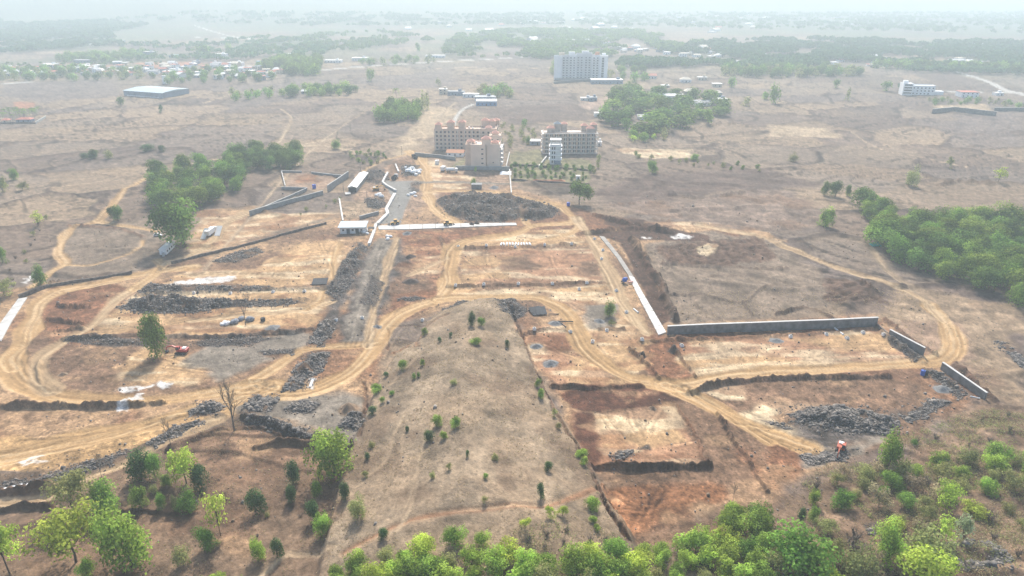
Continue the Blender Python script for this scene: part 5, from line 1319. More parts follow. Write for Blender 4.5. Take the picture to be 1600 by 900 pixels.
# ---------------------------------------------------------------- trees: unit height and width, grown from a seed
def leaf_mesh(name, mat, pos, size, tint, nrm, rng, asp=.75):
    n = len(pos)
    a = rng.normal(size=(n, 3)); u = np.cross(nrm, a); u /= np.linalg.norm(u, axis=1)[:, None] + 1e-9
    v = np.cross(nrm, u)
    s = size[:, None]
    co = np.stack([pos - u * s, pos + v * s * asp + nrm * s * .15, pos + u * s, pos - v * s * asp + nrm * s * .15], 1).reshape(-1, 3)
    me = bpy.data.meshes.new(name)
    me.vertices.add(4 * n); me.vertices.foreach_set('co', co.astype(np.float32).ravel())
    me.loops.add(4 * n); me.loops.foreach_set('vertex_index', np.arange(4 * n, dtype=np.int32))
    me.polygons.add(n); me.polygons.foreach_set('loop_start', np.arange(0, 4 * n, 4, dtype=np.int32)); me.polygons.foreach_set('loop_total', np.full(n, 4, np.int32))
    me.update(calc_edges=True)
    at = me.attributes.new('tint', 'FLOAT', 'POINT'); at.data.foreach_set('value', np.repeat(tint, 4).astype(np.float32))
    me.materials.append(mat)
    return me
# kind: leaf, count, leaf size, crown bottom, lobes, lobe radius, trunk radius, shell share, bark
KINDS = {
    'mango': ('mango', 3600, .029, .10, 20, .21, .035, .85, 'bark'), 'mango2': ('mango2', 3600, .029, .08, 24, .19, .035, .85, 'bark'),
    'dome': ('mango', 3800, .027, .10, 36, .16, .03, .75, 'bark'), 'umbrella': ('mango', 2200, .034, .40, 26, .13, .022, .7, 'bark'),
    'green': ('green', 3000, .029, .04, 26, .17, .025, .65, 'bark'), 'bright': ('bright', 3200, .028, .03, 28, .16, .025, .65, 'bark'),
    'brightb': ('bright', 2600, .030, .02, 30, .14, .025, .55, 'bark'), 'dark': ('dark', 2200, .034, .0, 18, .20, .025, .65, 'bark'),
    'lime': ('lime', 1900, .028, .24, 30, .12, .022, .55, 'bark'), 'limebush': ('lime', 2400, .030, .08, 28, .14, .02, .6, 'bark'),
    'limesparse': ('lime', 560, .036, .28, 26, .11, .018, .4, 'bark'), 'olive': ('olive', 2000, .029, .0, 28, .14, .02, .5, 'bark_grey'),
    'olivedry': ('dry', 900, .034, .04, 28, .13, .018, .4, 'bark_grey'), 'palegreen': ('pale', 900, .045, .18, 18, .14, .018, .5, 'bark_grey'),
    'bush': ('green', 420, .075, .0, 10, .24, .02, .6, 'bark')}
LOW = {'count': 330, 'size': 2.5}
PROTO = {}
def grow(kind, var, low):
    key = (kind, var, low)
    if key in PROTO: return PROTO[key]
    leaf, n, sz, bot, nl, lr, tr, shell, bark = KINDS[kind]
    rng = np.random.default_rng(abs(hash((sum(map(ord, kind)), var))) % 99991)
    if low: n = max(120, int(n * .14)); sz *= 2.3; nl = max(8, nl // 2); lr *= 1.25
    cz = (1 + bot) / 2; rz = (1 - bot) / 2
    # lobe centres fill an uneven ellipsoid
    d = rng.normal(size=(nl, 3)); d /= np.linalg.norm(d, axis=1)[:, None]
    d[:, 2] = np.where(rng.random(nl) < .75, np.abs(d[:, 2]) * .9 - .1, d[:, 2])
    rad = rng.random(nl) ** .45
    rmx = .5 - lr * .75; rmz = rz - lr * .6
    L = d * rad[:, None] * np.array([rmx, rmx, max(rmz, .05)]) + np.array([0, 0, cz])
    ang = rng.random() * 6.28; sq = .72 + .28 * rng.random(); ca, sa = math.cos(ang), math.sin(ang)
    u = L[:, 0] * ca + L[:, 1] * sa; v_ = (-L[:, 0] * sa + L[:, 1] * ca) * sq; L[:, 0] = u * ca - v_ * sa; L[:, 1] = u * sa + v_ * ca
    L[:, 2] += (L[:, 0] * ca + L[:, 1] * sa) * rng.normal() * .25
    lrad = lr * (.5 + 1.0 * rng.random(nl)); ltint = .55 + .9 * rng.random(nl)  # random leaf tones per lobe, widened to imitate sunlit lumps and shaded gaps
    w = lrad ** 2; w /= w.sum()
    li = rng.choice(nl, n, p=w)
    e = rng.normal(size=(n, 3)); e /= np.linalg.norm(e, axis=1)[:, None]
    e[:, 2] = np.where(rng.random(n) < .6, np.abs(e[:, 2]), e[:, 2])
    rr = np.where(rng.random(n) < shell, .8 + .32 * rng.random(n), rng.random(n) ** .6) * np.where(rng.random(n) < .06, 1.35, 1.)
    pos = L[li] + e * (rr * lrad[li])[:, None] * np.array([1, 1, .85])
    pos[:, 2] = np.clip(pos[:, 2], bot * .6, 1.03)
    nrm = e + rng.normal(size=(n, 3)) * (.38 if kind in ('mango', 'mango2', 'dome') else .5); nrm[:, 2] += .25; nrm /= np.linalg.norm(nrm, axis=1)[:, None]
    pos[:, :2] -= (pos[:, :2].max(0) + pos[:, :2].min(0)) / 2
    ext = np.percentile(np.abs(pos[:, :2]), 97); k1 = .43 / ext
    zt = np.percentile(pos[:, 2], 98); zb = np.percentile(pos[:, 2], 2)
    k2 = (.96 - bot) / (zt - zb)
    fx = lambda a: np.stack([a[..., 0] * k1, a[..., 1] * k1, (a[..., 2] - zb) * k2 + bot], -1)
    pos = fx(pos); L = fx(L)
    tint = ltint[li] * (.72 + .56 * rng.random(n))
    size = sz * (.7 + .6 * rng.random(n))
    crown = leaf_mesh('crown', MATS['leaf_' + leaf], pos, size, tint, nrm, rng)
    t = MB(); seg = 3; p = Vector((0, 0, -.03)); r = tr
    hgt = bot + (1 - bot) * .45
    for i in range(seg):
        q = Vector((rng.normal() * .018, rng.normal() * .018, hgt * (i + 1) / seg)); q.xy += p.xy
        t.tube(p, q, r, r * .78, 6, i == 0); p = q; r *= .78
    for k in range(4 if low else 9):
        i = int(rng.integers(nl)); st = Vector((p.x * .6, p.y * .6, bot * .7 + (hgt - bot * .7) * rng.random()))
        en = Vector(L[i]); mid = st.lerp(en, .5) + Vector((0, 0, .04))
        t.tube(st, mid, tr * .42, tr * .28, 5, False); t.tube(mid, en, tr * .28, tr * .1, 4, False)
    PROTO[key] = (t.mesh('trunk', MATS[bark]), crown)
    return PROTO[key]
def branchy(seed, n0, spread, twist, dens, trunk_r, bark, lift=.5, split=3):
    """leafless tree: trunk mesh and branch mesh"""
    rg = random.Random(seed); tm = MB(); bm_ = MB()
    def rec(p, d, ln, r, lev):
        q = p + d * ln
        (tm if lev == 0 else bm_).tube(p, q, r, r * .62, 5 if lev < 2 else 3, lev == 0)
        if lev >= n0: return
        for k in range(split if lev else split + 1):
            nd = (d + Vector((rg.uniform(-1, 1), rg.uniform(-1, 1), rg.uniform(-.2, .6) * lift * 2)) * spread).normalized()
            rec(p.lerp(q, rg.uniform(.55, 1.)), nd, ln * rg.uniform(.55, .8), r * .58, lev + 1)
    rec(Vector((0, 0, -.02)), Vector((rg.uniform(-.1, .1), rg.uniform(-.1, .1), 1)).normalized(), .34, trunk_r, 0)
    zz = max(v[2] for v in bm_.v); xx = max(max(abs(v[0]), abs(v[1])) for v in bm_.v)
    f = lambda v: (v[0] * .5 / xx, v[1] * .5 / xx, v[2] / zz)
    tm.v = [f(v) for v in tm.v]; bm_.v = [f(v) for v in bm_.v]
    return tm.mesh('trunk', MATS[bark]), bm_.mesh('branches', MATS[bark])
def bare_proto(var):
    if ('bare', var) not in PROTO: PROTO[('bare', var)] = branchy(50 + var, 5, .75, 0, 1, .016, 'bark_grey')
    return PROTO[('bare', var)]
def drybush_proto(var):
    k = ('drybush', var)
    if k not in PROTO:
        rg = random.Random(90 + var); a = MB(); b = MB()
        for i in range(16):
            t = rg.uniform(0, 6.28); l = rg.uniform(.35, .9); p = Vector((rg.uniform(-.08, .08), rg.uniform(-.08, .08), -.05))
            q = Vector((math.cos(t) * .32 * l, math.sin(t) * .32 * l, l * .75)); a.tube(p, q, .016, .008, 3, False)
            for j in range(7):
                s = p.lerp(q, rg.uniform(.35, 1)); e = s + Vector((rg.uniform(-.2, .2), rg.uniform(-.2, .2), rg.uniform(0, .26)))
                b.tube(s, e, .008, .003, 3, False)
        PROTO[k] = (a.mesh('stems', MATS['twig']), b.mesh('branches', MATS['twig']))
    return PROTO[k]
def palm_proto(var):
    k = ('palm', var)
    if k not in PROTO:
        rg = random.Random(140 + var); t = MB(); p = Vector((0, 0, -.03))
        for i in range(4):
            q = Vector((.02 * math.sin(i), .015 * i, .2 * (i + 1))); t.tube(p, q, .02, .018, 6, i == 0); p = q
        pos = []; nr = []; sz = []
        for i in range(18):
            a = rg.uniform(0, 6.28); lift = rg.uniform(-.1, .45)
            for j in range(9):
                s = j / 8; x = math.cos(a) * .5 * s; y = math.sin(a) * .5 * s
                pos.append((p.x + x, p.y + y, .8 + lift * s * .8 - .35 * s * s)); nr.append((math.cos(a) * .4 + rg.uniform(-.5, .5), math.sin(a) * .4 + rg.uniform(-.5, .5), 1)); sz.append(.05)
        rng = np.random.default_rng(var); nr = np.array(nr); nr /= np.linalg.norm(nr, axis=1)[:, None]
        c = leaf_mesh('crown', MATS['leaf_green'], np.array(pos), np.array(sz), .7 + .5 * rng.random(len(pos)), nr, rng, .5)
        PROTO[k] = (t.mesh('trunk', MATS['bark_grey']), c)
    return PROTO[k]
TN = {'bush': 'bush', 'drybush': 'dry_bush', 'bare': 'bare_tree', 'palm': 'palm_tree'}
rnd = random.Random(7)
def plant(kind, x, y, h, w, label, group=None, sink=.0):
    low = math.hypot(x, y) > 620
    var = rnd.randrange(4 if kind in ('mango', 'mango2', 'green', 'bright', 'olive', 'brightb', 'olivedry', 'drybush', 'lime') else 2)
    if kind == 'bare': a, b = bare_proto(var)
    elif kind == 'drybush': a, b = drybush_proto(var)
    elif kind == 'palm': a, b = palm_proto(var)
    else: a, b = grow(kind, var, low)
    small = h < 3.6 or (group and 'bush' in group)
    nm = TN.get(kind) or ('shrub' if small else 'tree')
    cat = 'bush' if (small or kind in ('bush', 'drybush')) else ('palm' if kind == 'palm' else 'tree')
    o = empty(nm, (x, y, zat(x, y) - .06), rnd.uniform(0, 6.28), label, cat, group)
    o.scale = (w, w, h)
    put(a.name.split('.')[0], a, None, o); put(b.name.split('.')[0], b, None, o)
    return o
ROWS = ['nearest row', 'second row back', 'third row back', 'fourth row back', 'fifth row back', 'farthest row']
HUE = {}
HAMLET = next(i for i, g in enumerate(S['groves']) if 'right hamlet' in g[5] and g[5].startswith('trees of'))
def nth(i):
    n = i + 1; return f"{n}{'th' if 10 < n % 100 < 14 else {1: 'st', 2: 'nd', 3: 'rd'}.get(n % 10, 'th')}" if n > 1 else 'first'
def far_grove(gi, kinds, got, h0, h1, lab, rg):
    """trees too far off to pick apart: one mass of crowns, one of trunks"""
    by = {}
    for x, y in got: by.setdefault(rg.choice(kinds), []).append((x, y, rg.uniform(h0, h1)))
    root = empty('distant_trees', (0, 0, 0), 0, lab.replace('tree', 'trees', 1).replace('bush', 'bushes', 1), 'trees'); root['kind'] = 'stuff'; del root['category']
    tk = MB()
    for k, lst in by.items():
        src = grow(k, 0, True)[1]; n = len(src.vertices)
        V = np.empty(n * 3, np.float32); src.vertices.foreach_get('co', V); V = V.reshape(-1, 3)
        T = np.empty(n, np.float32); src.attributes['tint'].data.foreach_get('value', T)
        co = []; tt = []
        for x, y, h in lst:
            a = rg.uniform(0, 6.28); w = h * rg.uniform(.9, 1.35); z = zat(x, y)
            co.append(np.stack([(V[:, 0] * math.cos(a) - V[:, 1] * math.sin(a)) * w + x, (V[:, 0] * math.sin(a) + V[:, 1] * math.cos(a)) * w + y, V[:, 2] * h + z], 1)); tt.append(T * rg.uniform(.8, 1.25))
            tk.tube((x, y, z - .2), (x, y, z + h * .5), h * .03, h * .02, 5, False)
        co = np.concatenate(co); m = len(co) // 4
        me = bpy.data.meshes.new('crowns'); me.vertices.add(4 * m); me.vertices.foreach_set('co', co.astype(np.float32).ravel())
        me.loops.add(4 * m); me.loops.foreach_set('vertex_index', np.arange(4 * m, dtype=np.int32))
        me.polygons.add(m); me.polygons.foreach_set('loop_start', np.arange(0, 4 * m, 4, dtype=np.int32)); me.polygons.foreach_set('loop_total', np.full(m, 4, np.int32)); me.update(calc_edges=True)
        at = me.attributes.new('tint', 'FLOAT', 'POINT'); at.data.foreach_set('value', np.concatenate(tt).astype(np.float32)); me.materials.append(src.materials[0])
        put('crowns', me, None, root)['kind'] = 'stuff'
    tk.build('trunks', M('bark'), root)['kind'] = 'stuff'
def plant_all():
    for k, x, y, h, w, lab in S['plants']:
        if h < 4.2 and k not in ('bare', 'limesparse', 'mango') and y < 260: h, w = h * .85, w * 1.3
        plant(k, x, y, max(h, .8), max(w, .8), lab)
    def inside(x, y, pts):
        c = False; n = len(pts); j = n - 1
        for i in range(n):
            if (pts[i][1] > y) != (pts[j][1] > y) and x < (pts[j][0] - pts[i][0]) * (y - pts[i][1]) / (pts[j][1] - pts[i][1]) + pts[i][0]: c = not c
            j = i
        return c
    for gi, (kinds, pts, sp, (h0, h1), lab, grp) in enumerate(S['groves']):
        rg = random.Random(300 + gi)
        xs = [p[0] for p in pts]; ys = [p[1] for p in pts]; got = []
        for _ in range(9000):
            x = rg.uniform(min(xs), max(xs)); y = rg.uniform(min(ys), max(ys))
            if not inside(x, y, pts): continue
            if any((x - a) ** 2 + (y - b) ** 2 < sp * sp for a, b in got): continue
            if y > 700 and any(abs(x - hs[0]) < hs[2] * .5 + 3 and -26 < y - hs[1] < hs[4] + 3 for hs in S['houses']): continue
            if y > 900 and fbm(np.array([x / 60.]), np.array([y / 60.]), 611, 2)[0] < .42: continue
            got.append((x, y))
            if len(got) > 150: break
        far = sum(ys) / len(ys) > 560 and kinds[0] != 'palm' and gi != HAMLET
        if far:
            far_grove(gi, kinds, got, h0, h1, lab, rg); continue
        got.sort(key=lambda p: p[1]); nrow = 1 if len(got) < 9 else 2 if len(got) < 22 else 3 if len(got) < 45 else 5 if len(got) < 80 else 6
        per = math.ceil(len(got) / nrow); rows = [sorted(got[i * per:(i + 1) * per], key=lambda p: p[0] / p[1]) for i in range(nrow)]
        place = {(x, y): ((f', {ROWS[i]}' if nrow > 1 else '') + f', {nth(j)} from the left') for i, row in enumerate(rows) for j, (x, y) in enumerate(row)}
        for x, y in got:
            h = rg.uniform(h0, h1); k = rg.choice(kinds)
            w = h * rg.uniform(.85, 1.15)
            if k in ('mango', 'mango2'): w = max(h * rg.uniform(.95, 1.5), sp * rg.uniform(.8, 1.3))
            if 'belt' in grp or 'scrub' in grp: w = h * rg.uniform(.95, 1.4)
            if k == 'palm': w = h * .75
            if k == 'drybush': w = h * rg.uniform(1.1, 1.7)
            plant(k, x, y, h, w, HUE.get(k, '') + lab + place[(x, y)], grp)
    # far woods: crowns that read as one mass
    for wi, (pts, n, (s0, s1), lab) in enumerate(S['woods']):
        rg = np.random.default_rng(500 + wi); xs = [p[0] for p in pts]; ys = [p[1] for p in pts]
        V = []; F = 0; P = []; N = []; Z = []; T = []
        cnt = 0; tries = 0
        while cnt < n and tries < n * 30:
            tries += 1
            x = rg.uniform(min(xs), max(xs)); y = rg.uniform(min(ys), max(ys))
            if not inside(x, y, pts) or fbm(np.array([x / 55.]), np.array([y / 80.]), 601, 2)[0] < .47: continue
            if any(abs(x - hs[0]) < hs[2] * .5 + 3 and -30 < y - hs[1] < hs[4] + 4 for hs in S['houses']): continue
            cnt += 1; h = rg.uniform(s0, s1); z = zat(x, y); m = 20
            e = rg.normal(size=(m, 3)); e /= np.linalg.norm(e, axis=1)[:, None]; e[:, 2] = np.abs(e[:, 2]) * .8 - .15
            P.append(np.array([x, y, z + h * .45]) + e * np.array([h * .55, h * .55, h * .55]) * (.6 + .45 * rg.random((m, 1))))
            q = e + rg.normal(size=(m, 3)) * .5; N.append(q / np.linalg.norm(q, axis=1)[:, None]); Z.append(h * (.16 + .1 * rg.random(m))); T.append((.7 + .5 * rg.random()) * (.8 + .4 * rg.random(m)))
        if not P: continue
        me = leaf_mesh('distant_wood', MATS['leaf_' + ('dark', 'mango', 'dark')[wi % 3]], np.concatenate(P), np.concatenate(Z), np.concatenate(T), np.concatenate(N), rg, .9)
        tag(put('distant_wood', me), lab, 'wood', None, 'stuff')
plant_all()

# ---------------------------------------------------------------- rubble beds, heaps, footing blocks
def rubble_all():
    for ri, (pts, hh, cnt, sz, lab) in enumerate(S['rubble']):
        cnt = int(cnt * 2.0); sz = sz * .46; rg = np.random.default_rng(800 + ri); xs = [p[0] for p in pts]; ys = [p[1] for p in pts]
        x = rg.uniform(min(xs), max(xs), cnt * 8); y = rg.uniform(min(ys), max(ys), cnt * 8)
        sd = poly_sd(x, y, pts) + (fbm(x / 3, y / 3, 811, 2) - .5) * 5
        bare = fbm(x / 7, y / 6, 145, 3) > .72
        ok = np.nonzero((sd < -.1) & ~bare)[0][:cnt]
        stray = np.nonzero((sd > -.1) & (sd < 3.5))[0][:cnt // 9]
        ix = np.concatenate([ok, stray]); n = len(ix)
        if not n: continue
        X = x[ix]; Y = y[ix]; Z = np.array([zat(a, b) for a, b in zip(X, Y)])
        size = sz * np.exp(rg.normal(size=n) * .45) * .55; size[len(ok):] *= .7
        cube = np.array([(-1, -1, -1), (1, -1, -1), (1, 1, -1), (-1, 1, -1), (-.7, -.7, 1), (.7, -.7, 1), (.7, .7, 1), (-.7, .7, 1)], float)
        v = cube[None] * (.65 + .7 * rg.random((n, 8, 3)))
        ax = rg.normal(size=(n, 3)); ax /= np.linalg.norm(ax, axis=1)[:, None]; an = rg.random(n) * 1.2
        c = np.cos(an)[:, None, None]; s = np.sin(an)[:, None, None]; k = ax[:, None, :]
        v = v * c + np.cross(np.broadcast_to(k, v.shape), v) * s + k * (v * k).sum(-1, keepdims=True) * (1 - c)
        rz = rg.random(n) * 6.28; cr, sr = np.cos(rz)[:, None], np.sin(rz)[:, None]
        vx = v[..., 0] * cr - v[..., 1] * sr; vy = v[..., 0] * sr + v[..., 1] * cr
        v = np.stack([vx, vy, v[..., 2]], -1) * (size[:, None, None] * np.array([1, 1, .75]))
        v += np.stack([X, Y, Z + size * .25], 1)[:, None]
        fq = np.array([(3, 2, 1, 0), (4, 5, 6, 7), (0, 1, 5, 4), (1, 2, 6, 5), (2, 3, 7, 6), (3, 0, 4, 7)])
        F = (fq[None] + (np.arange(n) * 8)[:, None, None]).reshape(-1, 4)
        me = bpy.data.meshes.new('rubble')
        me.vertices.add(8 * n); me.vertices.foreach_set('co', v.astype(np.float32).ravel())
        me.loops.add(F.size); me.loops.foreach_set('vertex_index', F.ravel().astype(np.int32))
        me.polygons.add(len(F)); me.polygons.foreach_set('loop_start', np.arange(0, F.size, 4, dtype=np.int32)); me.polygons.foreach_set('loop_total', np.full(len(F), 4, np.int32))
        me.materials.append(M('rock')); me.materials.append(M('rock_pale'))
        pale = .55 if ('pale' in lab or 'grey' in lab) else .36
        me.polygons.foreach_set('material_index', np.repeat((rg.random(n) < pale).astype(np.int32), 6))
        me.update(calc_edges=True)
        tag(put('rubble', me), lab, 'rubble', None, 'stuff')
    for hi, (x, y, w, h, key, lab) in enumerate(S['heaps']):
        rg = random.Random(880 + hi); m = MB(); rings = 9; seg = 26; P = []; F = []
        z0 = zat(x, y)
        for i in range(rings):
            f = i / (rings - 1)
            for j in range(seg):
                a = 6.2832 * j / seg; wob = 1 + .18 * math.sin(2 * a + hi) + .1 * math.sin(5 * a + hi * 2)
                r = w * .5 * f * wob; px, py = x + r * math.cos(a), y + r * math.sin(a)
                zz = h * max(0., (math.cos(min(f * 1.05, 1) * math.pi) + 1) / 2) + rg.uniform(-.06, .06)
                P.append((px, py, (zat(px, py) if i > 4 else z0 + (zat(px, py) - z0) * f) + zz - (.12 if i == rings - 1 else 0)))
        for i in range(rings - 1):
            for j in range(seg): F.append((i * seg + j, i * seg + (j + 1) % seg, (i + 1) * seg + (j + 1) % seg, (i + 1) * seg + j))
        o = m.add(P, F).build('gravel_heap' if key == 'gravel' else 'soil_heap', M({'gravel': 'gravel_heap', 'soilheap': 'sand_heap', 'darkheap': 'dark_heap'}[key]))
        for p in o.data.polygons: p.use_smooth = True
        tag(o, lab, 'heap')
rubble_all()
def blocks_all():
    body = MB().box((0, 0, .35), (1.3, 1.3, .9), 0, .85).mesh('base', M('plastic_white'))
    lid = MB().box((0, 0, .9), (.8, .8, .28)).mesh('cap', M('concrete_dirty'))
    ORD = ['leftmost', 'second from left', 'third from left', 'fourth from left', 'fifth from left', 'sixth from left', 'seventh from left']
    rows = [(0, 5, 'on the far bund of the central plot'), (5, 10, 'on the near bund of the central plot'), (11, 14, 'on the bund beside the hill tip'), (18, 23, 'in the row before the long retaining wall'), (23, 27, 'along the upper left stone band')]
    for i, (x, y) in enumerate(S['blocks']):
        lab = None
        for a, b, t in rows:
            if a <= i < b: lab = f'white concrete footing block {t}, {ORD[i - a]}'
        lab = lab or {10: 'white footing block right of the tan strip beside the concrete road', 14: 'white footing block at the end of the brown ridge near the road strip', 15: 'white footing block beside the bend of the haul track', 16: 'white footing block right of the lone round bush', 17: 'white footing block at the left corner of the wide tan plot', 27: 'white footing block on top of the dark corridor edge heap', 28: 'white footing block on the grey corridor', 29: 'white footing block at the top of the concrete road strip', 30: 'white footing block upper one left of the concrete road', 31: 'white footing block lower one left of the concrete road', 32: 'white footing block on the tan strip left of the road', 33: 'white footing block beside the haul track near the hill'}.get(i, 'white footing block on the site')
        o = empty('footing_block', (x, y, zat(x, y)), rnd.uniform(-.3, .3), lab, 'block', 'white footing blocks')
        put('base', body, None, o); put('cap', lid, None, o)
blocks_all()

# ---------------------------------------------------------------- walls and concrete strips
def walls_all():
    for pts, h, th, mk, lab in S['walls']:
        o = empty('retaining_wall' if mk == 'wall_dark' else 'boundary_wall', (pts[0][0], pts[0][1], zat(*pts[0])), 0, lab, 'wall')
        ox, oy, oz = o.location
        # stations every few metres; panel blocks between them
        st = []
        for a, b in zip(pts[:-1], pts[1:]):
            L = math.hypot(b[0] - a[0], b[1] - a[1]); n = max(1, round(L / 6.))
            st += [(a[0] + (b[0] - a[0]) * i / n, a[1] + (b[1] - a[1]) * i / n) for i in range(n)]
        st.append(pts[-1])
        zs = [zat(*p) for p in st]
        k = 3
        top = [sum(zs[max(0, i - k):i + k + 1]) / len(zs[max(0, i - k):i + k + 1]) + h for i in range(len(zs))]
        if mk == 'wall_dark' and h < 2.0: top = [v + rnd.uniform(-.45, .2) for v in top]
        for i, (a, b) in enumerate(zip(st[:-1], st[1:])):
            dx, dy = b[0] - a[0], b[1] - a[1]; L = math.hypot(dx, dy)
            if L < .05: continue
            nx, ny = -dy / L * th / 2, dx / L * th / 2; g = .03 / L
            a2 = (a[0] + dx * g, a[1] + dy * g); b2 = (b[0] - dx * g, b[1] - dy * g)
            bot = min(zs[i], zs[i + 1]) - 1.2 - oz
            def quad4(p, q, nx, ny): return [(p[0] - nx - ox, p[1] - ny - oy), (q[0] - nx - ox, q[1] - ny - oy), (q[0] + nx - ox, q[1] + ny - oy), (p[0] + nx - ox, p[1] + ny - oy)]
            Q = quad4(a2, b2, nx, ny)
            m = MB(); z0, z1 = top[i] - oz, top[i + 1] - oz
            m.add([(*Q[0], bot), (*Q[1], bot), (*Q[2], bot), (*Q[3], bot), (*Q[0], z0), (*Q[1], z1), (*Q[2], z1), (*Q[3], z0)], [(3, 2, 1, 0), (4, 5, 6, 7), (0, 1, 5, 4), (1, 2, 6, 5), (2, 3, 7, 6), (3, 0, 4, 7)])
            m.build('wall_panel', M(mk if not (mk == 'wall_dark' and h < 2.0) else 'wall_rough'), o)
            Q = quad4(a, b, nx * 1.25, ny * 1.25); c = MB()
            c.add([(*Q[0], z0 + .01), (*Q[1], z1 + .01), (*Q[2], z1 + .01), (*Q[3], z0 + .01), (*Q[0], z0 + .2), (*Q[1], z1 + .2), (*Q[2], z1 + .2), (*Q[3], z0 + .2)], [(3, 2, 1, 0), (4, 5, 6, 7), (0, 1, 5, 4), (1, 2, 6, 5), (2, 3, 7, 6), (3, 0, 4, 7)])
            if not (mk == 'wall_dark' and h < 2.0): c.build('coping', M('coping' if mk != 'wall_white' else 'wall_white'), o)
walls_all()
def strips_all():
    for si, (le, ri, lab) in enumerate(S['strips']):
        o = empty('concrete_road' if si < 2 else 'concrete_drain', (le[0][0], le[0][1], 0), 0, lab, 'road' if si < 2 else 'drain'); o['kind'] = 'structure'
        if 'category' in o: del o['category']
        ox, oy = le[0]; n = 0; rg = random.Random(si)
        for i in range(len(le) - 1):
            La = math.hypot(le[i + 1][0] - le[i][0], le[i + 1][1] - le[i][1]); k = max(1, round(La / 7))
            for j in range(k):
                t0, t1 = j / k + .003, (j + 1) / k - .003; mix = lambda a, b, t: (a[0] + (b[0] - a[0]) * t - ox, a[1] + (b[1] - a[1]) * t - oy)
                q = [mix(le[i], le[i + 1], t0), mix(ri[i], ri[i + 1], t0), mix(ri[i], ri[i + 1], t1), mix(le[i], le[i + 1], t1)]
                q = q if si != 99 else q
                z = max(macro(p[0] + ox, p[1] + oy) for p in q); m = MB()
                a2 = sum(q[a][0] * q[(a + 1) % 4][1] - q[(a + 1) % 4][0] * q[a][1] for a in range(4))
                m.prism(q if a2 > 0 else q[::-1], float(z) - .5, float(z) + .22 + rg.uniform(0, .012))
                m.build('paving_slab', M('concrete_dirty' if (si == 0 and i < 2) else 'wall_white' if si == 0 else 'concrete'), o)
strips_all()

# ---------------------------------------------------------------- loose stones and dry grass tufts lying about
def litter():
    rg = np.random.default_rng(42)
    def scatter(n, x0, x1, y0, y1): return rg.uniform(x0, x1, n), rg.uniform(y0, y1, n)
    x, y = scatter(60000, -240, 260, 105, 420)
    dens = fbm(x / 18, y / 18, 401, 3) + .12 * (poly_sd(x, y, S['site']) < 0)
    tr = np.full(x.shape, 99.)
    for pts, wd, key in S['tracks']:
        sd, _ = line_sd(x, y, pts); tr = np.minimum(tr, np.abs(sd) - wd * .5)
    ok = np.nonzero((dens > .5) & (np.abs(x) < y * .82) & (tr > .4))[0][:6500]
    n = len(ok); X, Y = x[ok], y[ok]; Z = np.array([zat(a, b) for a, b in zip(X, Y)])
    size = .13 * np.exp(rg.normal(size=n) * .5)
    cube = np.array([(-1, -1, -1), (1, -1, -1), (1, 1, -1), (-1, 1, -1), (-.6, -.6, .8), (.6, -.6, .8), (.6, .6, .8), (-.6, .6, .8)], float)
    v = cube[None] * (.6 + .8 * rg.random((n, 8, 3))) * size[:, None, None] + np.stack([X, Y, Z + size * .4], 1)[:, None]
    fq = np.array([(3, 2, 1, 0), (4, 5, 6, 7), (0, 1, 5, 4), (1, 2, 6, 5), (2, 3, 7, 6), (3, 0, 4, 7)])
    F = (fq[None] + (np.arange(n) * 8)[:, None, None]).reshape(-1, 4)
    me = bpy.data.meshes.new('loose_stones'); me.vertices.add(8 * n); me.vertices.foreach_set('co', v.astype(np.float32).ravel())
    me.loops.add(F.size); me.loops.foreach_set('vertex_index', F.ravel().astype(np.int32)); me.polygons.add(len(F))
    me.polygons.foreach_set('loop_start', np.arange(0, F.size, 4, dtype=np.int32)); me.polygons.foreach_set('loop_total', np.full(len(F), 4, np.int32))
    me.materials.append(M('rock_pale')); me.materials.append(M('sand_heap'))
    me.polygons.foreach_set('material_index', np.repeat((rg.random(n) < .5).astype(np.int32), 6)); me.update(calc_edges=True)
    tag(put('loose_stones', me), 'loose stones and clods scattered over the bare ground', 'stones', None, 'stuff')
    # tufts
    x, y = scatter(90000, -150, 170, 100, 270)
    site = poly_sd(x, y, S['site']); dens = fbm(x / 9, y / 9, 411, 3)
    ok = np.nonzero((site > 1) & (dens > .46) & (np.abs(x) < y * .82))[0][:8000]
    n = len(ok); m = 4
    X = np.repeat(x[ok], m) + rg.normal(size=n * m) * .12; Y = np.repeat(y[ok], m) + rg.normal(size=n * m) * .12
    Z = np.repeat(np.array([zat(a, b) for a, b in zip(x[ok], y[ok])]), m)
    hgt = .14 + .24 * rg.random(n * m); nr = rg.normal(size=(n * m, 3)); nr[:, 2] *= .3; nr /= np.linalg.norm(nr, axis=1)[:, None]
    me = leaf_mesh('dry_grass', M('leaf_dry'), np.stack([X, Y, Z + hgt * .4], 1), hgt * .55, np.repeat(1.1 + .9 * rg.random(n), m), nr, rg, .5)
    tag(put('dry_grass', me), 'dry grass tufts on the hill and the slopes round it', 'grass', None, 'stuff')
litter()
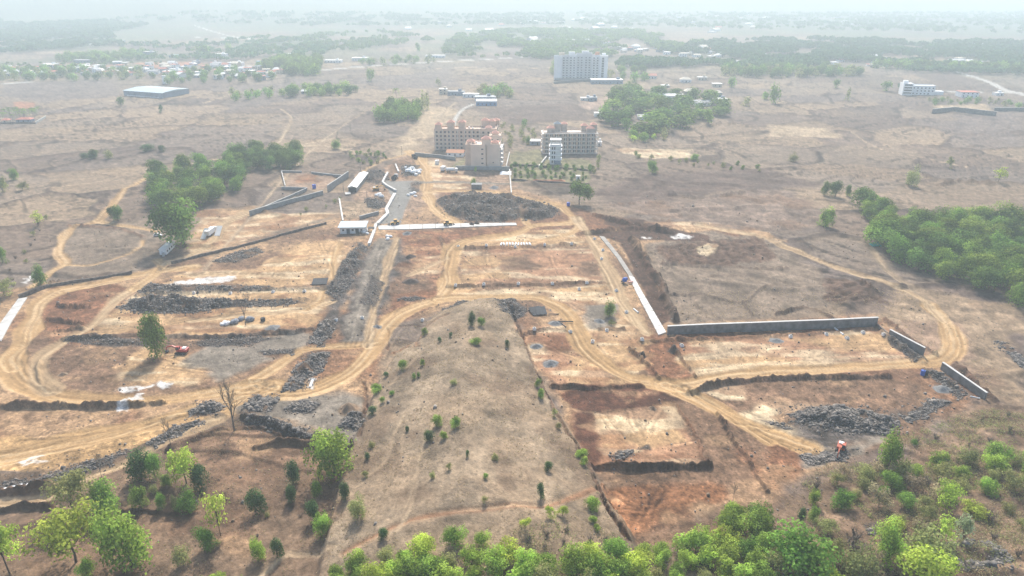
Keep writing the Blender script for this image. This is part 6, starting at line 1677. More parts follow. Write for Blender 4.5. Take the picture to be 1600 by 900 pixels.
def undergrowth():
    """tangle of dry stems and small leaves that nobody could count"""
    beds = [(S['groves'][i][1]) for i in range(len(S['groves'])) if 'scrub slope' in S['groves'][i][5] or 'brush' in S['groves'][i][5] or 'corner' in S['groves'][i][5]]
    rg = np.random.default_rng(77)
    for key, dn, lab in (('dry', 5200, 'tangle of dry brown brush covering the scrub slope and belt edge'), ('olive', 2600, 'thin olive undergrowth between the scrub slope bushes')):
        P = []; N = []; Z = []; T = []
        xs = [p[0] for b in beds for p in b]; ys = [p[1] for b in beds for p in b]
        x = rg.uniform(min(xs), max(xs), dn * 9); y = rg.uniform(min(ys), max(ys), dn * 9)
        sd = np.min(np.stack([poly_sd(x, y, b) for b in beds]), 0)
        ok = np.nonzero((sd < 2.5) & (fbm(x / 6, y / 6, 431 if key == 'dry' else 433, 3) > (.46 if key == 'dry' else .53)))[0][:dn]
        for a, b in zip(x[ok], y[ok]):
            m = 7; hh = .35 + .8 * rg.random(); q = rg.normal(size=(m, 3)) * np.array([.42, .42, .0]); q[:, 2] = rg.random(m) * hh
            P.append(np.array([a, b, zat(a, b)]) + q); v = rg.normal(size=(m, 3)); N.append(v / np.linalg.norm(v, axis=1)[:, None]); Z.append(.10 + .14 * rg.random(m)); T.append((.6 + .8 * rg.random()) * (.8 + .4 * rg.random(m)))
        me = leaf_mesh('undergrowth', M('leaf_' + key), np.concatenate(P), np.concatenate(Z), np.concatenate(T), np.concatenate(N), rg, .45)
        tag(put('undergrowth', me), lab, 'undergrowth', None, 'stuff')
undergrowth()

# ---------------------------------------------------------------- buildings
def window_mesh(w, h, key='window'):
    k = (key, round(w, 2), round(h, 2))
    if k not in PROTO:
        a = MB().box((0, 0, 0), (w, .10, h)).mesh('window', M('glass'))
        b = MB().box((0, -.12, -h / 2 - .08), (w + .3, .34, .14)).mesh('sill', M('band'))
        PROTO[k] = (a, b)
    return PROTO[k]
def add_window(parent, x, y, z, rz, w, h, sill=True):
    a, b = window_mesh(w, h)
    o = put('window', a, None, parent); o.location = (x, y, z); o.rotation_euler = (0, 0, rz)
    if sill:
        s = put('sill', b, None, o)
    return o
def face_windows(parent, cx, cy, w, d, fl, fh, z0, faces='SEW', pitch=3.2, ww=1.3, wh=1.4, sill=True, skip=0., seed=1):
    rg = random.Random(seed)
    for f in faces:
        L = w if f in 'SN' else d; n = max(1, int((L - 1.2) / pitch))
        for k in range(fl):
            for i in range(n):
                if rg.random() < skip: continue
                u = (i + .5) / n * (L - 1.0) - (L - 1.0) / 2; z = z0 + fh * (k + .52)
                if f == 'S': add_window(parent, cx + u, cy - d / 2 - .02, z, 0, ww, wh, sill)
                if f == 'N': add_window(parent, cx + u, cy + d / 2 + .02, z, math.pi, ww, wh, sill)
                if f == 'E': add_window(parent, cx + w / 2 + .02, cy + u, z, math.pi / 2, ww, wh, sill)
                if f == 'W': add_window(parent, cx - w / 2 - .02, cy + u, z, -math.pi / 2, ww, wh, sill)
def block(parent, cx, cy, w, d, H, wall='beige', bands=None, fh=3.1, parapet=1.0):
    MB().box((cx, cy, H / 2 - 1), (w, d, H + 2)).build('wall', M(wall), parent)
    if bands:
        for k in range(1, bands + 1):
            MB().box((cx, cy, fh * k), (w + .36, d + .36, .30)).build('floor_band', M('band'), parent)
    pm = MB(); t = .25
    for (x, y, a, b) in ((cx, cy - d / 2 + t / 2, w, t), (cx, cy + d / 2 - t / 2, w, t), (cx - w / 2 + t / 2, cy, t, d - 2 * t), (cx + w / 2 - t / 2, cy, t, d - 2 * t)):
        pm.box((x, y, H + parapet / 2 + .003), (a, b, parapet))
    pm.build('parapet', M(wall), parent)
def turret(parent, x, y, w, d, z, h, roof='tile_red', wall='beige'):
    t = MB().box((x, y, z + h / 2), (w, d, h)).build('stair_turret', M(wall), parent)
    r = MB(); e = .5; hz = min(w, d) * .38
    a, b = w / 2 + e, d / 2 + e
    r.add([(x - a, y - b, z + h + .004), (x + a, y - b, z + h + .004), (x + a, y + b, z + h + .004), (x - a, y + b, z + h + .004), (x - a * .15, y, z + h + hz), (x + a * .15, y, z + h + hz)], [(0, 1, 5, 4), (1, 2, 5), (2, 3, 4, 5), (3, 0, 4), (3, 2, 1, 0)]).build('roof', M(roof), t)
    return t
def chimney_tank(parent, x, y, z):
    MB().tube((x, y, z), (x, y, z + 1.4), .7, .7, 10).build('water_tank', M('plastic_white'), parent)
def beige_block():
    x, y = (-19.69, 480.84)
    o = empty('apartment_block', (x, y + 9, zat(x, y + 9)), R(-3), 'beige five storey apartment block with red turret roofs, nearest of the complex', 'building')
    H = 17.5
    block(o, -4.0, 0, 10.5, 16, H, 'beige', None)
    block(o, 6.5, 2, 9.5, 14, H - .4, 'beige', None)
    block(o, -11.5, 3, 4.4, 14, H - .8, 'taupe', None)
    for k in range(5):
        add_window(o, -1.0, -8.06, 1.8 + 3.35 * k, 0, 1.5, .8, False)
        for yy in (-2., 2., 6.): add_window(o, 11.3, yy, 1.8 + 3.35 * k, R(90), 1.4, 1.5)
        add_window(o, 6.5, -5.06, 1.8 + 3.35 * k, 0, .8, .8, False) if k == 1 else None
        s = MB().box((12.3, 2, 3.1 * k + 3.1), (1.9, 12, .2)).build('balcony', M('roof_white'), o)
        MB().box((13.2, 2, 3.1 * k + 3.75), (.12, 12, 1.0)).build('railing', M('pale_wall'), s)
    turret(o, 1.5, -2, 6.2, 5.5, H, 4.2); turret(o, -10, 2, 5, 5, H, 1.5); turret(o, 7.5, 1, 5, 5, H, 1.0)
    chimney_tank(o, -6, 1, H)
def left_complex():
    x, y = (-43.47, 543.28)
    o = empty('apartment_complex', (x, y + 10, zat(x, y + 10)), R(-2), 'taupe apartment complex with several red pyramid roofs at the left', 'building')
    H = 15.8
    block(o, 0, 0, 37, 12, H, 'taupe', 4, 3.1); face_windows(o, 0, 0, 37, 12, 5, 3.1, 0, 'SW', 3.0, 1.5, 1.5)
    block(o, 25, 6, 13, 26, H + .3, 'taupe', 4, 3.1); face_windows(o, 25, 6, 13, 26, 5, 3.1, 0, 'SE', 3.0, 1.5, 1.5)
    block(o, 31, -14, 9, 13.7, H - 2.2, 'beige', None); face_windows(o, 31, -14, 9, 13.7, 4, 3.1, 0, 'SE', 3.2, 1.4, 1.4)
    for i in range(7): MB().box((-17.5 + i * 5.9, -6.35, H / 2), (.5, .5, H)).build('column', M('band'), o)
    for (tx, ty, tw, th_) in ((-15.5, 1, 5, 3.2), (-5.5, 1, 5.5, 5.0), (3.5, 1, 5.5, 5.2), (21.5, 8, 5.5, 5.2), (27, 8, 5, 4.6), (30, 15, 5.5, 4.0), (31, -14, 5, 1.6), (25, -3, 4.6, 1.4)): turret(o, tx, ty, tw, 5, H + (.3 if tx > 20 else 0) - (2.2 if tx == 31 else 0), th_, 'tile_red', 'taupe')
    chimney_tank(o, 9, 1, H); chimney_tank(o, 12, -1, H)
def right_complex():
    x, y = (45.32, 534.12)
    o = empty('apartment_complex', (x, y + 9, zat(x, y + 9)), R(1.5), 'unfinished apartment complex with open frame floors and red roof turrets at the right', 'building')
    W, D, fl, fh = 44., 13., 5, 3.1; H = fl * fh
    block(o, 0, 0, W - 3, D, H, 'taupe', None)
    for k in range(fl + 1): MB().box((0, -.5, fh * k + .05), (W, D + 2.4, .28)).build('floor_slab', M('band'), o)
    for i in range(13): MB().box((-W / 2 + .25 + i * (W - .5) / 12, -D / 2 - 1.45, H / 2), (.42, .42, H - .4)).build('column', M('band'), o)
    rg = random.Random(4)
    for k in range(fl):
        for i in range(12):
            if rg.random() < .45: continue
            MB().box((-W / 2 + .25 + (i + .5) * (W - .5) / 12, -D / 2 - 1.42, fh * k + .75), (2.9, .12, 1.0)).build('balcony_wall', M('unfinished'), o)
    face_windows(o, 0, 0, W - 3, D, fl, fh, 0, 'SE', 3.5, 1.9, 1.9, False)
    for (tx, ty, tw, th_) in ((-15, -2, 5.5, 3.6), (-9.5, 2, 5, 6), (-4, 3, 4.6, 5.8), (12, 2, 5, 4.6), (16, -2, 6, 3.2), (19.3, 2, 4.6, 5.4)): turret(o, tx, ty, tw, 5, H + .2, th_, 'tile_red' if tx != -9.5 else 'roof_slate', 'unfinished')
def stair_tower():
    x, y = (32.26, 500.14)
    o = empty('stair_tower', (x, y + 4, zat(x, y + 4)), R(-4), 'slim pale five storey tower standing before the unfinished complex', 'building')
    block(o, 0, 0, 8.2, 8, 13.6, 'pale_wall', None, 3.1, .8)
    for k in range(4):
        MB().box((0, 0, 3.3 * k + 3.3), (9.6, 9.0, .3)).build('floor_slab', M('white_wall'), o)
        for xx in (-2.2, -.6): add_window(o, xx, -4.05, 1.9 + 3.3 * k, 0, .8, 1.9, False)
    MB().box((1.6, -4.2, 1.4), (4.6, .5, 2.6)).build('garage_wall', M('blue_grey_wall'), o)
    t = MB()
    for sx in (-3.3, 3.3):
        for sy in (-2.6, 2.6): t.box((sx, sy, 16.0), (.4, .4, 3.1))
    t.build('roof_column', M('pale_wall'), o); MB().box((0, 0, 17.7), (8.2, 7, .3)).build('roof_slab', M('roof_white'), o)
def tall_white():
    x, y = (98.3, 998.2)
    o = empty('apartment_tower', (x, y + 14, zat(x, y + 14)), R(-4), 'tall white nine storey apartment block far behind the complexes', 'building')
    H = 31.
    parts = [(-33, -4, 11, 15, 0, 'white_wall'), (-22.5, -1, 10, 13, .5, 'pale_wall'), (-12.5, 1, 10, 13, 1.2, 'white_wall'), (-2, 5, 11, 13, 2.2, 'pale_wall'), (9, 6, 11, 14, 3, 'pale_wall'), (20, 2, 11, 15, 1.0, 'white_wall'), (31, -2, 11, 17, .2, 'white_wall')]
    for i, (cx, cy, w, d, dz, wm) in enumerate(parts):
        block(o, cx, cy, w, d, H + dz, wm, None, 3.1, 1.2)
        for k in range(9):
            z = 2 + 3.35 * k
            if i in (0, 6):
                if i == 6: MB().box((cx - 1.5, cy - d / 2 - .05, z), (3.2, .12, 2.6)).build('window', M('glass'), o)
                continue
            for u in (-2.6, 2.2): MB().box((cx + u, cy - d / 2 - .04, z), (2.3, .14, 1.9)).build('window', M('glass'), o)
            MB().box((cx - .2, cy - d / 2 - .75, z - 1.35), (8.6, 1.4, .22)).build('balcony', M('white_wall'), o)
            MB().box((cx - .2, cy - d / 2 - 1.4, z - .75), (8.6, .1, .9)).build('railing', M('pale_wall'), o)
    for (tx, ty, w, h, m) in ((-28, 0, 8, 3, 'cream_wall'), (-14, 3, 9, 4, 'pale_wall'), (5, 8, 10, 5, 'pale_wall'), (22, 4, 6, 4, 'roof_orange'), (31, 2, 5, 2.5, 'white_wall')):
        MB().box((tx, ty, H + 1.5 + h / 2), (w, 6, h)).build('roof_room', M(m), o)
    MB().box((-6, -14, 1), (62, 6, 3.4)).build('podium', M('wall_grey'), o)
def white_building():
    x, y = (493.0, 849.4)
    o = empty('white_building', (x, y + 8, zat(x, y + 8)), R(-14), 'white three storey building with stepped balconies on the far right field', 'building')
    block(o, 6, 4, 26, 14, 10.2, 'white_wall', None, 3.3, .9); face_windows(o, 6, 4, 26, 14, 3, 3.3, 0, 'S', 4.0, 1.7, 1.5, False, .12, 3)
    block(o, -12.5, 0, 11, 17, 12.6, 'white_wall', None, 3.3, 1.0)
    for k in range(4):
        b = MB().box((-12.5, -9.3, 3.1 * k + .9), (11.6, 1.9, .25)).build('balcony', M('white_wall'), o)
        MB().box((-12.5, -10.2, 3.1 * k + 1.5), (11.6, .14, 1.0)).build('railing', M('white_wall'), b)
        MB().box((-12.5, -8.56, 3.1 * k + 2.6), (8.5, .14, 1.5)).build('window', M('glass'), o)
    MB().box((-14, 2, 14.6), (5, 5, 3.2)).build('stair_room', M('white_wall'), o)
    MB().box((24.5, 5, 1.8), (11, 9, 5.6)).build('annex', M('white_wall'), o)
def warehouse():
    A = (-469.0, 849.4); B = (-411.7, 826.0); C = (-397.1, 865.6)
    D = (A[0] + C[0] - B[0], A[1] + C[1] - B[1])
    o = empty('warehouse', (A[0], A[1], zat(*A)), 0, 'large grey warehouse with flat pale roof and dark blue sides', 'warehouse')
    q = [(p[0] - A[0], p[1] - A[1]) for p in (A, B, C, D)]
    m = MB().prism(q, -1, 6.2).build('wall', M('blue_grey_wall'), o)
    MB().prism([(p[0] * 1.0, p[1] * 1.0) for p in q], -1.2, 1.5)
    c = (sum(p[0] for p in q) / 4, sum(p[1] for p in q) / 4)
    e = [(c[0] + (p[0] - c[0]) * 1.03, c[1] + (p[1] - c[1]) * 1.03) for p in q]
    m1 = tuple((e[0][i] + e[3][i]) / 2 for i in (0, 1)); m2 = tuple((e[1][i] + e[2][i]) / 2 for i in (0, 1))
    r = MB(); zl, zh = 6.25, 8.0
    r.add([(*e[0], zl), (*e[1], zl), (*e[2], zl), (*e[3], zl), (*m1, zh), (*m2, zh)], [(0, 1, 5, 4), (2, 3, 4, 5), (1, 2, 5), (3, 0, 4), (3, 2, 1, 0)]).build('roof', M('sheet_blue'), o)
    for i in range(1, 7):
        f = i / 7; MB().box((q[0][0] + (q[1][0] - q[0][0]) * f, q[0][1] + (q[1][1] - q[0][1]) * f - .1, 2.6), (.5, .5, 7)).build('column', M('roof_slate'), o)
    MB().box(((q[0][0] + q[1][0]) / 2, (q[0][1] + q[1][1]) / 2 - .25, .6), (abs(q[1][0]) * .9, .3, 1.6), math.atan2(q[1][1], q[1][0])).build('plinth', M('pale_wall'), o)
    t = (-469.3, 956.6); tw = empty('water_tower', (t[0], t[1], zat(*t)), 0, 'pale tower standing behind the grey warehouse', 'tower')
    MB().box((0, 0, 4.5), (4.4, 4.4, 9)).build('shaft', M('white_wall'), tw); MB().box((0, 0, 9.7), (5, 5, 1.3)).build('tank', M('roof_white'), tw)
def site_hut():
    x, y = (-84.72, 343.75)
    o = empty('site_hut', (x, y + 3, zat(x, y + 3)), R(3), 'small pale site hut with slanting blue grey sheet roof', 'hut')
    MB().box((0, 0, 1.5), (13.5, 5.5, 3.8)).build('wall', M('pale_wall'), o)
    for dx in (-2.4, 2.3): MB().box((dx, -2.78, 1.25), (1.8, .12, 2.6)).build('door', M('steel_dark'), o)
    for dx in (-5., 0, 4.6):
        f = MB().box((dx, -2.78, 1.9), (1.0, .1, .9)).build('window', M('glass'), o); MB().box((dx, -2.85, 1.38), (1.3, .25, .1)).build('sill', M('coping'), f)
    rf = MB(); rf.add([(-7.6, -3.8, 3.5), (7.2, -3.8, 3.5), (7.6, 4.2, 4.5), (-7.2, 4.2, 4.5), (-7.6, -3.8, 3.66), (7.2, -3.8, 3.66), (7.6, 4.2, 4.66), (-7.2, 4.2, 4.66)], [(3, 2, 1, 0), (4, 5, 6, 7), (0, 1, 5, 4), (1, 2, 6, 5), (2, 3, 7, 6), (3, 0, 4, 7)])
    r = rf.build('roof', M('sheet_blue'), o)
    for i in range(9): MB().tube((-6.8 + i * 1.7, -3.8, 3.70), (-6.5 + i * 1.7, 4.2, 4.70), .06, .06, 4).build('roof_rib', M('roof_tin'), r)
    MB().box((9.3, .5, 1.9), (3.2, 3, .18)).build('awning', M('steel_dark'), o)
    rack = MB()
    for sx in (7.9, 10.7):
        for sy in (-.8, 1.8): rack.box((sx, sy, .8), (.14, .14, 2.2))
    rack.build('awning_post', M('steel_dark'), o)
def long_shed():
    A = (-101.91, 424.2); B = (-101.85, 461.1)
    L = math.hypot(B[0] - A[0], B[1] - A[1]); rz = math.atan2(B[1] - A[1], B[0] - A[0])
    o = empty('long_shed', (A[0], A[1], zat(*A)), rz, 'long narrow shed with white sheet roof and dark open front end', 'shed')
    MB().box((L / 2, 0, 1.4), (L, 5.2, 3.6)).build('wall', M('wall_grey'), o)
    MB().box((-.06, 0, 1.4), (.12, 4.6, 2.7)).build('door', M('machine_dark'), o)
    r = MB(); r.side([(-3.1, 3.25), (0, 4.1), (3.1, 3.25), (3.1, 3.37), (0, 4.24), (-3.1, 3.37)], -.6, L + .6)
    rr = r.build('roof', M('roof_white'), o); rr.rotation_euler = (0, 0, R(-90))
    MB().box((-4.5, 2, .7), (5, 3.4, .2), .3).build('loading_step', M('concrete'), o)
beige_block(); left_complex(); right_complex(); stair_tower(); tall_white(); white_building(); warehouse(); site_hut(); long_shed()
WALLC = ['white_wall', 'cream_wall', 'pale_wall', 'blue_grey_wall', 'white_wall']
def house(x, y, w, h, d, rz, rk, rc, lab, group=None, seed=0, wall=None):
    o = empty('house', (x, y, zat(x, y)), R(rz), lab, 'house', group)
    rg = random.Random(seed); wm = wall or ('blue_grey_wall' if 'blue' in lab or 'dark' in lab else rg.choice(WALLC))
    cy = d / 2
    MB().box((0, cy, h / 2 - .5), (w, d, h + 1)).build('wall', M(wm), o)
    e = .6; a, b = w / 2 + e, d / 2 + e; r = MB(); z = h + .01
    if rk == 'flat':
        r.box((0, cy, z + .15), (w + .8, d + .8, .3)); rf = r.build('roof', M(rc), o)
        if w < 30 and rg.random() < .5: MB().box((w * .22, cy + d * .15, z + 1.4), (min(w * .3, 4), min(d * .35, 4), 2.2)).build('stair_room', M(wm), o)
    elif rk == 'gable':
        zr = h + d * .22; r.add([(-a, cy - b, z), (a, cy - b, z), (a, cy + b, z), (-a, cy + b, z), (-a, cy, zr), (a, cy, zr)], [(0, 1, 5, 4), (2, 3, 4, 5), (1, 2, 5), (3, 0, 4), (3, 2, 1, 0)]).build('roof', M(rc), o)
    elif rk == 'hip':
        zr = h + d * .25; k = .45; r.add([(-a, cy - b, z), (a, cy - b, z), (a, cy + b, z), (-a, cy + b, z), (-a * k, cy, zr), (a * k, cy, zr)], [(0, 1, 5, 4), (2, 3, 4, 5), (1, 2, 5), (3, 0, 4), (3, 2, 1, 0)]).build('roof', M(rc), o)
    else:
        P = [(math.cos(math.pi * i / 8) * b, z + math.sin(math.pi * i / 8) * 2.4) for i in range(9)]
        rr = MB().side([(p[0], p[1]) for p in P], -w / 2 - .3, w / 2 + .3).build('roof', M('roof_white'), o); rr.rotation_euler = (0, 0, R(-90)); rr.location = (0, cy, 0)
    n = max(1, min(6, int(w / 4))) if y < 1700 else 0
    for i in range(n):
        u = (i + .5) / n * w - w / 2
        if i == n // 2: MB().box((u, -.03, 1.05), (1.2, .1, 2.1)).build('door', M('machine_dark'), o)
        else: MB().box((u, -.03, min(h * .55, 1.8)), (1.3, .1, 1.1)).build('window', M('glass'), o)
        if h > 5: MB().box((u, -.03, h - 1.4), (1.3, .1, 1.2)).build('window', M('glass'), o)
def houses_all():
    for i, (x, y, w, h, d, rz, rk, rc, lab) in enumerate(S['houses']): house(x, y, w, h, d, rz, rk, rc, lab, None, i, 'roof_blue' if rc == 'roof_blue' else None)
    for vi, (pts, n, lab, grp) in enumerate(S['villages']):
        rg = random.Random(40 + vi); xs = [p[0] for p in pts]; ys = [p[1] for p in pts]; got = []; t = 0
        sp = 16 if max(ys) < 1600 else 40
        while len(got) < n and t < 4000:
            t += 1; x = rg.uniform(min(xs), max(xs)); y = rg.uniform(min(ys), max(ys))
            if poly_sd(np.array([x]), np.array([y]), pts)[0] > 0 or any(abs(x - a) < sp and abs(y - b) < sp for a, b in got): continue
            got.append((x, y))
        got.sort(key=lambda p: p[0] / p[1])
        for i, (x, y) in enumerate(got):
            big = 1.0 if y < 1500 else 1.7
            rc = rg.choice(['roof_white', 'roof_tin', 'roof_red', 'roof_cream', 'roof_white', 'roof_red' if vi == 1 else 'roof_white'])
            rk = rg.choice(['flat', 'gable', 'hip', 'flat']); col = {'roof_white': 'white', 'roof_tin': 'grey', 'roof_red': 'red', 'roof_cream': 'cream'}[rc]
            house(x, y, rg.uniform(8, 15) * big, rg.uniform(3, 6), rg.uniform(8, 12) * big, rg.uniform(-30, 30), rk, rc, f'{lab}, {col} {"flat" if rk == "flat" else "pitched"} roof, {nth(i)} from the left', grp, vi * 50 + i)
houses_all()

# ---------------------------------------------------------------- machines
def wheel(parent, x, y, r, w, side=1):
    t = MB().tube((x, y - w / 2, r), (x, y + w / 2, r), r, r, 14).build('wheel', M('tyre'), parent)
    MB().tube((x, y + side * (w / 2), r), (x, y + side * (w / 2 + .05), r), r * .5, r * .45, 8).build('rim', M('steel_grey'), t)
def excavator(p, rz, col, lab, scale=1., boom_up=1., turn=0.):
    o = empty('excavator', (p[0], p[1], zat(*p)), rz, lab, 'excavator'); o.scale = (scale,) * 3
    for s in (-1, 1):
        tr = MB().side([(-2.1, .25), (-1.75, 0), (1.75, 0), (2.1, .25), (2.1, .6), (1.75, .9), (-1.75, .9), (-2.1, .6)], s * 1.25 - .3, s * 1.25 + .3).build('track', M('machine_dark'), o)
        for k in range(4): MB().tube((-1.4 + k * .93, s * 1.25 - .33, .42), (-1.4 + k * .93, s * 1.25 + .33, .42), .3, .3, 8).build('road_wheel', M('steel_dark'), tr)
    MB().box((0, 0, .75), (2.2, 1.9, .6)).build('undercarriage', M('machine_dark'), o)
    MB().side([(-2.3, 1.1), (1.3, 1.1), (1.3, 2.0), (-1.2, 2.15), (-2.3, 2.0)], -1.3, 1.3).build('body', M(col), o)
    MB().side([(-2.75, 1.15), (-2.3, 1.1), (-2.3, 2.2), (-2.65, 2.1)], -1.25, 1.25).build('counterweight', M(col), o)
    MB().box((-1.3, -.2, 2.3), (1.4, 1.6, .35)).build('engine_hood', M('machine_white'), o)
    c = MB().side([(.1, 2.02), (1.55, 2.02), (1.45, 2.6), (1.2, 3.15), (.1, 3.15)], .25, 1.25).build('cab', M('glass'), o)
    MB().box((.65, .75, 3.2), (1.35, 1.1, .12)).build('cab_roof', M(col), c)
    for (x, y) in ((.12, .27), (.12, 1.23)): MB().box((x, y, 2.6), (.12, .1, 1.1)).build('cab_post', M(col), c)
    z = 1.9; p0 = Vector((1.2, -.25, z)); p1 = Vector((3.6, -.25, z + 2.2 * boom_up)); p2 = Vector((5.7, -.25, z + 1.1 * boom_up)); p3 = Vector((6.2, -.25, max(.6, z - 1.2)))
    b = MB(); b.tube(p0, p1, .32, .36, 4); b.tube(p1, p2, .36, .24, 4); b.build('boom', M(col), o)
    MB().tube(p2, p3, .26, .2, 4).build('stick', M(col), o)
    MB().tube(p0 + Vector((.3, 0, -.3)), p0.lerp(p1, .75), .1, .1, 6).build('hydraulic_ram', M('steel_grey'), o)
    MB().side([(p3.x - .25, p3.z + .2), (p3.x + .4, p3.z + .1), (p3.x + .3, p3.z - .6), (p3.x - .5, p3.z - .75), (p3.x - .75, p3.z - .3)], -.8, .3).build('bucket', M('steel_dark'), o)
def loader(p, rz, lab, col='machine_yellow', back=True):
    o = empty('wheel_loader', (p[0], p[1], zat(*p)), rz, lab, 'loader')
    for s in (-1, 1): wheel(o, -1.4, s * 1.0, .85, .5, s); wheel(o, 1.4, s * 1.0, .75 if back else .85, .45, s)
    MB().side([(-2.4, .8), (2.2, .8), (2.3, 1.6), (.6, 1.8), (-2.4, 1.9)], -.65, .65).build('body', M(col), o)
    c = MB().side([(-1.3, 1.85), (.5, 1.82), (.3, 3.0), (-1.2, 3.0)], -.68, .68).build('cab', M('glass'), o); MB().box((-.45, 0, 3.08), (1.9, 1.6, .14)).build('cab_roof', M(col), c)
    a = MB()
    for s in (-1, 1): a.tube((.6, s * .5, 1.6), (3.1, s * .5, .7), .12, .12, 4)
    a.build('lift_arm', M(col), o)
    MB().side([(3.0, .25), (4.0, .15), (3.9, .3), (3.2, .45), (3.1, 1.2), (2.95, 1.2)], -1.15, 1.15).build('bucket', M('steel_dark'), o)
    if back:
        k = MB(); k.tube((-2.4, 0, 1.3), (-3.2, 0, 3.0), .16, .14, 4); k.tube((-3.2, 0, 3.0), (-4.2, 0, 1.6), .13, .1, 4); k.build('backhoe', M(col), o)
def truck(p, rz, lab, cab='machine_white', bed='machine_white', L=8., kind='box'):
    o = empty('truck', (p[0], p[1], zat(*p)), rz, lab, 'truck')
    for s in (-1, 1):
        for x in (L * .38, -L * .18, -L * .34): wheel(o, x, s * .95, .5, .35, s)
    MB().box((0, 0, .75), (L, .9, .3)).build('chassis', M('machine_dark'), o)
    c = MB().side([(L * .28, .9), (L * .5, .9), (L * .5, 1.9), (L * .46, 2.8), (L * .28, 2.85)], -1.15, 1.15).build('cab', M(cab), o)
    MB().box((L * .49, 0, 2.2), (.16, 2.0, .7)).build('windscreen', M('glass'), c)
    if kind == 'box': MB().box((-L * .13, 0, 2.2), (L * .74, 2.5, 2.5)).build('cargo_body', M(bed), o)
    elif kind == 'tip':
        b = MB(); bl = L * .72; cx = -L * .13
        b.box((cx, 0, 1.1), (bl, 2.4, .2)); b.box((cx, -1.2, 1.8), (bl, .12, 1.3)); b.box((cx, 1.2, 1.8), (bl, .12, 1.3)); b.box((cx - bl / 2, 0, 1.8), (.12, 2.28, 1.3)); b.box((cx + bl / 2, 0, 1.95), (.12, 2.28, 1.6))
        b.build('tipper_body', M(bed), o)
    else:
        MB().tube((-L * .48, 0, 2.1), (L * .24, 0, 2.1), 1.15, 1.15, 14).build('tank', M(bed), o)
excavator((-118.43, 214.63), R(176), 'machine_red', 'red and white excavator with its arm behind the lone tall tree', .92, .45)
excavator((91.46, 155.72), R(238), 'machine_orange', 'orange excavator standing on grey stones above the scrub slope', .8, .6)
loader((-64.61, 358.7), R(200), 'yellow loader at the lower end of the grey road')
excavator((-87.59, 428.71), R(10), 'machine_yellow', 'yellow excavator on the red track beside the drain wall', .9, .7)
loader((-35.21, 357.59), R(15), 'yellow loader at the edge of the concrete cross road')
truck((-79.88, 455.97), R(80), 'dark tipper truck at the head of the grey road', 'machine_white', 'steel_dark', 8, 'tip')
truck((-42.59, 475.3), R(3), 'white tanker truck before the grey boundary wall', 'machine_white', 'machine_white', 8.5, 'tank')
truck((-48.82, 478.98), R(70), 'short white truck left of the tanker', 'machine_white', 'machine_white', 5.5, 'box')
truck((-74.54, 518.75), R(120), 'dark truck beside the compound wall at the sandy entrance', 'steel_dark', 'steel_dark', 7, 'tip')
truck((-159.17, 342.72), R(88), 'white truck parked on sand between two white sheets', 'machine_white', 'machine_white', 11, 'box')
def sheet(p, w, d, rz, tilt, mat, lab, name='metal_sheet', cat='sheet', z=.1, group=None):
    o = empty(name, (p[0], p[1], zat(*p) + z), rz, lab, cat, group)
    a = MB().box((0, 0, 0), (w, d, .12)).build('panel', M(mat), o); a.rotation_euler = (tilt, 0, 0); a.location.z = abs(math.sin(tilt)) * d / 2
    n = max(2, int(w / .9)); r = MB()
    for i in range(n): r.box((-w / 2 + (i + .5) * w / n, 0, .09), (.1, d, .06))
    k = r.build('rib', M(mat), a); k['kind'] = 'stuff'
sheet((-160.48, 337.67), 2.6, 7, R(-6), R(35), 'roof_white', 'white sheet leaning on the left of the parked truck')
sheet((-155.84, 343.75), 2.8, 7, R(2), R(30), 'roof_white', 'white sheet standing on the right of the parked truck')
sheet((9.8, 247.79), 5, 6, R(20), R(8), 'steel_dark', 'dark steel sheet stack beside the rock heap at the hill tip, left one', z=.3)
sheet((11.61, 247.79), 4.2, 6, R(8), R(6), 'steel_dark', 'dark steel sheet stack beside the rock heap at the hill tip, right one', z=.55)
sheet((-85.26, 278.42), 6.5, 6, R(5), R(5), 'steel_dark', 'dark ribbed sheet lying on the tan plot left of the spoil ridge', z=.2)
sheet((-123.28, 140.87), 4.2, 1.0, R(6), R(3), 'plastic_white', 'white plank lying by the lower left lane, right one', 'plank', 'plank')
sheet((-128.54, 140.08), 4.2, 1.0, R(25), R(3), 'plastic_white', 'white plank lying by the lower left lane, left one', 'plank', 'plank')
def trailer():
    A = (-171.22, 313.34); B = (-172.49, 327.94)
    L = 9.5; rz = math.atan2(B[1] - A[1], B[0] - A[0])
    o = empty('site_cabin', (A[0], A[1], zat(*A)), rz, 'long white site cabin in the shade of the huge dark tree', 'cabin'); L = min(16., math.hypot(B[0] - A[0], B[1] - A[1]) * .8)
    MB().box((L / 2, 0, 1.5), (L, 3.2, 2.6)).build('wall', M('white_wall'), o)
    MB().box((L / 2, 0, 2.95), (L + .5, 3.7, .2)).build('roof', M('roof_white'), o)
    for i in range(4): MB().box((L * (i + .5) / 4, -1.63, 1.7), (1.2, .1, .9)).build('window', M('glass'), o)
    MB().box((-.06, .3, 1.3), (.1, .9, 2.0)).build('door', M('pale_wall'), o)
    MB().tube((L * .2, -1.4, .2), (L * .2, 1.4, .2), .35, .35, 10).build('wheel', M('tyre'), o)
    MB().box((-1.4, -.6, .9), (1.2, 1.0, 1.8)).build('step_box', M('roof_tin'), o)
trailer()
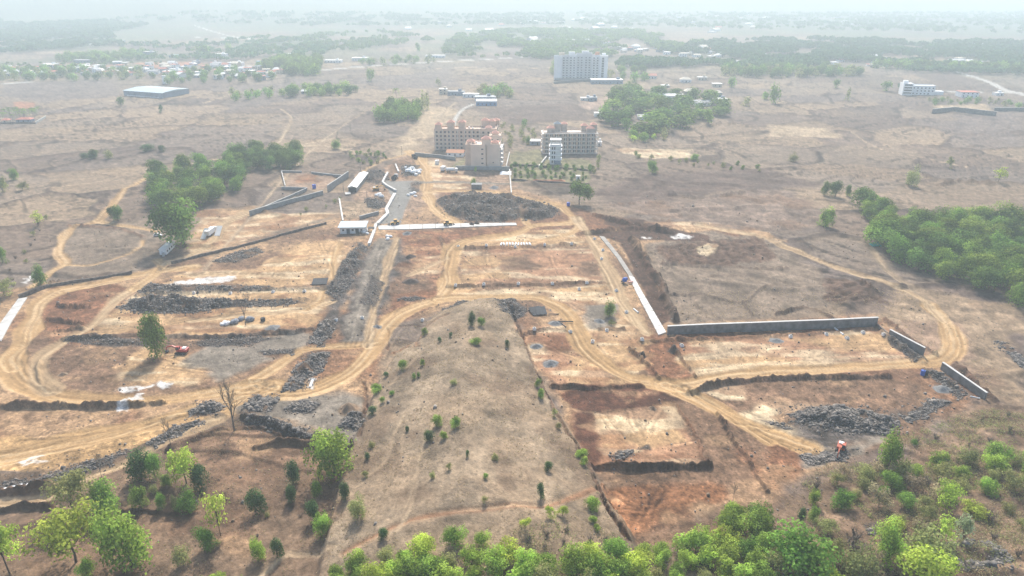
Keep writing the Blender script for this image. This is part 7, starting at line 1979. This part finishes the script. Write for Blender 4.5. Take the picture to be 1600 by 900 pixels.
def car(p, rz, lab, col='machine_white'):
    o = empty('car', (p[0], p[1], zat(*p)), rz, lab, 'car')
    MB().side([(-2.1, .35), (2.1, .35), (2.1, .8), (1.2, .95), (-2.1, 1.0)], -.85, .85).build('body', M(col), o)
    c = MB().side([(-1.9, .98), (1.1, .93), (.4, 1.5), (-1.5, 1.52)], -.78, .78).build('cabin', M('glass'), o); MB().box((-.55, 0, 1.56), (1.9, 1.4, .07)).build('roof', M(col), c)
    for s in (-1, 1):
        for x in (-1.3, 1.3): wheel(o, x, s * .75, .34, .22, s)
car((-186.71, 340.68), R(8), 'white car at the left foot of the huge dark tree')
def drum(p, r, h, mat, lab, name='drum', cat='drum', group=None):
    o = empty(name, (p[0], p[1], zat(*p) - .05), 0, lab, cat, group)
    m = MB(); prof = [(1, 0), (1, .32), (1.04, .33), (1, .35), (1, .65), (1.04, .66), (1, .68), (1, .97), (.9, 1.0)]
    for (a, b), (c, d) in zip(prof[:-1], prof[1:]): m.tube((0, 0, b * h), (0, 0, max(d, b + .001) * h), r * a, r * c, 14, d == 1.0 or b == 0)
    m.build('body', M(mat), o); MB().tube((r * .3, 0, h), (r * .3, 0, h + .12), r * .3, r * .3, 8).build('lid', M('machine_dark'), o)
drum((-129.29, 434.86), 1.2, 2.6, 'blue_drum', 'blue water tank inside the red earth yard', 'water_tank', 'tank')
drum((33.7, 393.55), 1.0, 2.2, 'blue_drum', 'blue drum left of the umbrella shaped tree')
drum((138.6, 199.15), .7, 1.9, 'machine_blue', 'dark blue drum near the track bend on the right, left one of two')
drum((139.68, 199.15), .7, 1.8, 'machine_dark', 'dark drum near the track bend on the right, right one of two')
drum((-97.84, 240.29), .9, 1.3, 'machine_dark', 'black round tank right of the leafless tree on the terrace', 'water_tank', 'tank')
drum((-55.51, 500.14), 1.6, 3.0, 'plastic_white', 'white round tank on the sandy entrance yard', 'water_tank', 'tank')
def mixer():
    p = (49.81, 276.99); o = empty('concrete_mixer', (p[0], p[1], zat(*p)), R(10), 'blue concrete mixer standing beside the new road strip', 'mixer')
    m = MB(); m.tube((-1.0, 0, 1.2), (0, 0, 1.7), .7, 1.2, 12); m.tube((0, 0, 1.7), (1.1, 0, 2.3), 1.2, .6, 12, True); m.build('drum', M('machine_blue'), o)
    f = MB()
    for s in (-1, 1): f.tube((-1.2, s * .9, .1), (0, s * .9, 1.8), .1, .1, 5); f.tube((1.2, s * .9, .1), (0, s * .9, 1.8), .1, .1, 5)
    f.build('frame', M('machine_blue'), o)
    for s in (-1, 1): wheel(o, -1.0, s * 1.0, .45, .25, s)
    MB().box((2.6, -.2, .5), (2.2, 1.1, .5), .2).build('chute', M('frp_pink'), o)
mixer()
def sack_mesh(k):
    key = ('sack', k)
    if key not in PROTO:
        m = MB(); rg = random.Random(k); P = []; F = []; n = 12
        for i, (z, r) in enumerate(((0, .8), (.3, 1.05), (.7, 1.0), (1.05, .7), (1.2, .25))):
            for j in range(n): a = 6.283 * j / n; q = r * rg.uniform(.88, 1.1); P.append((q * math.cos(a) * 1.2, q * math.sin(a) * .85, z * rg.uniform(.92, 1.05)))
        for i in range(4):
            for j in range(n): F.append((i * n + j, i * n + (j + 1) % n, (i + 1) * n + (j + 1) % n, (i + 1) * n + j))
        F.append(tuple(range(4 * n, 5 * n))); PROTO[key] = m.add(P, F).mesh('sack', None)
    return PROTO[key]
def sacks(cs, mat, lab, grp, s=1.):
    for i, c in enumerate(sorted(cs)):
        me = sack_mesh(i % 4).copy(); me.materials.append(M(mat))
        o = put('sack', me); o.location = (c[0], c[1], zat(*c) - .05); o.rotation_euler = (0, 0, rnd.uniform(0, 6)); o.scale = (s * rnd.uniform(.8, 1.2),) * 3
        tag(o, f'{lab}, {nth(i)} from the left', 'sack', grp)
sacks([(-74.31, 475.3), (-73.0, 478.98), (-71.42, 480.84), (-69.11, 477.14), (-67.06, 475.3), (-65.25, 471.68), (-71.55, 471.68), (-69.06, 469.89), (-66.81, 466.33), (-76.27, 482.71), (-65.7, 478.98)], 'plastic_white', 'white bulk sack in the heap right of the tipper truck', 'white bulk sacks', 1.5)
sacks([(-65.08, 415.44), (-63.46, 418.32), (-62.04, 419.78), (-60.48, 414.01)], 'plastic_white', 'white bag beside the grey road', 'white bags beside the grey road', 1.2)
sacks([(-85.17, 415.44), (-83.82, 416.87), (-81.46, 412.58), (-83.27, 418.32)], 'plastic_white', 'pale bag left of the curved drain wall', 'pale bags by the drain wall', 1.2)
sacks([(-112.43, 236.41), (-112.07, 238.06), (-110.65, 236.95)], 'plastic_white', 'white bag left of the leafless tree on the terrace', 'white bags on the terrace', 1.0)
sacks([(-108.58, 238.06), (-107.78, 238.61), (-106.59, 240.85), (-102.87, 240.29)], 'sack_grey', 'blue grey bulk sack at the leafless tree on the terrace', 'grey sacks on the terrace', 1.3)
sacks([(-64.5, 334.69), (-63.82, 338.67), (-65.5, 338.67)], 'plastic_white', 'white bag right of the drain wall end', 'white bags by the drain wall end', 1.1)
sacks([(-78.8, 344.78), (-78.19, 346.86), (-76.7, 342.72), (-79.29, 348.96)], 'plastic_white', 'white bag against the hut side', 'white bags by the hut', 1.1)
def pipes():
    mesh = MB().tube((0, -1.6, .45), (0, 1.6, .45), .45, .45, 12).mesh('pipe', M('plastic_white'))
    for i in range(11):
        p = ((-5.53, 326.05), (9.12, 326.99)); f = i / 10
        x = p[0][0] + (p[1][0] - p[0][0]) * f; y = p[0][1] + (p[1][1] - p[0][1]) * f
        o = put('concrete_pipe', mesh); o.location = (x, y, zat(x, y)); o.rotation_euler = (0, 0, rnd.uniform(-.2, .2)); tag(o, f'white pipe section in the row on the central plot, {nth(i)} from the left', 'pipe', 'white pipe sections')
pipes()
def bar(a, b, r, mat, lab, name, cat, z=.25):
    o = empty(name, (a[0], a[1], zat(*a) + z), 0, lab, cat)
    e = Vector((b[0] - a[0], b[1] - a[1], zat(*b) - zat(*a)))
    MB().tube((0, 0, 0), e, r, r, 8).build('shaft', M(mat), o); MB().tube(e, e * 1.02, r * 1.4, r * 1.4, 8).build('end_collar', M(mat), o)
bar((18.29, 239.17), (23.78, 238.89), .22, 'steel_dark', 'dark steel pole lying level near the hill tip', 'steel_pole', 'pole', .5)
bar((18.07, 239.73), (20.69, 234.23), .2, 'steel_dark', 'dark steel pole lying aslant near the hill tip', 'steel_pole', 'pole', .35)
bar((14.59, 245.44), (18.68, 245.44), .2, 'steel_dark', 'dark steel pole beside the steel sheets', 'steel_pole', 'pole', .4)
bar((123.91, 233.69), (124.77, 228.42), .3, 'plastic_white', 'white pipe lying below the long retaining wall', 'white_pipe', 'pipe')
bar((-66.32, 191.78), (-66.36, 195.84), .45, 'plastic_white', 'white pipe lying in the haul track fork', 'white_pipe', 'pipe')
bar((145.33, 184.18), (148.38, 184.18), .2, 'plastic_white', 'white pipe at the end of the short retaining wall', 'white_pipe', 'pipe')
bar((49.59, 251.38), (50.82, 247.79), .3, 'plastic_white', 'white pipe lying along the concrete road', 'white_pipe', 'pipe')
def tarp(p, w, d, mat, lab, name, cat):
    m = MB(); n = 9; P = []; F = []; rg = random.Random(int(p[0] * 10))
    z0 = zat(*p)
    for i in range(n):
        for j in range(n):
            x = p[0] + (i / (n - 1) - .5) * w; y = p[1] + (j / (n - 1) - .5) * d
            P.append((x, y, zat(x, y) + .15 + rg.uniform(0, .9) * (1 if 0 < i < n - 1 and 0 < j < n - 1 else .1)))
    for i in range(n - 1):
        for j in range(n - 1): F.append((i * n + j, (i + 1) * n + j, (i + 1) * n + j + 1, i * n + j + 1))
    o = m.add(P, F).build(name, M(mat)); s = o.modifiers.new('thickness', 'SOLIDIFY'); s.thickness = .08
    tag(o, lab, cat)
tarp((185.1, 326.99), 4.5, 4.5, 'teal_net', 'teal shade net crumpled at the front corner of the right grove', 'shade_net', 'net')
tarp((25.07, 450.93), 22, 3, 'orange_sheet', 'long orange sheet lying below the garden rows', 'ground_sheet', 'sheet')
tarp((-4.5, 471.68), 8, 8, 'plastic_white', 'white tarpaulin at the right end of the boundary wall', 'tarpaulin', 'tarpaulin')
def small_hut(p, w, lab):
    o = empty('small_hut', (p[0], p[1], zat(*p)), 0, lab, 'hut')
    MB().box((0, 0, 1.2), (w, w, 2.8)).build('wall', M('white_wall'), o); MB().box((0, 0, 2.75), (w + .6, w + .6, .2)).build('roof', M('roof_tin'), o); MB().box((0, -w / 2 - .03, 1.0), (.9, .1, 1.9)).build('door', M('machine_dark'), o)
small_hut((44.96, 455.97), 2.6, 'tiny white hut at the corner of the garden rows')
def grey_box():
    p = (-22.94, 433.31); o = empty('water_sump', (p[0], p[1], zat(*p)), 0, 'dark grey box tank above the orange ring track', 'tank')
    MB().box((0, 0, 1.2), (6.5, 4, 3.2)).build('tank_wall', M('wall_dark'), o); MB().box((0, 0, 2.9), (6.9, 4.4, .2)).build('tank_lid', M('wall_grey'), o)
grey_box()
def poles_all():
    T = ['beside the long sheet roofed shed', 'at the sandy entrance', 'in front of the tall grey block wall', 'left of the red track', 'behind the right apartment complex', 'on the far left field', 'on the far mauve field', 'left of the left apartment complex']
    for i, (x, y, h) in enumerate(S['poles']):
        z = zat(x, y); h = max(6, min(10, h - z)); o = empty('utility_pole', (x, y, z), R(20), f'thin utility pole {T[i]}', 'pole', 'utility poles')
        MB().tube((0, 0, -.3), (0, 0, h), .16, .11, 8).build('pole', M('pole'), o); a = MB().box((0, 0, h - .5), (2.2, .12, .14)).build('cross_arm', M('pole'), o)
        for s in (-.9, 0, .9): MB().tube((s, 0, h - .43), (s, 0, h - .15), .06, .04, 6).build('insulator', M('wall_white'), a)
poles_all()
